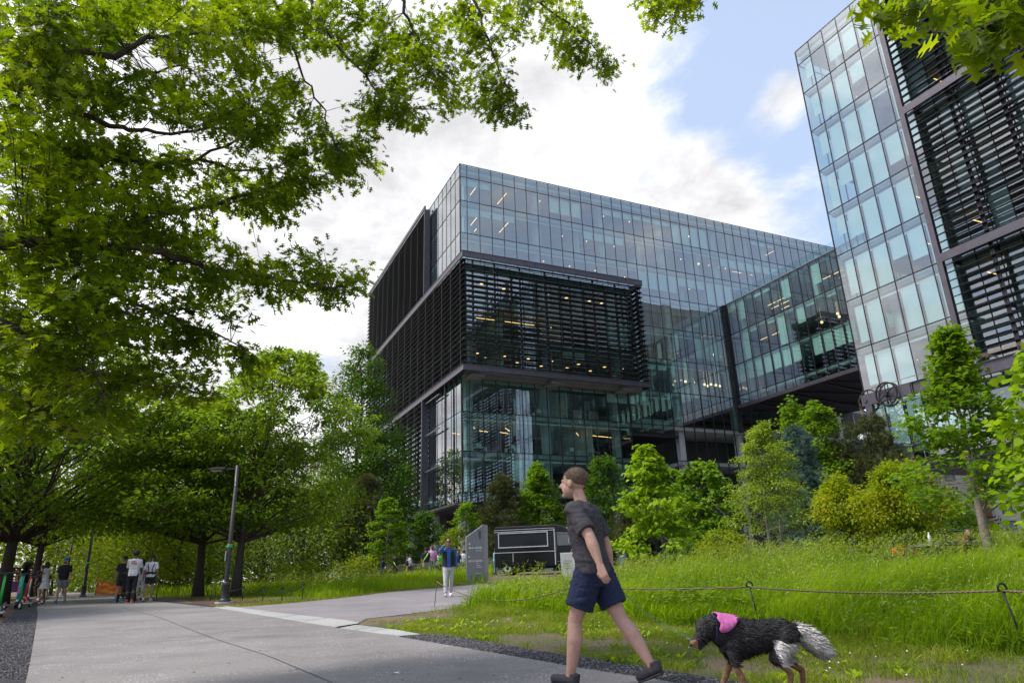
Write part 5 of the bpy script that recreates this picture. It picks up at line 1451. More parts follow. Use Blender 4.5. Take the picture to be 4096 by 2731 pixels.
# --- young trees before the building, left to right
ftree('maple_tree', 'bright green young maple, leftmost before the dark screen', fit(889, 45, 893, 1137), T_MAPLE, 'maple', .24, egg(1.15, .30), 120, 40, .14, .17, .36, .075, seed=51, bark=MT['bark2'])
ftree('maple_tree', 'small round maple before the second concrete column', fit(969, 46, 978, 1168), T_MAPLE, 'mapled', .27, egg(1.0, .35), 90, 38, .14, .17, .5, .06, seed=52, bark=MT['bark2'])
ftree('maple_tree', 'thin-leaved maple in front of the white column beside the sign', fit(1070, 44, 1073, 1148), T_MAPLE, 'maple', .30, egg(.85, .4), 70, 34, .13, .18, .5, .055, seed=53, bark=MT['bark2'])
ftree('pine_tree', 'brownish pine standing just behind the grey sign', fit(1158, 49, 1152, 1085), T_NEEDLE, 'pine', .14, lambda t: 1.7*(1-t)**.55*(.5+.5*min(1, t*4))+.12, 190, 34, .25, .28, .5, .15, seed=54)
ftree('maple_tree', 'dense pointed maple behind the black van', fit(1243, 50, 1232, 1060), T_MAPLE, 'maple', .12, cone(2.3, .7), 240, 40, .18, .27, .4, .12, seed=55)
ftree('maple_tree', 'dark green tree showing past the walking man\'s head', fit(1400, 52, 1384, 1042), T_MAPLE, 'mapled', .12, egg(1.75, .35), 190, 42, .18, .32, .6, .13, seed=56)
ftree('pine_tree', 'small pine at the walking man\'s shoulder', fit(1462, 42, 1455, 1140), T_NEEDLE, 'pine', .25, egg(1.1, .4), 90, 34, .22, .26, .5, .11, seed=57)
ftree('redbud_tree', 'lime green redbud with heart-shaped leaves right of the walking man', fit(1527, 27, 1478, 1010), T_HEART, 'redbud', .23, lambda t: 1.95*(1-t)**.75*(.68+.32*math.sin(18*t)) + .12, 165, 30, .155, .17, .32, .06, seed=58, bark=MT['bark2'], droop=.6)
ftree('redbud_tree', 'darker round redbud second from the walking man', fit(1622, 31, 1608, 1050), T_HEART, 'maple', .16, egg(1.15, .45), 125, 34, .17, .22, .5, .07, seed=59, droop=.6)
ftree('birch_tree', 'airy pale birch before the dark recess, taller of two', fit(1772, 25, 1742, 960), T_SMALL, 'birch', .27, lambda t: 1.6*(1-t)**.7*(.72+.28*math.sin(20*t))+.10, 190, 40, .105, .16, .42, .055, seed=60, bark=MT['bark2'])
ftree('birch_tree', 'slim pale birch beside the blue spruce', fit(1800, 25.5, 1790, 1000), T_SMALL, 'birch', .3, lambda t: .95*(1-t)**.6+.10, 95, 36, .10, .17, .45, .045, seed=61, bark=MT['bark2'])
ftree('spruce_tree', 'blue-grey spruce with drooping boughs', fit(1872, 31, 1822, 968), T_NEEDLE, 'spruce', .06, lambda t: 1.75*(1-t)**.8+.06, 290, 30, .20, .19, .35, .12, seed=62, droop=.9, hollow=.15)
ftree('maple_tree', 'fresh green maple rising behind the blue spruce', fit(1912, 36, 1868, 910), T_MAPLE, 'maple', .3, lambda t: 1.45*(1-t)**.5*(.65+.35*abs(math.sin(6*t)))+.12, 140, 38, .16, .24, .45, .11, seed=63)
ftree('maple_tree', 'narrow leafy shoot rising left of the fresh green maple', fit(1870, 37, 1812, 905), T_MAPLE, 'maple', .45, lambda t: .55*(1-t)**.5+.08, 50, 40, .15, .22, .8, .07, seed=631)
ftree('pine_tree', 'shaggy pine under the wheel gantry', fit(2035, 36, 1988, 952), T_NEEDLE, 'pine', .3, egg(1.4, .55), 140, 34, .27, .28, .5, .13, seed=64)
ftree('shrub', 'tall yellow-green shrub with orange tips, left of two', fit(1958, 22, 1915, 1090), T_POINT, 'yellow', .05, lambda t: .80*math.sqrt(max(.02, 1-((t-.4)/.62)**2))*(.8+.3*math.sin(11*t)), 150, 62, .092, .15, .9, .03, seed=65, cat='shrub', fork=5, hollow=.2)
ftree('shrub', 'wide yellow-green shrub with orange tips under the wheel gantry', fit(2085, 21.5, 2052, 1056), T_POINT, 'yellow', .05, lambda t: 1.15*math.sqrt(max(.02, 1-((t-.45)/.57)**2))*(.8+.25*math.sin(13*t)), 270, 60, .092, .16, .9, .035, seed=66, cat='shrub', fork=6, hollow=.2)
ftree('oak_tree', 'large young oak right of the gantry, mottled trunk by the bench', fit(2278, 17.5, 2168, 735), T_MAPLE, 'maple', .30, lambda t: (1.9*(1-t)**1.3*(.75+.25*min(1, t*5))*(.80+.28*math.sin(16*t)))+.04, 215, 34, .12, .16, .40, .10, seed=67, bark=MT['bark2'])
ftree('tree', 'arching dark tree behind the yellow shrubs', fit(2170, 30, 2150, 1130), T_POINT, 'mapled', .2, egg(1.2, .5), 80, 38, .12, .22, .5, .07, seed=68)
ftree('tree', 'grey-green tree before the apartment house', fit(2215, 60, 2200, 1172), T_SMALL, 'wood', .05, egg(2.5, .5), 110, 40, .26, .4, .7, .12, seed=69)
ftree('tree', 'low bright tree before the apartment house', fit(2262, 50, 2258, 1225), T_SMALL, 'lime', .05, egg(1.8, .5), 60, 40, .2, .35, .7, .08, seed=70)
ftree('redbud_tree', 'pale redbud with heart-shaped leaves at the right edge', fit(2540, 10.5, 2420, 740), T_HEART, 'redbud', .22, lambda t: .55*math.sqrt(max(.03, 1-((t-.5)/.5)**2))+.05, 100, 30, .10, .16, .5, .06, seed=71, droop=.6, hollow=.5)
for (x_, y_, h_, lb_) in ((-27, 92, 17.5, 'tall wood tree filling the gap beside the poplar'), (-36, 84, 18.5, 'tall wood tree behind the left oaks, first'), (-20, 103, 17, 'tall far tree between poplar and oak crowns')):
    tree('wood_tree', lb_, g3(x_, y_), h_, T_SMALL, 'wood', .06, egg(6.0, .45), 190, 44, .5, .9, .6, .25, seed=int(h_*7), inner=.4)
# low shrubs
def shrub(dx, dist, H, w_, mat, seed, label, leaf=T_POINT, ls=.08, nC=60):
    return tree('shrub', label, T_at(dx, 1300, dist), H, leaf, mat, .02, egg(w_, .45), nC, 36, ls, .2*w_/.9, .8, .02, seed=seed, cat='shrub', fork=4, hollow=.15)
shrub(712, 50, 1.5, 2.0, 'lime', 81, 'low bright shrub at the wood edge', ls=.14)
shrub(830, 44, 1.6, 1.4, 'lime', 82, 'rounded lime shrub left of the first maple', ls=.12)
shrub(1042, 43, 2.5, .9, 'lime', 83, 'upright yellow shrub between sign and phone man', ls=.11)
shrub(1350, 40, 1.5, .8, 'mapled', 84, 'low shrub by the front of the van', ls=.1)
shrub(1655, 22, 1.35, .7, 'yellow', 85, 'knee-high yellow shrub in the grass before the columns')
shrub(1690, 23, 1.25, .7, 'yellow', 86, 'small orange-tipped shrub in the grass by the birches')
shrub(1590, 26, 1.1, .9, 'mapled', 87, 'leafy weed patch at the foot of the redbud')

# ------------------------------------------------------------------ people
CL = dict(black=cloth('black_cloth', (.010, .010, .012), 1.5), char=cloth('charcoal_cloth', (.040, .036, .042)), navy=cloth('navy_cloth', (.008, .014, .045)), white=cloth('white_cloth', (.62, .60, .62), 1.15),
          cream=cloth('cream_cloth', (.55, .50, .45), 1.15), grey=cloth('grey_cloth', (.17, .155, .165)), jean=cloth('denim', (.10, .20, .30)), djean=cloth('dark_denim', (.02, .035, .085)), lblue=cloth('light_blue_cloth', (.20, .42, .62)),
          pink=cloth('lilac_cloth', (.55, .25, .50)), green=cloth('green_cloth', (.10, .45, .08)), bright=cloth('bright_blue_cloth', (.02, .22, .62)), khaki=cloth('khaki_cloth', (.30, .24, .17)), red=cloth('red_cloth', (.5, .06, .08)),
          ltgrey=cloth('pale_grey_cloth', (.42, .41, .43)), hiviz=cloth('hi_viz_sash', (.45, .95, .05)), orange=cloth('orange_cloth', (.8, .25, .03)))
HAIR = dict(brown=surf('brown_hair', (.10, .062, .042), (.20, .135, .09), 40, .7, bump=.6), black=surf('black_hair', (.008, .007, .007), (.02, .017, .016), 40, .6, bump=.6), fair=surf('fair_hair', (.28, .17, .10), (.36, .24, .15), 40, .6, bump=.6))
SOLE = surf('rubber', (.02, .02, .02), (.04, .04, .04), 20, .8)
def plaid():
    m, nt, out = nmat('blue_plaid')
    b = nt.nodes.new('ShaderNodeBsdfPrincipled'); b.inputs['Roughness'].default_value = .9
    tc = nt.nodes.new('ShaderNodeTexCoord'); col = None
    cur = (.035, .10, .30)
    for ax, sc in (('X', 5.5), ('Z', 5.5)):
        w_ = nt.nodes.new('ShaderNodeTexWave'); w_.bands_direction = ax; w_.inputs['Scale'].default_value = sc
        nt.links.new(tc.outputs['Object'], w_.inputs['Vector'])
        r_ = ramp(nt, w_.outputs['Fac'], [(.35, (.012, .02, .07)), (.75, (.06, .22, .62))])
        if col is None: col = r_
        else:
            mx = nt.nodes.new('ShaderNodeMixRGB'); mx.inputs[0].default_value = .5; nt.links.new(col, mx.inputs[1]); nt.links.new(r_, mx.inputs[2]); col = mx.outputs[0]
    nt.links.new(col, b.inputs['Base Color']); nt.links.new(b.outputs[0], out.inputs[0]); return m
CL['plaid'] = plaid()

def wrinkle(o, amp):
    me = o.data; n_ = len(me.vertices)
    co = np.empty(n_*3); me.vertices.foreach_get('co', co); co = co.reshape(-1, 3); nr = np.empty(n_*3); me.vertices.foreach_get('normal', nr); nr = nr.reshape(-1, 3)
    h = np.array([mnoise.noise(Vector((c[0]*7 + c[2]*3, c[1]*7, c[2]*15 - c[0]*8))) + .5*mnoise.noise(Vector((c[0]*15, c[1]*15, c[2]*26 + c[0]*12))) for c in co])
    co = co + nr*(np.abs(h)[:, None]*amp*1.4 - amp*.2); me.vertices.foreach_set('co', co.ravel()); me.update()
def person(label, loc, face, H=1.78, skin='skinA', legs=((20, 5), (-18, -30)), arms=((-15, 8, 10, 4), (20, 8, 40, 2)), lean=3, head=0, nod=0, top=('white', 'short'), bot=('navy', 'shorts'), shoes=None,
           hair=('black', 'short'), vox=.011, build=1.0, group=None, eyes=False, turn=0, bare=False, hs=1.06):
    k = H/1.78
    root = empty('person', loc, face, label, 'person', group)
    q = build
    tl = math.tan(rad(lean))
    J = {}
    for i, s in enumerate((1, -1)):       # right (+x), left
        a, b = rad(legs[i][0]), rad(legs[i][1])
        hip = Vector((.095*s, 0, .93)); knee = hip + Vector((.01*s, math.sin(a)*.43, -math.cos(a)*.43)); ank = knee + Vector((0, math.sin(b)*.41, -math.cos(b)*.41))
        J[s] = (hip, knee, ank, legs[i][2] if len(legs[i]) > 2 else 0)
    low = min(min(J[s][2].z - .085 - max(0, math.sin(rad(-J[s][3])))*.17 for s in (1, -1)), 9)
    dz = -low
    def Lp(p): return Vector((p[0], p[1], p[2] + dz)) * k
    def T(x, y, z): return Lp((x, y + (z-.93)*tl, z))
    B = MB()
    B.loft([(T(0, .0, .86), .10*q*k, .085*k), (T(0, -.01, .93), .155*q*k, .11*k), (T(0, 0, 1.02), .148*q*k, .105*k), (T(0, .01, 1.12), .130*q*k, .095*k), (T(0, .01, 1.25), .150*q*k, .108*k), (T(0, 0, 1.36), .165*q*k, .105*k), (T(0, -.005, 1.44), .150*q*k, .085*k), (T(0, -.005, 1.49), .075*k, .06*k)], 16)
    nk = T(0, -.01, 1.45); hc = T(0, .03 + .03*nod, 1.665)
    B.capsule(nk, T(0, .012, 1.60), .058*k, .052*k, 12)
    HR = Matrix.Rotation(rad(head), 3, 'Z') @ Matrix.Rotation(rad(nod*18), 3, 'X')
    kb = k; k = k*hs
    hc = hc + Vector((0, 0, .012*k*(hs-1)*8))
    def Hd(x, y, z): return hc + HR @ (Vector((x, y, z))*kb*hs)
    B.ellipsoid(Hd(0, -.008, .02), (.074*k, .095*k, .092*k), 14, 10, HR)
    B.ellipsoid(Hd(0, .022, -.045), (.058*k, .07*k, .072*k), 14, 10, HR)
    B.capsule(Hd(0, .083, .005), Hd(0, .104, -.030), .010*k, .016*k, 8)          # nose
    B.ellipsoid(Hd(0, .078, -.062), (.026*k, .018*k, .012*k), 8, 6, HR)           # lips
    B.ellipsoid(Hd(0, .066, -.10), (.026*k, .026*k, .02*k), 8, 6, HR)            # chin
    for s in (1, -1): B.ellipsoid(Hd(.076*s, -.005, -.012), (.012*k, .022*k, .033*k), 8, 6, HR)
    k = kb
    hands = []
    for i, s in enumerate((1, -1)):
        hip, knee, ank, ft = J[s]
        ql = q**.6; B.capsule(Lp(hip), Lp(knee), .083*q*k, .052*k*ql, 14); B.capsule(Lp(knee), Lp(knee.lerp(ank, .33)) + Vector((0, -.016*k, 0)), .051*k*ql, .060*k*ql, 14); B.capsule(Lp(knee.lerp(ank, .33)) + Vector((0, -.016*k, 0)), Lp(ank), .060*k*ql, .036*k, 14); B.ellipsoid(Lp(knee) + Vector((0, .022*k, 0)), (.036*k*ql, .03*k*ql, .04*k*ql), 10, 8)
        fd = Vector((.12*s, math.cos(rad(ft)), math.sin(rad(ft))))
        B.capsule(Lp(ank) + Vector((0, -.02*k, -.035*k)), Lp(ank) + fd*.13*k + Vector((0, 0, -.05*k)), .034*k, .028*k, 10)
        sh = T(.180*s*q**.5, -.005, 1.425)
        a1, b1, a2, b2 = [rad(x) for x in arms[i]]
        d1 = Vector((s*math.sin(b1), math.sin(a1)*math.cos(b1), -math.cos(a1)*math.cos(b1))); d2 = Vector((s*math.sin(b2), math.sin(a2)*math.cos(b2), -math.cos(a2)*math.cos(b2)))
        el = sh + d1*.29*k; wr = el + d2*.25*k
        qa = q**.9; B.capsule(sh, sh.lerp(el, .45), .050*k*qa, .047*k*qa, 12); B.capsule(sh.lerp(el, .45), el, .047*k*qa, .038*k*qa, 12); B.capsule(el, el.lerp(wr, .3), .038*k*qa, .041*k*qa, 12); B.capsule(el.lerp(wr, .3), wr, .041*k*qa, .027*k, 12)
        # hand: flat palm, four unequal curled fingers, thumb from the side of the palm
        pd = d2.normalized(); side = pd.cross(Vector((s, 0, 0))).normalized() if abs(pd.x) < .9 else Vector((0, 1, 0))
        fwd = (Vector((0, 1, 0)) - pd*pd.y); fwd = fwd.normalized() if fwd.length > .1 else Vector((0, 0, 1))
        inn = pd.cross(fwd).normalized()
        if inn.x*s > 0: inn = -inn
        pc = wr + pd*.045*k
        B.capsule(wr + fwd*.012*k, pc + pd*.035*k + fwd*.026*k, .024*k, .016*k, 10); B.capsule(wr - fwd*.010*k, pc + pd*.032*k - fwd*.022*k, .023*k, .015*k, 10); B.capsule(wr, pc + pd*.04*k, .026*k, .018*k, 10)
        for j, (o_, ln) in enumerate(((.030, .068), (.011, .078), (-.009, .072), (-.028, .056))):
            p0 = pc + pd*.034*k + fwd*o_*k; p1 = p0 + (pd*.85 + inn*.35)*ln*.5*k; p2 = p1 + (pd*.45 + inn*.85)*ln*.5*k
            B.capsule(p0, p1, .0098*k, .009*k, 7); B.capsule(p1, p2, .009*k, .0075*k, 7)
        t0 = wr + pd*.025*k + fwd*.024*k; t1 = t0 + (pd*.5 + fwd*.75 + inn*.3)*.035*k; t2 = t1 + (pd*.85 + inn*.45 + fwd*.1)*.032*k
        B.capsule(t0, t1, .012*k, .0105*k, 8); B.capsule(t1, t2, .0105*k, .008*k, 8)
        hands.append((sh, el, wr, pc))
    body = B.build('body', MT[skin], root)
    remesh(body, vox*k, 2)
    # clothing
    if bare is False:
        c = MB(); e = .018*k
        c.loft([(T(0, 0, .90), .165*q*k+e*.6, .118*k+e*.6), (T(0, 0, 1.02), .158*q*k+e*.7, .115*k+e*.7), (T(0, .01, 1.12), .145*q*k+e, .105*k+e), (T(0, .01, 1.25), .158*q*k+e*.8, .115*k+e*.7), (T(0, 0, 1.37), .172*q*k+e*.7, .112*k+e*.7), (T(0, -.005, 1.44), .155*q*k+e*.8, .090*k+e*.9), (T(0, -.008, 1.505), .080*k, .070*k)], 20)
        for i, s in enumerate((1, -1)):
            sh, el, wr, pc = hands[i]
            if top[1] == 'short':
                c.ellipsoid(sh, (.068*k*q**.9, .068*k*q**.9, .066*k*q**.9), 12, 8); c.tube([sh, sh.lerp(el, .4), sh.lerp(el, .80)], [.062*k*q**.9, .062*k*q**.9, .066*k*q**.9], 14); c.capsule(sh + Vector((-.02*s*k, 0, .005*k)), T(.05*s, -.005, 1.47), .056*k*q**.9, .05*k, 12)
            elif top[1] == 'long':
                c.ellipsoid(sh, (.062*k, .060*k, .056*k), 12, 8); c.tube([sh, el], [.060*k, .052*k], 14); c.ellipsoid(el, (.052*k, .052*k, .052*k), 10, 8); c.tube([el, wr], [.052*k, .042*k], 14)
            elif top[1] == 'puff': c.ellipsoid(sh - Vector((0, 0, .06*k)), (.075*k, .075*k, .085*k), 12, 8)
        o = c.build('shirt', CL[top[0]], root); remesh(o, vox*1.05*k, 3); wrinkle(o, .010*k)
    c = MB(); f_ = {'shorts': .72, 'short': .45, 'pants': 2.0, 'bike': .62}.get(bot[1], 0)
    ex = .028 if bot[1] == 'shorts' else (.010 if bot[1] == 'bike' else .016)
    c.loft([(T(0, 0, .80), .13*q*k, .095*k), (T(0, -.01, .90), .168*q*k, .122*k), (T(0, 0, 1.0), .156*q*k, .112*k), (T(0, 0, 1.04), .150*q*k, .108*k)], 20)
    if bot[1] == 'skirt':
        c.loft([(T(0, 0, .62), .25*k, .22*k), (T(0, 0, .80), .20*k, .16*k), (T(0, -.01, .95), .165*k, .12*k), (T(0, 0, 1.06), .145*k, .105*k)], 24)
    else:
        for s in (1, -1):
            hip, knee, ank, ft = J[s]
            if f_ <= 1: c.tube([Lp(hip + Vector((0, 0, .03))), Lp(hip.lerp(knee, f_*.6)), Lp(hip.lerp(knee, f_))], [.094*q*k, (.084*q+ex*.6)*k, (.072*q+ex)*k], 16)
            else: c.tube([Lp(hip + Vector((0, 0, .03))), Lp(knee)], [.096*q*k, .072*k], 16); c.ellipsoid(Lp(knee), (.073*k,)*3, 12, 8); c.tube([Lp(knee), Lp(knee.lerp(ank, .96))], [.072*k, .060*k], 16)
    o = c.build('skirt' if bot[1] == 'skirt' else ('trousers' if f_ > 1 else 'shorts'), CL[bot[0]], root); remesh(o, vox*1.05*k, 3); wrinkle(o, .010*k)
    for s in (1, -1):
        hip, knee, ank, ft = J[s]
        c = MB(); fd = Vector((.10*s, math.cos(rad(ft)), math.sin(rad(ft)))).normalized(); up_ = Vector((0, -math.sin(rad(ft)), math.cos(rad(ft))))
        a0 = Lp(ank) + (-up_*.04 - fd*.035)*k
        c.tube([a0 + up_*.055*k, a0 + up_*.0*k], [.048*k, .046*k], 12); c.capsule(a0, a0 + (fd*.17 - up_*.008)*k, .046*k, .036*k, 12)
        o = c.build('shoe', CL.get(shoes or 'white', CL['white']), root); remesh(o, vox*.8*k, 2)
        c = MB(); c.tube([a0 + (-up_*.045 - fd*.03)*k, a0 + (fd*.08 - up_*.045)*k, a0 + (fd*.19 - up_*.04)*k], [.046*k, .050*k, .036*k], 12, True, ((1, 0, 0), .22)); c.build('sole', SOLE if shoes in ('black', 'char') else CL['white'], o)
    # hair
    hm = HAIR[hair[0]]; c = MB(); k = kb*hs
    nf = lambda p: 1 + .05*mnoise.noise(p*5)
    if hair[1] != 'bald':
        c.ellipsoid(Hd(0, -.024, .040), (.082*k, .093*k, .082*k), 20, 16, HR, nf)
        if hair[1] == 'long': c.ellipsoid(Hd(0, -.07, -.08), (.085*k, .055*k, .20*k), 14, 12, HR, nf); c.ellipsoid(Hd(.05, -.02, -.06), (.04*k, .05*k, .13*k), 10, 8, HR, nf); c.ellipsoid(Hd(-.05, -.02, -.06), (.04*k, .05*k, .13*k), 10, 8, HR, nf)
        if hair[1] == 'afro': c.ellipsoid(Hd(0, -.055, .01), (.19*k, .16*k, .18*k), 18, 14, HR, lambda p: 1 + .10*mnoise.noise(p*6))
        if hair[1] == 'curly': c.ellipsoid(Hd(0, -.035, .045), (.10*k, .105*k, .095*k), 18, 14, HR, lambda p: 1 + .10*mnoise.noise(p*7))
        if hair[1] == 'bun': c.ellipsoid(Hd(0, -.03, .15), (.06*k, .06*k, .055*k), 12, 8, HR, nf)
        if hair[1] == 'braids':
            for s in (1, -1): c.capsule(Hd(.05*s, -.07, .02), Hd(.07*s, -.10, -.30), .028*k, .014*k, 8)
        if hair[1] == 'pony': c.capsule(Hd(0, -.10, .05), Hd(0, -.14, -.16), .035*k, .015*k, 8)
        o = c.build('hair', hm, root, smooth=True)
    if eyes:
        for s in (1, -1):
            c = MB(); c.ellipsoid(Hd(.030*s, .080, .012), (.012*k, .008*k, .008*k), 8, 6, HR); c.build('eye', MT['white'], root, smooth=True)
            c = MB(); c.capsule(Hd(.014*s, .087, .030), Hd(.046*s, .078, .032), .004*k, .003*k, 6); c.build('eyebrow', hm, root)
    k = kb
    return root, dict(k=k, Hd=Hd, HR=HR, hands=hands, T=T, Lp=Lp, J=J)
def fdir(az_): return -rad(az_)       # heading, degrees clockwise from the viewing direction
def lie(dx, dy): return gat(dx, dy)

# 1 the man striding past with his dog
wp = at(1382, 1575, 6.38); wl = Vector((wp.x, wp.y, gz(wp.x, wp.y) + .016))
R_, I_ = person('man in charcoal T-shirt and navy shorts striding left in the foreground', wl, fdir(-62), 1.82, 'skinA', ((-23, -34, -22), (22, 9, 8)), ((-18, 12, -6, 2), (-34, 14, -20, 4)), 8, 0, .35,
     ('char', 'short'), ('navy', 'shorts'), 'char', ('brown', 'short'), .0085, 1.26, eyes=True, hs=1.14)
hand_w = R_.matrix_basis  # noqa
bpy.context.view_layer.update()
hw = R_.matrix_world @ I_['hands'][0][3]
# strands of hair over the close figure's head
Hd = I_['Hd']; rn = np.random.default_rng(2); k = I_['k']*1.14; n_ = 2600
th = rn.random(n_)*2*PI; ph = np.arccos(1 - 1.15*rn.random(n_))
nrm = np.stack([np.sin(ph)*np.cos(th), np.sin(ph)*np.sin(th), np.cos(ph)], 1)
PP = np.array([tuple(Hd(.082*n__[0], -.024 + .093*n__[1], .040 + .082*n__[2])) for n__ in nrm])
DD = nrm*.5 + np.array([0, .5, -.25]) + rn.normal(0, .35, (n_, 3))
stamp('hair_strands', PP, bases(DD, nrm), .014 + .010*rn.random(n_), [(-.06, 0, 0), (.06, 0, 0), (0, 1, .25)], [(0, 1, 2)], HAIR['brown'], R_)
# belt bag and watch strap are too blurred to read; the leash runs from his far hand to the dog
# 2 the man on the phone
pp = at(1030, 1367, 23.6); pl = Vector((pp.x, pp.y, gz(pp.x, pp.y) + .01))
R2_, I2 = person('man in blue plaid shirt and dark vest with a phone at his ear', pl, fdir(168), 1.78, 'skinC', ((14, 8, 4), (-12, -26, -20)), ((85, 27, 220, -37), (-6, 10, 8, 6)), 1, -10, .1,
     ('plaid', 'long'), ('ltgrey', 'pants'), 'white', ('black', 'short'), .011, 1.04, eyes=True)
c = MB(); T_ = I2['T']; k = I2['k']
c.loft([(T_(0, -.006, .93), .212*k, .158*k), (T_(0, -.004, 1.12), .200*k, .152*k), (T_(0, -.004, 1.25), .208*k, .158*k), (T_(0, -.004, 1.38), .190*k, .145*k), (T_(0, -.008, 1.48), .115*k, .10*k)], 24)
c.mi = 0
vst = c.build('vest', CL['black'], R2_)
# open the vest down the front
import bmesh
bm = bmesh.new(); bm.from_mesh(vst.data)
dl = [f for f in bm.faces if len(f.verts) > 4 or (f.calc_center_median().y > .05*k and abs(f.calc_center_median().x) < .070*k)]
bmesh.ops.delete(bm, geom=dl, context='FACES'); bm.to_mesh(vst.data); bm.free()
sd_ = vst.modifiers.new('s', 'SOLIDIFY'); sd_.thickness = .008
c = MB(); Hd = I2['Hd']; c.cbox(Hd(0, .098, .012), (.13*k, .018*k, .032*k), I2['HR']); c.build('sunglasses', CL['black'], R2_, bevel=.003)
c = MB(); hp = I2['hands'][0][3]; c.cbox(hp + Vector((-.015, 0, .03)), (.012, .075, .15)); phone = c.build('phone', CL['black'], None, bevel=.003)
phone.matrix_world = R2_.matrix_basis.copy() if False else Matrix.Translation(pl) @ Matrix.Rotation(fdir(168), 4, 'Z'); tag(phone, 'black phone held to the ear of the man in blue plaid', 'phone')
# 3 group at the stroller
def at_feet(dx, dy, dist): p = at(dx, dy, dist); return Vector((p.x, p.y, gz(p.x, p.y) + .016))
R3, I3 = person('man in white T-shirt with red print pushing the stroller, seen from behind', at_feet(297, 1383, 31.0), fdir(-18), 1.86, 'skinB', ((-6, -14, -8), (8, 4, 0)), ((22, 8, 62, -4), (22, 8, 62, -4)), 4, 0, .2, ('white', 'short'), ('black', 'pants'), 'red', ('black', 'curly'), .013)
redp = surf('red_print', (.55, .05, .04), (.6, .07, .05), 5, .8)
T_ = I3['T']
bk_ = T_(0, -.155, 1.36)
for s_, dz_ in (('NIKE', .03), ('TRAIL', -.05)):
    text(s_, .085, Matrix.Translation(bk_ + Vector((-.115, .005, dz_))) @ Matrix.Rotation(PI/2, 4, 'X'), redp, R3, 'shirt_print', .002)
R4, I4 = person('man in black T-shirt and black cap walking beside the stroller', at_feet(274, 1380, 33.5), fdir(-14), 1.74, 'skinC', ((8, 2), (-8, -14, -8)), ((-8, 10, 8, 4), (-2, 10, 8, 4)), 1, 0, 0, ('black', 'short'), ('black', 'shorts'), 'bright', ('black', 'short'), .013, 1.08)
def cap(I, root, mat, brim=1):
    c = MB(); Hd = I['Hd']; k = I['k']; c.ellipsoid(Hd(0, -.012, .055), (.094*k, .108*k, .078*k), 16, 10, I['HR'])
    c.tube([Hd(0, .07*brim, .045), Hd(0, .13*brim, .040), Hd(0, .175*brim, .028)], [.075*k, .078*k, .045*k], 12, True, ((1, 0, 0), .10)); c.build('cap', mat, root, smooth=True)
cap(I4, R4, CL['black'])
R5, I5 = person('woman in white top and black shorts with two long braids, seen from behind', at_feet(338, 1382, 31.6), fdir(-12), 1.72, 'skinC', ((4, 2), (-4, -22, -18)), ((-14, 12, 30, 2), (0, 12, 4, 6)), 0, 12, 0, ('white', 'short'), ('black', 'bike'), 'cream', ('black', 'braids'), .013, 1.0)
c = MB(); T_ = I5['T']
for s in (1, -1): c.tube([T_(.11*s, -.125, 1.0), T_(.06*s, -.142, 1.2), T_(.12*s, -.10, 1.42), T_(.12*s, .0, 1.49), T_(.10*s, .13, 1.36)], .016, 6, True)
c.tube([T_(-.19, -.05, 1.06), T_(-.10, -.15, 1.08), T_(.10, -.15, 1.08), T_(.19, -.05, 1.06)], .035, 6, True, ((0, 0, 1), .4)); c.build('baby_carrier_straps', CL['black'], R5)
R6, I6 = person('person in cream trousers and pale jacket half hidden behind the man in white', at_feet(318, 1374, 34.5), fdir(-10), 1.64, 'skinC', ((6, 2), (-4, -8)), ((0, 12, 60, -4), (0, 12, 20, 4)), 0, 0, 0, ('ltgrey', 'long'), ('cream', 'pants'), 'black', ('black', 'long'), .014)
c = MB(); c.ellipsoid((.28, .02, .90), (.09, .06, .13), 12, 8, None, lambda p: 1 + .15*mnoise.noise(p*3)); c.tube([(.28, .02, 1.0), (.24, .02, 1.12)], .012, 5); o = c.build('blue_bag', CL['lblue'], None, smooth=True)
o.location = R6.location; o.rotation_euler = R6.rotation_euler; tag(o, 'small blue cloth bag hanging beside the person in cream trousers', 'bag')
# the stroller he pushes
sr = empty('stroller', g3(R3.location.x - .42, R3.location.y + .62, .02), fdir(-18), 'black three-wheeled baby stroller pushed by the man in white', 'stroller')
s = MB()
for a, b in (((-.24, -.30, .18), (-.20, .18, .62)), ((.24, -.30, .18), (.20, .18, .62)), ((-.22, .30, .16), (-.20, -.38, .98)), ((.22, .30, .16), (.20, -.38, .98)), ((-.20, -.38, .98), (-.19, -.52, 1.04)), ((.20, -.38, .98), (.19, -.52, 1.04)), ((-.26, -.30, .16), (.26, -.30, .16))): s.tube([a, b], .016, 6)
s.build('frame', CL['black'], sr); s = MB(); s.capsule((-.19, -.52, 1.04), (.19, -.52, 1.04), .022, .022, 8); s.build('handle', CL['black'], sr)
for x, y, r_ in ((-.29, -.30, .17), (.29, -.30, .17), (0, .42, .13)):
    s = MB(); s.lathe([(r_*.7, -.02), (r_*.9, -.025), (r_, 0), (r_*.9, .025), (r_*.7, .02)], (x, y, r_), 20, Matrix.Rotation(PI/2, 3, 'Y'))
    for q_ in range(6): s.tube([(x, y, r_), (x, y+r_*.8*math.cos(q_*PI/3), r_+r_*.8*math.sin(q_*PI/3))], .008, 4)
    s.build('wheel', SOLE, sr)
s = MB(); s.prism([(-.28, .42), (.10, .36), (.22, .48), (.16, .56), (-.14, .60), (-.26, .98), (-.36, .96)], 'x', -.19, .19); s.build('seat', CL['black'], sr, bevel=.02)
s = MB(); s.prism([(-.38, .78), (-.36, 1.02), (-.20, 1.14), (0, 1.12), (.12, 1.0), (.06, .98), (-.04, 1.06), (-.20, 1.07), (-.31, .97), (-.33, .78)], 'x', -.21, .21); s.build('canopy', CL['black'], sr, bevel=.02)
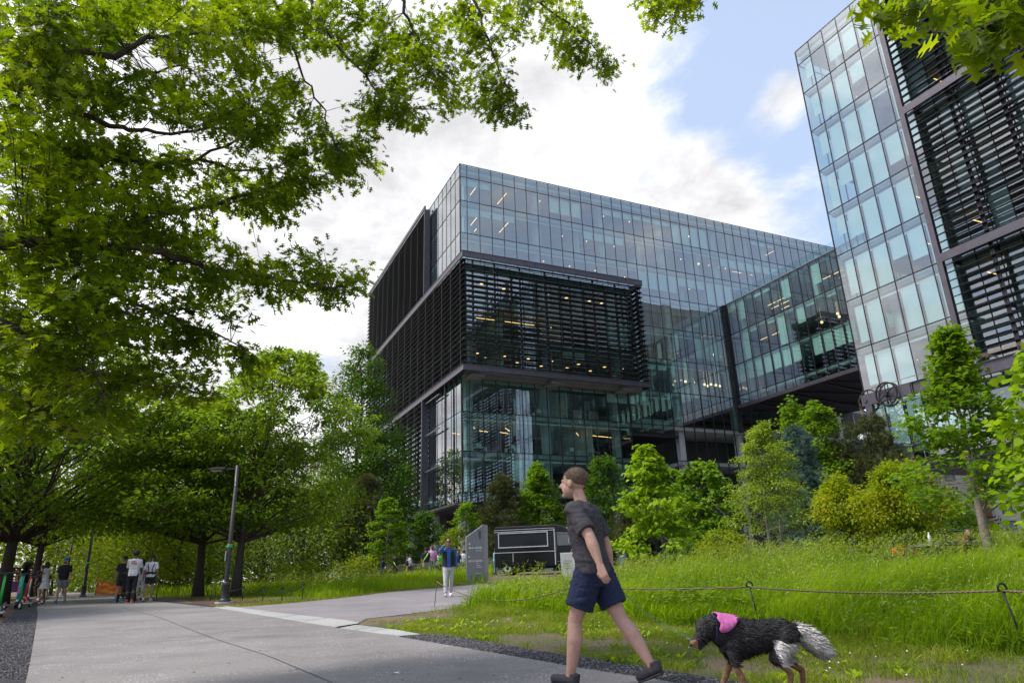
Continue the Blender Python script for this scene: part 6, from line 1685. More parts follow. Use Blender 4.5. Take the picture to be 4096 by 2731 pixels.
s = MB(); s.box(-.20, .20, -.28, .12, .20, .34); s.build('basket', CL['black'], sr, bevel=.02)
# 4 man in blue cap coming along the path
R7, I7 = person('man in bright blue cap, black T-shirt and grey shorts walking towards the viewer', at_feet(137, 1380, 36.0), fdir(168), 1.78, 'skinA', ((10, 4, 6), (-8, -20, -14)), ((-8, 12, 10, 4), (6, 12, 20, 2)), 0, 0, .5, ('black', 'short'), ('grey', 'shorts'), 'bright', ('brown', 'short'), .013, 1.14)
cap(I7, R7, CL['bright'])
c = MB(); c.ellipsoid(I7['Hd'](0, .07, -.075), (.055, .035, .045), 10, 8, I7['HR']); c.build('beard', HAIR['brown'], R7, smooth=True)
# 5 by the scooters
R8, I8 = person('young woman in white dress standing with one foot up on the red scooter', at_feet(96, 1381, 36.5), fdir(-100), 1.66, 'skinB', ((0, 4), (58, -14)), ((38, 10, 78, -6), (38, 10, 78, -6)), 2, 0, .3, ('white', 'puff'), ('white', 'skirt'), 'white', ('black', 'long'), .013, .92)
R9, I9 = person('woman with a big afro in black top and jeans behind the parked scooters', at_feet(47, 1377, 40.0), fdir(105), 1.70, 'skinB', ((6, 2), (-4, -6)), ((4, 8, 20, 2), (-6, 8, 10, 4)), 2, 0, .2, ('black', 'long'), ('jean', 'pants'), 'white', ('black', 'afro'), .014)
R10, I10 = person('woman in pale blue tank top and navy leggings on the far path', at_feet(62, 1366, 56), fdir(150), 1.70, 'skinA', ((8, 2), (-8, -14)), ((-6, 12, 10, 6), (4, 12, 20, 4)), 0, 40, 0, ('white', 'none'), ('djean', 'pants'), 'white', ('fair', 'pony'), .018)
R11, I11 = person('person in black top and dark shorts walking behind the woman in white dress', at_feet(88, 1372, 44), fdir(-60), 1.72, 'skinC', ((16, 4), (-14, -24)), ((20, 10, 50, 4), (-10, 10, 10, 4)), 6, 0, 0, ('black', 'short'), ('black', 'shorts'), 'white', ('black', 'short'), .016)
R12, I12 = person('person in pink shorts on the far path, partly behind the dress', at_feet(103, 1362, 62), fdir(170), 1.7, 'skinA', ((8, 2), (-8, -14)), ((-6, 12, 10, 6), (4, 12, 20, 4)), 0, 0, 0, ('black', 'short'), ('pink', 'shorts'), 'white', ('brown', 'short'), .02)
R13, I13 = person('distant person in white top at the far left edge', at_feet(10, 1360, 60), fdir(170), 1.7, 'skinA', ((6, 2), (-8, -14)), ((-6, 12, 10, 6), (4, 12, 20, 4)), 0, 0, 0, ('white', 'short'), ('grey', 'shorts'), 'white', ('brown', 'short'), .02)
# 6 the school group on the plaza
kid = [ # dx, heading, height, skin, top, bottom, hair, arms, label, sash
    (878, 60, 1.42, 'skinB', ('navy', 'short'), ('djean', 'pants'), ('black', 'long'), ((30, 8, 80, -4), (30, 8, 80, -4)), 'girl in navy T-shirt with long dark hair, leftmost of the school group', 0),
    (908, 172, 1.30, 'skinC', ('black', 'short'), ('black', 'pants'), ('black', 'afro'), ((0, 8, 10, 4), (0, 8, 10, 4)), 'child with curly hair and a green sash across black top', 1),
    (941, 70, 1.40, 'skinC', ('ltgrey', 'long'), ('djean', 'pants'), ('black', 'short'), ((10, 8, 50, 0), (10, 8, 30, 0)), 'child in grey hoodie with an orange backpack strap', 2),
    (978, -8, 1.62, 'skinC', ('navy', 'short'), ('khaki', 'shorts'), ('black', 'short'), ((0, 10, 16, 4), (0, 10, 16, 4)), 'adult in navy T-shirt crossed by a green sash, back turned', 1),
    (993, 180, 1.72, 'skinB', ('pink', 'short'), ('jean', 'pants'), ('black', 'bun'), ((0, 10, 16, 4), (0, 10, 16, 4)), 'tall woman in lilac top with her hair in a bun', 0),
    (1004, 90, 1.25, 'skinC', ('navy', 'short'), ('black', 'pants'), ('black', 'long'), ((8, 10, 30, 4), (0, 10, 16, 4)), 'child in dark top beside the woman in lilac', 0),
    (1019+18, -60, 1.30, 'skinC', ('green', 'short'), ('black', 'pants'), ('black', 'short'), ((8, 10, 30, 4), (0, 10, 16, 4)), 'child in bright green shirt just left of the phone man', 0),
    (1052, 180, 1.36, 'skinC', ('djean', 'short'), ('khaki', 'pants'), ('black', 'short'), ((8, 10, 30, 4), (0, 10, 16, 4)), 'child in dark blue shirt right of the phone man', 0),
    (1066, 170, 1.42, 'skinB', ('white', 'long'), ('jean', 'pants'), ('black', 'long'), ((0, 8, 10, 4), (0, 8, 10, 4)), 'girl in white sweater with a white headband', 3),
    (1075, 185, 1.38, 'skinC', ('lblue', 'short'), ('khaki', 'pants'), ('black', 'long'), ((0, 8, 10, 4), (0, 8, 10, 4)), 'girl in light blue T-shirt next to the girl with a headband', 0),
    (1137, 100, 1.40, 'skinC', ('lblue', 'long'), ('jean', 'pants'), ('black', 'short'), ((0, 8, 10, 4), (0, 8, 10, 4)), 'person in pale blue hoodie between the sign and the van', 0)]
xs_ = {1037: 1024-8}
for n_, (dx, hd, h_, sk, tp_, bt_, hr_, ar_, lb_, ss_) in enumerate(kid):
    p = at(dx if dx != 1037 else 1012, 1300, 39.5 + (n_ % 3)*.8)
    zg = gz(p.x, p.y)
    Rk, Ik = person(lb_, Vector((p.x, p.y, zg + .02)), fdir(hd), h_, sk, ((4, 0), (-4, -4)), ar_, 1, 0, .1, tp_, bt_, 'black', hr_, .017, .96 if h_ < 1.5 else 1.05, 'school group on the plaza')
    T_ = Ik['T']; k = Ik['k']
    if ss_ == 1:
        c = MB()
        for f_ in (1, -1): c.tube([T_(-.17, .0, 1.0), T_(-.08, .145*f_, 1.12), T_(.04, .15*f_, 1.28), T_(.13, .08*f_, 1.45)], .03*k, 6, True, ((0, f_, 0), 1))
        c.build('sash', CL['hiviz'], Rk)
    if ss_ == 2:
        c = MB(); c.ellipsoid(T_(0, -.19, 1.15), (.14*k, .10*k, .22*k), 12, 10); c.build('backpack', CL['navy'], Rk, smooth=True); c = MB(); c.tube([T_(.1, -.2, .98), T_(.1, -.22, .6)], .05*k, 8); c.build('orange_coat', CL['orange'], Rk)
    if ss_ == 3:
        c = MB(); c.tube([Ik['Hd'](.085*math.cos(a/10*2*PI), -.02+.098*math.sin(a/10*2*PI), .085) for a in range(11)], .016*k, 6); c.build('headband', CL['white'], Rk)
# boy in cream shirt eating, beside the phone man
p = at(1011-5, 1300, 41); person('boy in cream polo shirt holding his hand to his mouth', Vector((p.x+.0, p.y, gz(p.x, p.y)+.02)), fdir(-95), 1.36, 'skinC', ((4, 0), (-4, -4)), ((30, 10, 140, -6), (0, 8, 10, 4)), 1, 0, .1, ('cream', 'short'), ('djean', 'pants'), 'black', ('black', 'short'), .017, .96, 'school group on the plaza')
# 7 far right, people at the tables
for dx, tp_, lb_, ds in ((2226, 'lblue', 'man in light blue shirt sitting beyond the bikes at far right', 26), (2262, 'djean', 'dark-haired person seated behind the wooden bench at far right', 25), (2272, 'grey', 'person seated just behind the dark-haired one at far right', 27.5)):
    p = at(dx, 1250, ds); g_ = gz(p.x, p.y)
    zt_ = at(dx, 1218, ds).z
    st_ = tag(MB().cbox((0, 0, .22), (.5, .4, .44)).build('seat_block', MT['column'], None, bevel=.02), 'low concrete seat under ' + lb_.split(' at ')[0].split(' beyond')[0], 'seat')
    st_.location = (p.x, p.y, zt_-1.30-.02)
    person(lb_, Vector((p.x, p.y, zt_ - 1.30)), fdir(190), 1.72, 'skinC', ((88, 0), (84, 2)), ((10, 8, 60, 0), (10, 8, 60, 0)), 4, 0, .1, (tp_, 'short'), ('djean', 'pants'), 'black', ('black', 'short'), .016)

# ------------------------------------------------------------------ the dog
def dog():
    p = at(1742, 1560, 5.95); loc = Vector((p.x, p.y, gz(p.x, p.y) + .01))
    root = empty('dog', loc, fdir(-90-4), 'large black, tan and grey shaggy dog with a pink bandana trotting left', 'dog')
    k = .82
    def P_(x, y, z): return Vector((x, y, z))*k
    B = MB()
    # y forward; trunk as a chain of deep ovals
    tr = [((0, -.36, .50), .085, .09), ((0, -.30, .52), .125, .135), ((0, -.18, .52), .125, .13), ((0, -.05, .515), .125, .135), ((0, .10, .50), .135, .165), ((0, .22, .50), .135, .18), ((0, .32, .53), .105, .14)]
    n = 16; b0 = len(B.v)
    for c, rx, rz in tr:
        for j in range(n):
            a = 2*PI*j/n; B.v.append(tuple(P_(rx*math.cos(a), c[1], c[2]+rz*math.sin(a))))
    for i in range(len(tr)-1):
        for j in range(n):
            a = b0+i*n+j; b = b0+i*n+(j+1) % n; B.f.append((a, b, b+n, a+n)); B.m.append(0)
    B.f.append(tuple(b0+j for j in range(n))); B.m.append(0); B.f.append(tuple(b0+(len(tr)-1)*n+j for j in range(n))); B.m.append(0)
    B.capsule(P_(0, .28, .56), P_(0, .37, .61), .130*k, .100*k, 14)      # neck, head carried low
    B.ellipsoid(P_(0, .43, .60), (.085*k, .100*k, .088*k), 14, 10)       # skull
    B.capsule(P_(0, .47, .56), P_(0, .565, .475), .055*k, .034*k, 12); B.capsule(P_(0, .455, .525), P_(0, .535, .445), .034*k, .022*k, 10)
    for s in (1, -1): B.tube([P_(.055*s, .41, .66), P_(.090*s, .39, .68), P_(.110*s, .40, .60)], [.030*k, .026*k, .010*k], 8, True, ((0, 1, 0), .5))
    for s, sh in ((1, .10), (-1, -.08)):       # fore legs
        B.capsule(P_(.08*s, .24, .46), P_(.085*s, .22-sh*.2, .30), .060*k, .036*k, 10); B.capsule(P_(.085*s, .22-sh*.2, .30), P_(.085*s, .22+sh, .09), .034*k, .024*k, 10); B.capsule(P_(.085*s, .22+sh, .09), P_(.085*s, .255+sh, .028), .026*k, .028*k, 10)
    for s, sh in ((1, -.12), (-1, .10)):      # hind legs: stifle forward, hock back
        B.capsule(P_(.075*s, -.27, .50), P_(.085*s, -.20+sh*.5, .33), .098*k, .058*k, 12); B.capsule(P_(.085*s, -.20+sh*.5, .33), P_(.085*s, -.36+sh*.8, .20), .050*k, .028*k, 10); B.capsule(P_(.085*s, -.36+sh*.8, .20), P_(.085*s, -.33+sh, .05), .027*k, .024*k, 10); B.capsule(P_(.085*s, -.33+sh, .045), P_(.085*s, -.28+sh, .025), .028*k, .024*k, 10)
    B.tube([P_(0, -.34, .58), P_(0, -.45, .54), P_(0, -.56, .44), P_(0, -.66, .36), P_(0, -.72, .34)], [.045*k, .075*k, .088*k, .06*k, .012*k], 12)
    blk = surf('black_fur', (.010, .009, .010), (.030, .026, .028), 24, .8, bump=.9, bscale=60); tan = surf('tan_fur', (.22, .11, .05), (.32, .17, .09), 24, .85, bump=.9, bscale=60); gry = surf('grey_white_fur', (.60, .55, .50), (.78, .74, .69), 20, .9, bump=.9, bscale=60)
    body = B.build('body', [blk, tan, gry], root); remesh(body, .010, 1)
    for m_ in (blk, tan, gry):
        if m_.name not in [x.name for x in body.data.materials if x]: body.data.materials.append(m_)
    me = body.data
    while len(me.materials) > 3: me.materials.pop()
    co = np.empty(len(me.vertices)*3); me.vertices.foreach_get('co', co); co = co.reshape(-1, 3)
    nv = np.array([mnoise.noise(Vector(c*22)) for c in co])
    nr = np.empty(len(me.vertices)*3); me.vertices.foreach_get('normal', nr); nr = nr.reshape(-1, 3)
    co2 = co + nr*((.006*nv + .004*np.array([mnoise.noise(Vector(c*60)) for c in co]))[:, None])
    me.vertices.foreach_set('co', co2.ravel())
    for p_ in me.polygons:
        c = p_.center/k; w_ = .03*mnoise.noise(Vector(p_.center)*14); mi = 0
        if c.y < -.40 + w_ and c.z > .3: mi = 2
        elif c.y < -.16+w_*2 and c.z < .47 + w_ and c.z > .27: mi = 2
        elif c.z < .27 + w_: mi = 1
        elif c.y > .53 and c.z < .50: mi = 1
        p_.material_index = mi
    me.update()
    # shaggy coat: short tufts over the body
    rn = np.random.default_rng(3); ids = rn.integers(0, len(me.polygons), 11000)
    cs = np.array([tuple(me.polygons[i].center) for i in ids]); ns = np.array([tuple(me.polygons[i].normal) for i in ids]); ms = np.array([me.polygons[i].material_index for i in ids])
    dv = ns*.45 + np.array([0, -1.0, -.5]) + rn.normal(0, .25, (len(ids), 3))
    for mi, m_ in ((0, blk), (2, gry)):
        sel = (ms == mi) & (cs[:, 2] > .12)
        if sel.sum(): stamp('coat', cs[sel], bases(dv[sel], ns[sel] + .01), (.026 + .022*rn.random(sel.sum()))*(1.25 if mi == 2 else 1), [(-.10, 0, 0), (.10, 0, 0), (.04, .6, .05), (0, 1, .0), (-.04, .6, .05)], [(0, 1, 2, 3, 4)], m_, root)
    c = MB(); b0 = 0; nu, nv_ = 18, 8
    for i in range(nv_+1):
        t = i/nv_; y = .34 - .20*t; zc = .60 - .07*t; rx = .132 + .016*t; rz = .130 + .030*t; half = rad(105 - 72*t**1.6)
        for j in range(nu+1):
            a = (j/nu*2-1)*half; f_ = 1.05 + .05*mnoise.noise(Vector((j*.7, i*.9, 3)))
            c.v.append(tuple(P_(rx*f_*math.sin(a), y + .012*math.sin(j*1.7), zc + rz*f_*math.cos(a))))
    for i in range(nv_):
        for j in range(nu):
            a = i*(nu+1)+j; c.f.append((a, a+1, a+nu+2, a+nu+1)); c.m.append(0)
    o = c.build('bandana', surf('pink_cloth', (.42, .07, .25), (.55, .14, .36), 8, .85, bump=.4, bscale=30), root, smooth=True); s_ = o.modifiers.new('s', 'SOLIDIFY'); s_.thickness = .008
    c = MB(); c.tube([P_(.115*math.cos(a/12*2*PI), .365, .60+.115*math.sin(a/12*2*PI)) for a in range(13)], .010, 6, False); c.build('collar', CL['navy'], root)
    for s in (1, -1):
        c = MB(); c.ellipsoid(P_(.050*s, .505, .605), (.010, .010, .010), 8, 6); c.build('eye', SOLE, root, smooth=True)
    c = MB(); c.ellipsoid(P_(0, .590, .462), (.018, .014, .014), 8, 6); c.build('nose', SOLE, root, smooth=True)
    bpy.context.view_layer.update()
    return root.matrix_world @ P_(0, .37, .48)
dcol = dog()
ls_ = MB(); a = hw; b = dcol; L_ = []
for k_ in range(17):
    t = k_/16; q_ = a.lerp(b, t); q_.z -= .42*t*(1-t)*1.2; L_.append(q_)
ls_.tube(L_, .0026, 6); tag(ls_.build('leash', surf('blue_webbing', (.03, .09, .14), (.05, .13, .19), 30, .7), None, smooth=True), 'thin blue leash from the striding man\'s hand down to the dog', 'leash')
# ------------------------------------------------------------------ things along the path
BZ = surf('bronze_paint', (.026, .020, .021), (.036, .029, .03), 4, .5, .2, coat=.1)
stk = surf('green_sticker', (.02, .35, .16), (.03, .45, .2), 2, .6)
def lamp(dx, dy, dist, H, label, seedk=0, detail=True, hd=-1):
    p = at(dx, dy, dist); z = gz(p.x, p.y)
    r = empty('street_lamp', (p.x, p.y, z), rad(4), label, 'street lamp', 'lamp posts along the path')
    s = MB(); s.lathe([(.30, 0), (.30, .05), (.001, .05)], (0, 0, -.0), 20); s.build('footing', MT['column'], r)
    s = MB(); s.lathe([(.19, .05), (.20, .09), (.15, .13), (.13, .18), (.125, .52), (.135, .55), (.135, .64), (.095, .68)], (0, 0, 0), 20); s.build('base_sleeve', BZ, r, smooth=True)
    s = MB(); s.lathe([(.078, .6), (.062, H), (.001, H)], (0, 0, 0), 16); s.build('pole', BZ, r, smooth=True)
    s = MB(); s.box(hd*.38, 0, -.03, .03, H-.14, H-.08); s.build('arm', BZ, r)
    s = MB(); x0 = hd*.38
    s.prism([(x0, H-.155), (x0+hd*.12, H-.17), (x0+hd*.52, H-.155), (x0+hd*.60, H-.13), (x0+hd*.45, H-.075), (x0, H-.07)], 'y', -.14, .14); hdo = s.build('head', BZ, r, bevel=.02)
    s = MB(); s.box(min(x0+hd*.15, x0+hd*.5), max(x0+hd*.15, x0+hd*.5), -.10, .10, H-.176, H-.168); s.build('lens', MT['blind'], hdo)
    if detail:
        s = MB(); s.lathe([(.090, 1.78), (.090, 1.86)], (0, 0, 0), 16); s.build('green_band', stk, r); s = MB(); s.lathe([(.090, 1.862), (.090, 1.885)], (0, 0, 0), 16); s.build('gold_band', surf('gold_band', (.5, .3, .05), (.6, .4, .08), 3, .5), r)
        s = MB(); s.box(-.10, -.085, -.09, .03, 1.35, 1.66); s.build('notice', MT['white'], r)
    return r
lamp(515, 1388, 26.2, 4.55, 'bronze street lamp with a green band, nearest, by the straight-trunked oak')
lamp(332/2.352*.5742*0 + 331*.0 + 333*.0 + 332.0*0 + 332, 1366, 50, 4.5, 'street lamp with green sticker beyond the stroller group') if False else None
lamp(332*0+ (1118/3.36*.5742), 1361, 47, 4.9, 'leaning-looking lamp post midway between the capped man and the stroller', 0)
lamp(855/3.36*.5742*1.0, 1361, 60, 4.9, 'lamp post just right of the man in the blue cap', 0)
lamp(677/3.36*.5742, 1361, 66, 4.5, 'lamp post just left of the man in the blue cap', 0)
lamp(478/3.36*.5742, 1360, 84, 4.6, 'far lamp post over the far path, second smallest', 0, False)
lamp(425/3.36*.5742, 1359, 100, 4.6, 'farthest and smallest lamp post over the path', 0, False)

# rope fence on the right
IR = surf('wrought_iron', (.018, .018, .020), (.03, .03, .032), 20, .55, .5)
def ropemat():
    m, nt, out = nmat('twisted_rope'); b = nt.nodes.new('ShaderNodeBsdfPrincipled'); b.inputs['Roughness'].default_value = .95
    tc = nt.nodes.new('ShaderNodeTexCoord'); w_ = nt.nodes.new('ShaderNodeTexWave'); w_.inputs['Scale'].default_value = 22; w_.bands_direction = 'DIAGONAL'; nt.links.new(tc.outputs['Object'], w_.inputs['Vector'])
    nt.links.new(ramp(nt, w_.outputs['Fac'], [(.2, (.05, .035, .025)), (.7, (.22, .16, .11))]), b.inputs['Base Color']); nt.links.new(b.outputs[0], out.inputs[0]); return m
RP = ropemat()
def rope_post(p, h, label, lean=(0, 0), rr=.011, name='fence_post', loop=.045, ang=0):
    r = empty(name, p, ang, label, 'fence post')
    s = MB(); pts = [Vector((-lean[0]*h, -lean[1]*h, -.1)), Vector((-lean[0]*h*.5, 0, h*.5)), Vector((0, 0, h-.02))]
    s.tube(pts, rr, 8); s.build('rod', IR, r, smooth=True)
    s = MB(); L_ = [Vector((0, 0, h-.02))]
    for k in range(13):
        a = PI*1.0 + (k/12)*PI*1.75
        L_.append(Vector((-math.cos(a)*loop*1.0 - loop*0 , 0, h + loop*.9 - math.sin(a)*loop)) if False else Vector((loop*math.sin(k/12*PI*1.7), 0, h - .02 + loop*1.05 - loop*math.cos(k/12*PI*1.7))))
    s.tube(L_, rr, 8); s.build('loop', IR, r, smooth=True)
    return r
posts = []
specs = [((-2.3, 18.5), .83, 'iron rod post with a rope knot at the corner of the side path', (.12, 0)), ((.95, 13.6), .70, 'iron loop post right behind the walking man', (0, 0)), ((3.45, 10.8), .66, 'iron loop post above the dog', (-.14, 0)), ((4.95, 7.5), .80, 'nearest iron loop post at the right edge', (-.16, 0)), ((6.1, 4.2), .8, None, (0, 0))]
tops = [at(1004, 1336, 18.65), at(1316, 1346, 13.63), at(1722, 1347, 11.34), at(2303, 1356, 8.99), None]
for i, ((x, y), h, lb, ln) in enumerate(specs):
    z = gz(x, y)
    tp = tops[i] if tops[i] is not None else Vector((x, y, z+.72))
    if tops[i] is not None:
        hh = max(.3, tp.z - z); rope_post(Vector((tp.x, tp.y, z)), hh, lb, ln, .0085 if i == 0 else .011, ang=0)
    posts.append(tp)
for i in range(4):
    a, b = posts[i], posts[i+1]; sg = (.34, .04, .05, .06)[i]
    pts = [a.lerp(b, k/20) - Vector((0, 0, sg*4*(k/20)*(1-k/20))) for k in range(21)]
    lb = ('rope hanging in a deep curve between the corner post and the second post', 'rope stretched behind the walking man', 'taut rope running over the dog to the nearest post', 'rope leaving the nearest post at the right edge')[i]
    tag(MB().tube(pts, .0105, 8).build('rope', RP, None, smooth=True), lb, 'rope')
k_ = MB(); k_.ellipsoid(posts[0] + Vector((.02, 0, -.01)), (.035, .03, .04), 10, 8, None, lambda p: 1+.2*mnoise.noise(p*4)); k_.ellipsoid(posts[0] + Vector((.055, 0, -.03)), (.03, .03, .03), 10, 8); tag(k_.build('knot', RP, None, smooth=True), 'thick rope knot on the corner post', 'knot')
# low rope fences on the left
FEN = [('low rope post left of the side path, farthest right of five', 893-0, 0)]
lp = [(972, 2420, 0)]
zq = [(1636, 250, 337), (1772, 255, 338), (1898, 258, 336), (2037, 230, 322), (1424, 240, 312)]
tps = []
for n_, (zx, zt_, zb_) in enumerate(sorted(zq)):
    dx = zx*.3418; dtop = 1263.2 + zt_*.3418
    d_ = 26.5 - (.4*(n_ - 1)) if n_ else 29.5
    p = at(dx, dtop, d_); g_ = gz(p.x, p.y)
    rope_post(Vector((p.x, p.y, g_)), max(.35, p.z-g_), ('small rope post left of the straight trunk, under the oaks', 'small rope post just right of the straight trunk', 'second small rope post right of the straight trunk', 'third small rope post right of the straight trunk', 'fourth small rope post, tallest looking, in the left meadow')[n_], rr=.014, loop=.04)
    tps.append(p)
for i in range(len(tps)-1):
    a, b = tps[i], tps[i+1]
    pts = [a.lerp(b, k/12) - Vector((0, 0, .14*4*(k/12)*(1-k/12))) for k in range(13)]
    tag(MB().tube(pts, .012, 6).build('rope', IR, None), ('dark rope passing behind the straight trunk', 'dark rope in the left meadow, first span right of the trunk', 'dark rope in the left meadow, second span', 'dark rope in the left meadow, last span')[i], 'rope')
tps = []
for n_ in range(11):
    t = n_/10; x, y = -17.2 - 21*t, 34.5 + 30*t + .0
    g_ = gz(x, y); h = .72; tps.append(Vector((x, y, g_+h)))
    pr_ = rope_post(Vector((x, y, g_)), h, 'slim post of the low rope fence along the far path', rr=.018, loop=.04); pr_['group'] = 'posts of the far rope fence'
for i in range(10):
    a, b = tps[i], tps[i+1]
    pts = [a.lerp(b, k/8) - Vector((0, 0, .22*4*(k/8)*(1-k/8))) for k in range(9)]
    tag(MB().tube(pts, .022, 5).build('rope', surf('pale_rope', (.42, .40, .36), (.5, .48, .44), 9, .9) if i == 0 else bpy.data.materials['pale_rope'], None), 'pale rope span drooping along the far path fence', 'rope', 'spans of the far rope fence')
# orange safety netting
nt_m = surf('orange_netting', (.95, .16, .03), (1.0, .26, .06), 3, .7)
p = at(245, 1355, 52); r = empty('safety_netting', (p.x, p.y, gz(p.x, p.y)), rad(28), 'torn orange safety netting round a small excavation in the grass', 'netting')
for x, h, ln in ((-.6, 1.5, .05), (.1, 1.45, .15), (.8, 1.1, -.05)):
    s = MB(); s.tube([(x, 0, 0), (x+ln, .05, h)], .022, 6); s.build('stake', surf('stake', (.2, .1, .05), (.3, .15, .08), 3, .8), r)
s = MB(); nx_, nz_ = 40, 16
def NP(i, j):
    u = i/nx_; v = j/nz_; x = -.6 + 1.6*u; hh = 1.0 - .45*u - .18*math.sin(PI*u*3)**2
    return (x, .10*math.sin(9*u) + .06*math.sin(14*v+5*u), .03 + hh*v)
for i in range(nx_):
    for j in range(nz_):
        a, b, c, d = NP(i, j), NP(i+1, j), NP(i+1, j+1), NP(i, j+1)
        f1 = Vector(a).lerp(Vector(d), .55); f2 = Vector(b).lerp(Vector(c), .55); s.quad(a, b, f2, f1)
        g1 = Vector(a).lerp(Vector(b), .45); g2 = Vector(d).lerp(Vector(c), .45); s.quad(f1, Vector(f1).lerp(Vector(f2), .5), g2, d)
s.build('net', nt_m, r, fix=False)

# wayfinding sign -----------------------------------------------------------
p = at(1101, 1330, 33.0)
SG = surf('grey_sign_enamel', (.22, .215, .225), (.245, .24, .25), 2, .5); SGs = surf('light_grey_sign_side', (.27, .26, .275), (.30, .29, .305), 2, .5)
sg = empty('wayfinding_sign', (p.x, p.y, gz(p.x, p.y) - .05), rad(18), 'tall grey wayfinding sign with a slanted top beside the van', 'sign')
s = MB(); s.prism([(-.70, 0), (.28, 0), (.28, 2.62), (-.70, 2.08)], 'y', 0, .22); s.build('front_panel', SG, sg, bevel=.006)
sg.scale = (.83, 1, 1)
s = MB(); s.box(.285, .53, .02, .24, 0, 2.60); s.build('side_panel', SGs, sg, bevel=.006)
s = MB(); s.prism([(-.42, 2.05), (.25, 2.05), (.25, 2.52), (-.42, 2.48)], 'y', .225, .30); s.build('dark_fin', MT['frame'], sg)
wt = surf('white_lettering', (.8, .8, .8), (.85, .85, .85), 1, .6)
def sgt(b_, size, x, z, bold=0): return text(b_, size, Matrix.Translation((x, -.006, z)) @ Matrix.Rotation(PI/2, 4, 'X'), wt, sg, 'lettering', .003 + bold)
sgt('405 N. ANGIER', .118, -.60, 1.55); sgt('MAILCHIMP', .058, -.16, 1.45)
sgt('505 N. ANGIER', .118, -.60, .98); sgt('WPP', .052, -.16, .89); sgt('TOMBRAS', .052, -.16, .81); sgt('INDUSTRIOUS', .052, -.16, .73); sgt('ONETRUST', .055, -.16, .46)
for z, d in ((1.77, 1), (1.20, -1)):
    s = MB(); s.box(-.60, -.49, -.010, -.002, z-.012, z+.012); x = -.49 if d > 0 else -.60
    for q_ in (1, -1): s.tube([(x, -.006, z), (x - d*.045, -.006, z + q_*.045)], .012, 4)
    s.build('arrow', wt, sg)
for i, (x, z0, z1) in enumerate(((-.02, 2.08, 2.40), (.02, 1.98, 2.36), (.06, 1.98, 2.36), (.10, 1.98, 2.38))):
    s = MB(); s.box(x, x+.018, -.008, -.002, z0, z1); s.build('logo_bar', MT['frame'], sg)

# black catering van -------------------------------------------------------
p = at(1244, 1318, 39.5)
VB = surf('black_van_paint', (.0025, .0025, .003), (.004, .004, .005), 2, .22, spec=.35); VG_ = surf('van_glass', (.05, .06, .065), (.08, .09, .10), 2, .04, spec=.8); VW = surf('silver_trim', (.55, .55, .56), (.65, .65, .66), 4, .35); VR = surf('van_roof', (.016, .017, .024), (.022, .023, .03), 2, .3)
van = empty('catering_van', (p.x, p.y, gz(p.x, p.y)), rad(-13), 'vintage black catering van with corrugated sides and white pinstripes', 'van')
# x = length (cab at +x), y = -0.95 near side
def ribs(z0, z1, step, yy, x0, x1, s):
    z = z0
    while z < z1: s.box(x0, x1, yy-.018, yy, z, z+step*.5); z += step
s = MB(); prof = [(-.95, .42), (-.97, 1.30), (-.95, 2.10), (-.86, 2.34), (-.62, 2.46), (0, 2.50), (.62, 2.46), (.86, 2.34), (.95, 2.10), (.97, 1.30), (.95, .42)]
s.prism(prof, 'x', -2.35, .98); ribs(.46, 1.10, .085, -.952, -2.33, -1.99, s); ribs(.62, 1.10, .085, -.952, -1.0, .9, s)
bdy = s.build('body', VB, van, bevel=.01)
s = MB()
cp = [(.98, 1.0), (2.1, .85), (2.06, 1.45), (1.86, 2.02), (1.62, 2.36), (.98, 2.47)]
# cab: outline narrows to a blunt snout
s.prism([(.985, .42), (1.98, .50), (2.12, .95), (2.06, 1.38), (1.74, 2.10), (1.45, 2.38), (.985, 2.48)], 'y', -.93, .93)
ribs(.62, 1.15, .085, -.932, 1.0, 1.55, s)
s.build('cab', VB, van, bevel=.05)
s = MB(); s.prism([(.985, 2.40), (1.40, 2.32), (1.62, 2.20), (1.78, 2.02), (1.84, 2.05), (1.68, 2.28), (1.45, 2.44), (.985, 2.53)], 'y', -.90, .90); s.box(-2.37, .98, -.80, .80, 2.43, 2.53); s.build('roof', VR, van, bevel=.03)
s = MB()                                        # snout with grille
s.prism([(2.0, .45), (2.50, .50), (2.52, 1.02), (2.36, 1.18), (2.0, 1.30)], 'y', -.52, .52); s.build('bonnet', VB, van, bevel=.05)
s = MB()
for k in range(8): s.box(2.525, 2.54, -.38, .38, .55+.06*k, .575+.06*k)
s.tube([(2.55, -.30, .55), (2.55, 0, .95), (2.55, .30, .55)], .02, 5); s.tube([(2.55, -.30, .70), (2.55, 0, 1.08), (2.55, .30, .70)], .02, 5); s.build('grille', VW, van)
for q_ in (-1, 1):
    s = MB(); s.ellipsoid((2.30, .68*q_, .86), (.20, .15, .15), 14, 10); s.build('headlight', VW, van, smooth=True)
    s = MB(); s.prism([(1.55, .42), (1.60, .75), (1.80, .92), (2.15, .92), (2.35, .70), (2.38, .42), (2.26, .42), (2.18, .66), (2.05, .78), (1.82, .78), (1.70, .66), (1.66, .42)], 'y', .75*q_-.19, .75*q_+.19); s.build('mudguard', VB, van, bevel=.02)
s = MB(); s.quad((2.075, -.80, 1.42), (2.075, -.03, 1.42), (1.80, -.03, 2.02), (1.80, -.76, 2.02)); s.quad((2.075, .03, 1.42), (2.075, .80, 1.42), (1.80, .76, 2.02), (1.80, .03, 2.02)); o = s.build('windscreen', VG_, van); o.location = (.012, 0, .0)
s = MB(); s.tube([(2.10, -.5, 1.45), (1.98, -.3, 1.75)], .01, 4); s.tube([(2.10, .3, 1.45), (1.98, .5, 1.75)], .01, 4); s.build('wiper', VW, van)
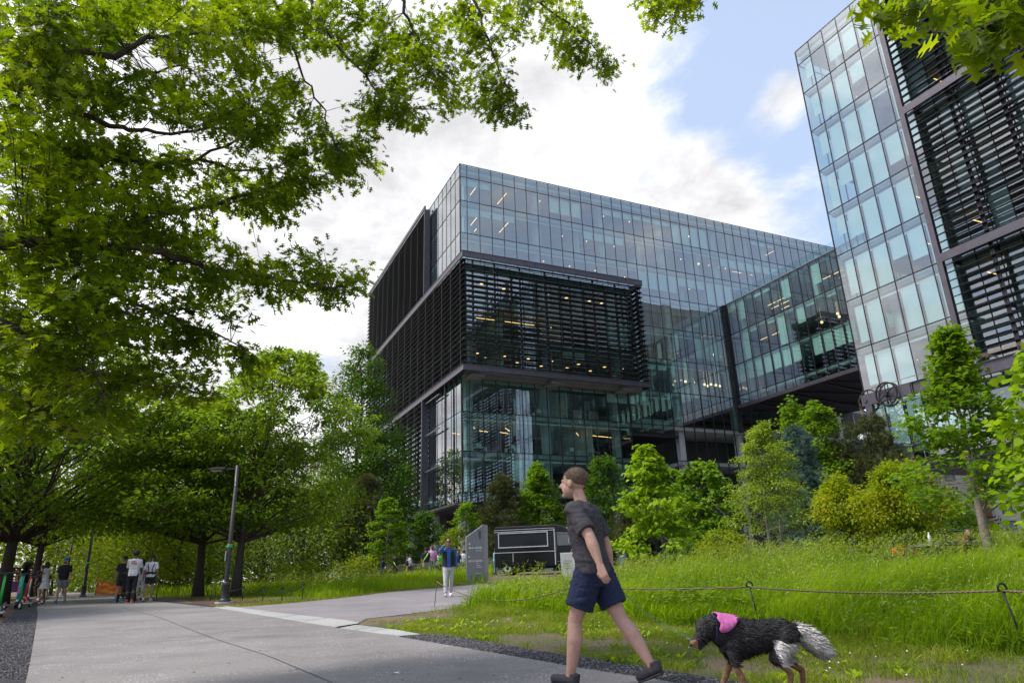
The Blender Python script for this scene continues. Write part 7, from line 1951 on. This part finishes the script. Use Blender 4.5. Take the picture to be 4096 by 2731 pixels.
s = MB(); s.prism([(1.12, 1.42), (1.90, 1.42), (1.74, 1.98), (1.12, 2.02)], 'y', -.945, -.931); s.build('door_window', VG_, van)
s = MB()
for a, b in (((1.04, .62), (1.04, 2.08)), ((1.04, 2.08), (1.76, 2.04)), ((1.76, 2.04), (1.97, 1.38)), ((1.97, 1.38), (1.60, .62)), ((1.04, .62), (1.60, .62))): s.tube([(a[0], -.94, a[1]), (b[0], -.94, b[1])], .008, 4)
s.build('door', VW, van)
s = MB(); s.tube([(1.72, -.96, 1.5), (1.80, -1.16, 1.62)], .008, 4); s.box(1.77, 1.79, -1.24, -1.12, 1.52, 1.76); s.build('mirror', VW, van)
s = MB()                                        # serving hatch outline and trims
x0, x1, z0, z1 = -2.14, .62, 1.40, 2.18
for b_ in ((x0, x1, z0, z0+.045), (x0, x1, z1-.045, z1), (x0, x0+.045, z0+.046, z1-.046), (x1-.045, x1, z0+.046, z1-.046)): s.box(b_[0], b_[1], -.992, -.955, b_[2], b_[3])
s.build('serving_hatch', VW, van)
s = MB(); s.box(-2.36, .98, -.985, -.955, 1.14, 1.17); s.box(-2.36, .98, -.93, -.86, 2.335, 2.36); s.box(-2.36, .98, -.97, -.945, 2.22, 2.25); s.box(.955, 1.0, -.985, -.95, .45, 2.30); s.box(-1.35, -1.32, -.975, -.952, .45, 1.14); s.build('trim', VW, van)
s = MB()
for x in (1.78, 1.78, 1.78): pass
for q_ in (-.12, 0, .12): s.ellipsoid((1.60, -.35+q_*1.2, 2.335), (.03, .03, .03), 8, 6)
s.build('roof_lights', MT['white'], van)
s = MB(); s.prism([(1.98, 1.20), (2.14, 1.16), (2.15, 1.28), (2.0, 1.34)], 'y', -.80, -.45); s.prism([(1.98, 1.20), (2.14, 1.16), (2.15, 1.28), (2.0, 1.34)], 'y', .45, .80); s.build('indicator_strip', VW, van, bevel=.02)
for x in (-1.68, 1.95):
    for y in (-.80, .80):
        s = MB(); R_y = Matrix.Rotation(PI/2, 3, 'X'); s.lathe([(.20, -.09), (.30, -.09), (.345, -.06), (.355, 0), (.345, .06), (.30, .09), (.20, .09)], (x, y, .355), 28, R_y); t_ = s.build('wheel', SOLE, van, smooth=True)
        yy = -.095 if y < 0 else .095
        s = MB(); s.lathe([(.27, 0), (.24, -.02), (.20, 0), (.11, .03), (.001, .03)], (x, y + yy, .355), 28, Matrix.Rotation(PI/2 if y < 0 else -PI/2, 3, 'X')); s.build('rim', MT['white'], t_, smooth=True)
        s = MB(); s.lathe([(.10, 0), (.08, .04), (.001, .05)], (x, y + yy*1.25, .355), 16, Matrix.Rotation(PI/2 if y < 0 else -PI/2, 3, 'X')); s.build('hub_cap', IR, t_, smooth=True)
s = MB(); s.prism([(-2.12, .42), (-2.06, .64), (-1.86, .80), (-1.50, .80), (-1.30, .64), (-1.24, .42), (-1.33, .42), (-1.42, .60), (-1.58, .71), (-1.80, .71), (-1.96, .60), (-2.03, .42)], 'y', -.985, -.94); s.build('wheel_arch', VB, van)
s = MB(); s.box(-2.3, 2.3, -.5, .5, .30, .42); s.build('chassis', IR, van)
# white A-board
p = at(1305, 1312, 34.5); r = empty('sandwich_board', (p.x, p.y, gz(p.x, p.y)), rad(-10), 'white sandwich board menu standing before the van', 'sign board')
for q_ in (-1, 1):
    s = MB(); R_x = Matrix.Rotation(rad(-10*q_), 3, 'X'); s.cbox((0, .13*q_, .60), (.62, .03, 1.12), R_x); s.build('panel', MT['white'], r, bevel=.01)
s = MB()
for k in range(5): s.box(-.20 + .03*(k % 2), .20 - .05*(k % 3), -.175 + .026*k*.7, -.17 + .026*k*.7, .45+.11*k, .475+.11*k)
o = s.build('menu_lines', CL['grey'], r); o.location = (0, -.07, 0)

# plaza walls, planters, rails
PW = surf('concrete_wall', (.30, .29, .29), (.40, .385, .385), 1.5, .8)
def wallbox(dx0, dx1, d0, d1, h, label, z0=0, cat='low wall'):
    a = at(dx0, 1300, d0); b = at(dx1, 1300, d1); L = (b-a).length; ang = math.atan2(b.y-a.y, b.x-a.x)
    s = MB(); s.box(0, L, 0, .45, -.3, h); s.box(-.02, L+.02, -.04, .49, h+.002, h+.06); o = s.build('seat_wall', PW, None, bevel=.015)
    o.location = (a.x, a.y, gz(a.x, a.y)+z0); o.rotation_euler = (0, 0, ang); tag(o, label, cat)
wallbox(862, 1128, 45, 45.5, .55, 'long low concrete seat wall behind the school group')
wallbox(905, 1045, 47.5, 47.5, 1.0, 'higher concrete planter wall behind the seat wall')
wallbox(1113, 1175, 48, 48, .85, 'short concrete wall between the sign and the van')
mp = at(885, 1300, 46); s = MB(); s.ellipsoid((0, 0, 0), (1.6, 1.0, .55), 20, 10, None, lambda p: 1+.12*mnoise.noise(p*3)); o = s.build('mulch_heap', MT['mulch'], None, smooth=True); o.location = (mp.x, mp.y, gz(mp.x, mp.y)+.1); tag(o, 'brown heap of mulch left of the seat wall', 'heap')
a = at(1000, 1300, 52); r = empty('railing', (a.x, a.y, gz(a.x, a.y)), 0, 'thin black railing before the concrete columns', 'railing')
s = MB()
for k in range(60): s.box(-11+.28*k, -10.985+.28*k, 0, .015, 0, 1.05)
s.build('balusters', IR, r)
s = MB(); s.box(-11, 6, -.015, .03, 1.05, 1.10); s.build('handrail', IR, r)

# scooters ------------------------------------------------------------------
SC = dict(green=surf('scooter_green', (.02, .38, .04), (.03, .46, .06), 3, .4), red=surf('scooter_red', (.75, .07, .02), (.85, .10, .03), 3, .4), white=surf('scooter_white', (.6, .6, .62), (.7, .7, .72), 3, .4), teal=surf('scooter_teal', (.03, .35, .50), (.05, .42, .58), 3, .4), dark=surf('scooter_dark', (.02, .02, .022), (.03, .03, .032), 3, .5))
def scooter(dx, dy, dist, hd, stem, deck, label, accent=None, z=None):
    p = at(dx, dy, dist); r = empty('kick_scooter', (p.x, p.y, gz(p.x, p.y)+.01), fdir(hd), label, 'scooter')
    for y in (.50, -.50):
        s = MB(); s.lathe([(.07, -.028), (.10, -.03), (.125, -.015), (.125, .015), (.10, .03), (.07, .028)], (0, y, .125), 20, Matrix.Rotation(PI/2, 3, 'Y')); w_ = s.build('wheel', SOLE, r, smooth=True)
        s = MB(); s.lathe([(.075, -.02), (.001, -.025)], (0, y, .125), 14, Matrix.Rotation(PI/2, 3, 'Y')); s.lathe([(.075, .02), (.001, .025)], (0, y, .125), 14, Matrix.Rotation(PI/2, 3, 'Y')); s.build('rim', SC['white'], w_)
    s = MB(); s.box(-.085, .085, -.36, .30, .115, .165); s.box(-.03, .03, -.52, -.36, .13, .16); s.prism([(-.40, .165), (-.62, .19), (-.64, .17), (-.52, .135), (-.40, .13)], 'x', -.04, .04); s.build('deck', SC[deck], r, bevel=.015)
    s = MB(); s.tube([(0, .28, .15), (0, .40, .30)], .035, 8); s.tube([(0, .50, .125), (0, .42, .33)], .022, 8); s.build('fork', SC[deck], r, smooth=True)
    s = MB(); s.tube([(0, .415, .30), (0, .36, .75), (0, .31, 1.12)], [.038, .032, .028], 10); st = s.build('stem', SC[stem], r, smooth=True)
    if accent:
        s = MB(); s.tube([(0, .395, .50), (0, .385, .60)], .038, 10); s.build('accent_band', accent, st)
    s = MB(); s.tube([(-.26, .27, 1.15), (-.10, .31, 1.14), (.10, .31, 1.14), (.26, .27, 1.15)], .015, 8); s.capsule((-.26, .27, 1.15), (-.16, .29, 1.15), .019, .019, 8); s.capsule((.26, .27, 1.15), (.16, .29, 1.15), .019, .019, 8); s.cbox((0, .34, 1.12), (.09, .07, .06)); s.build('handlebar', SC['dark'], r, smooth=False)
    s = MB(); s.tube([(.05, -.05, .12), (.13, -.10, .0)], .01, 5); s.build('kickstand', SC['dark'], r)
    return r
pink = surf('pink_band', (.75, .05, .30), (.8, .08, .35), 3, .5)
scooter(2, 1392, 24, 150, 'green', 'white', 'bright green scooter with white tail at the very left edge')
scooter(30, 1384, 30, 120, 'green', 'dark', 'green scooter behind the row, slanting stem')
scooter(40, 1386, 30.5, 150, 'teal', 'white', 'white scooter with teal and pink stem, second from the left', pink)
scooter(54, 1386, 31.5, 170, 'teal', 'white', 'scooter with broad teal stem and pink band before the woman in black', pink)
scooter(74, 1383, 35.5, -75, 'red', 'red', 'red scooter under the foot of the woman in white')
scooter(66, 1372, 43, 150, 'white', 'white', 'small white scooter farther back under the far woman')
# small stall far off, striped front
p = at(34, 1362, 62); r = empty('kiosk', (p.x, p.y, gz(p.x, p.y)), rad(30), 'purple and orange painted kiosk cart far behind the scooters', 'kiosk')
s = MB(); s.box(-1.2, 1.2, -.6, .6, .35, 1.1); s.build('counter', surf('purple_board', (.12, .03, .14), (.16, .05, .18), 3, .7), r)
s = MB()
for k in range(7): s.box(-1.2+.36*k, -1.02+.36*k, -.5, .5, 1.12, 1.9)
s.build('slats', surf('brown_orange', (.35, .16, .06), (.45, .22, .08), 2, .7), r)
s = MB(); s.box(-1.3, 1.3, -.7, .7, 1.92, 2.0); s.build('roof', MT['frame'], r)
# bicycles in the grass, right
BK = surf('bike_black', (.015, .015, .017), (.025, .025, .028), 5, .35); ORG = surf('bike_orange', (.8, .16, .02), (.9, .2, .03), 5, .4)
def bike(dx, dy, dist, hd, label, frame, H=1.0):
    g_ = at(dx, dy, dist); r = empty('bicycle', (g_.x, g_.y, g_.z - 1.05), fdir(hd), label, 'bicycle')
    for y in (.55, -.52):
        s = MB(); s.tube([(0, y+.34*math.cos(2*PI*k/24), .34+.34*math.sin(2*PI*k/24)) for k in range(25)], .022, 6, False); w_ = s.build('wheel', SOLE, r, smooth=True)
        s = MB()
        for k in range(12): s.tube([(0, y, .34), (0, y+.33*math.cos(2*PI*k/12), .34+.33*math.sin(2*PI*k/12))], .003, 3, False)
        s.build('spokes', VW, w_)
    s = MB(); bb_ = (0, -.08, .30); hd_ = (0, .40, .86); stt = (0, -.20, .80)
    for a, b, q_ in ((bb_, hd_, .022), (bb_, stt, .018), (stt, hd_, .018), (bb_, (0, -.52, .34), .012), (stt, (0, -.52, .34), .012), (hd_, (0, .55, .34), .016)): s.tube([a, b], q_, 8)
    s.build('frame', frame, r, smooth=True)
    s = MB(); s.ellipsoid((0, -.24, .90), (.07, .13, .035), 12, 8); s.tube([(0, -.20, .80), (0, -.23, .89)], .014, 6); s.build('saddle', BK, r, smooth=True)
    s = MB(); s.tube([(0, .40, .86), (0, .37, .98), (0, .40, 1.02)], .015, 6); s.tube([(-.34, .26, 1.06), (-.18, .36, 1.07), (0, .41, 1.03), (.18, .36, 1.07), (.34, .26, 1.06)], .013, 7); s.capsule((-.34, .26, 1.06), (-.22, .33, 1.07), .018, .018, 8); s.capsule((.34, .26, 1.06), (.22, .33, 1.07), .018, .018, 8); s.build('handlebar', BK, r)
    return r
bike(2085, 1238, 19.2, -95, 'orange-framed bicycle sunk in the tall grass', ORG)
bike(2125, 1232, 18.6, -60, 'black bicycle with wide handlebars right of the orange one', BK)
bike(2205, 1221, 18.4, -100, 'black bicycle nearest the bench, raised curved handlebar', BK)
bike(1985, 1244, 20, -80, 'dark bicycle under the left yellow shrub', BK)
# bench of timber slats
p = at(2262, 1248, 19.5); r = empty('timber_bench', (p.x, p.y, p.z - .95), rad(-8), 'weathered timber bench back with rust-coloured end posts', 'bench')
WD = surf('weathered_timber', (.22, .15, .10), (.30, .21, .15), 6, .85); RU = surf('rust_steel', (.16, .06, .035), (.22, .09, .05), 5, .8)
s = MB()
for k in range(14): s.box(-.45+.12*k, -.35+.12*k, 0, .04, .45, 1.02)
s.build('backrest', WD, r)
s = MB(); s.box(-.45, 1.23, -.5, -.01, .40, .45); s.build('seat', WD, r)
for x in (-.55, 1.24):
    s = MB(); s.box(x, x+.10, -.5, .06, 0, 1.12); s.build('end_post', RU, r)
# grey table top in the grass
p = at(2195, 1246, 18.6); r = empty('metal_table', (p.x, p.y, p.z-.75), rad(4), 'long grey metal table with a white bottle on it, in the grass', 'table')
s = MB(); s.box(-.75, .75, -.3, .3, .70, .75); s.build('tabletop', surf('table_grey', (.16, .16, .17), (.2, .2, .21), 3, .5), r)
for x in (-.65, .65):
    s = MB(); s.box(x-.03, x+.03, -.25, .25, 0, .70); s.build('leg', IR, r)
s = MB(); s.lathe([(.001, 0), (.035, 0), (.035, .16), (.014, .2), (.014, .24), (.001, .24)], (0, 0, 0), 14); o = s.build('bottle', MT['blind'], None, smooth=True); o.location = Vector((p.x-.55, p.y, p.z + .002)); tag(o, 'small white bottle standing on the grey table', 'bottle')
# tiny yellow trestle left
p = at(771, 1318, 40); r = empty('survey_tripod', (p.x, p.y, gz(p.x, p.y)), 0, 'little yellow tripod in the left meadow by the lime shrub', 'tripod')
for a in (0, 2.1, 4.2):
    s = MB(); s.tube([(0, 0, .75), (.28*math.cos(a), .28*math.sin(a), 0)], .018, 6); s.build('leg', surf('tripod_yellow', (.7, .45, .03), (.8, .5, .05), 3, .6), r)
# dead leaf or scrap of paper on the path
p = gat(1575-670, 1553); s = MB(); s.poly([(-.05, 0, .0), (-.01, -.02, .012), (.04, -.01, .004), (.05, .02, .014), (0, .025, .006)]); o = s.build('paper_scrap', MT['white'], None); o.location = (p.x, p.y, p.z+.022); tag(o, 'crumpled pale scrap lying alone on the grey path', 'litter')
bpy.context.view_layer.update()
print('objects', len(bpy.data.objects))
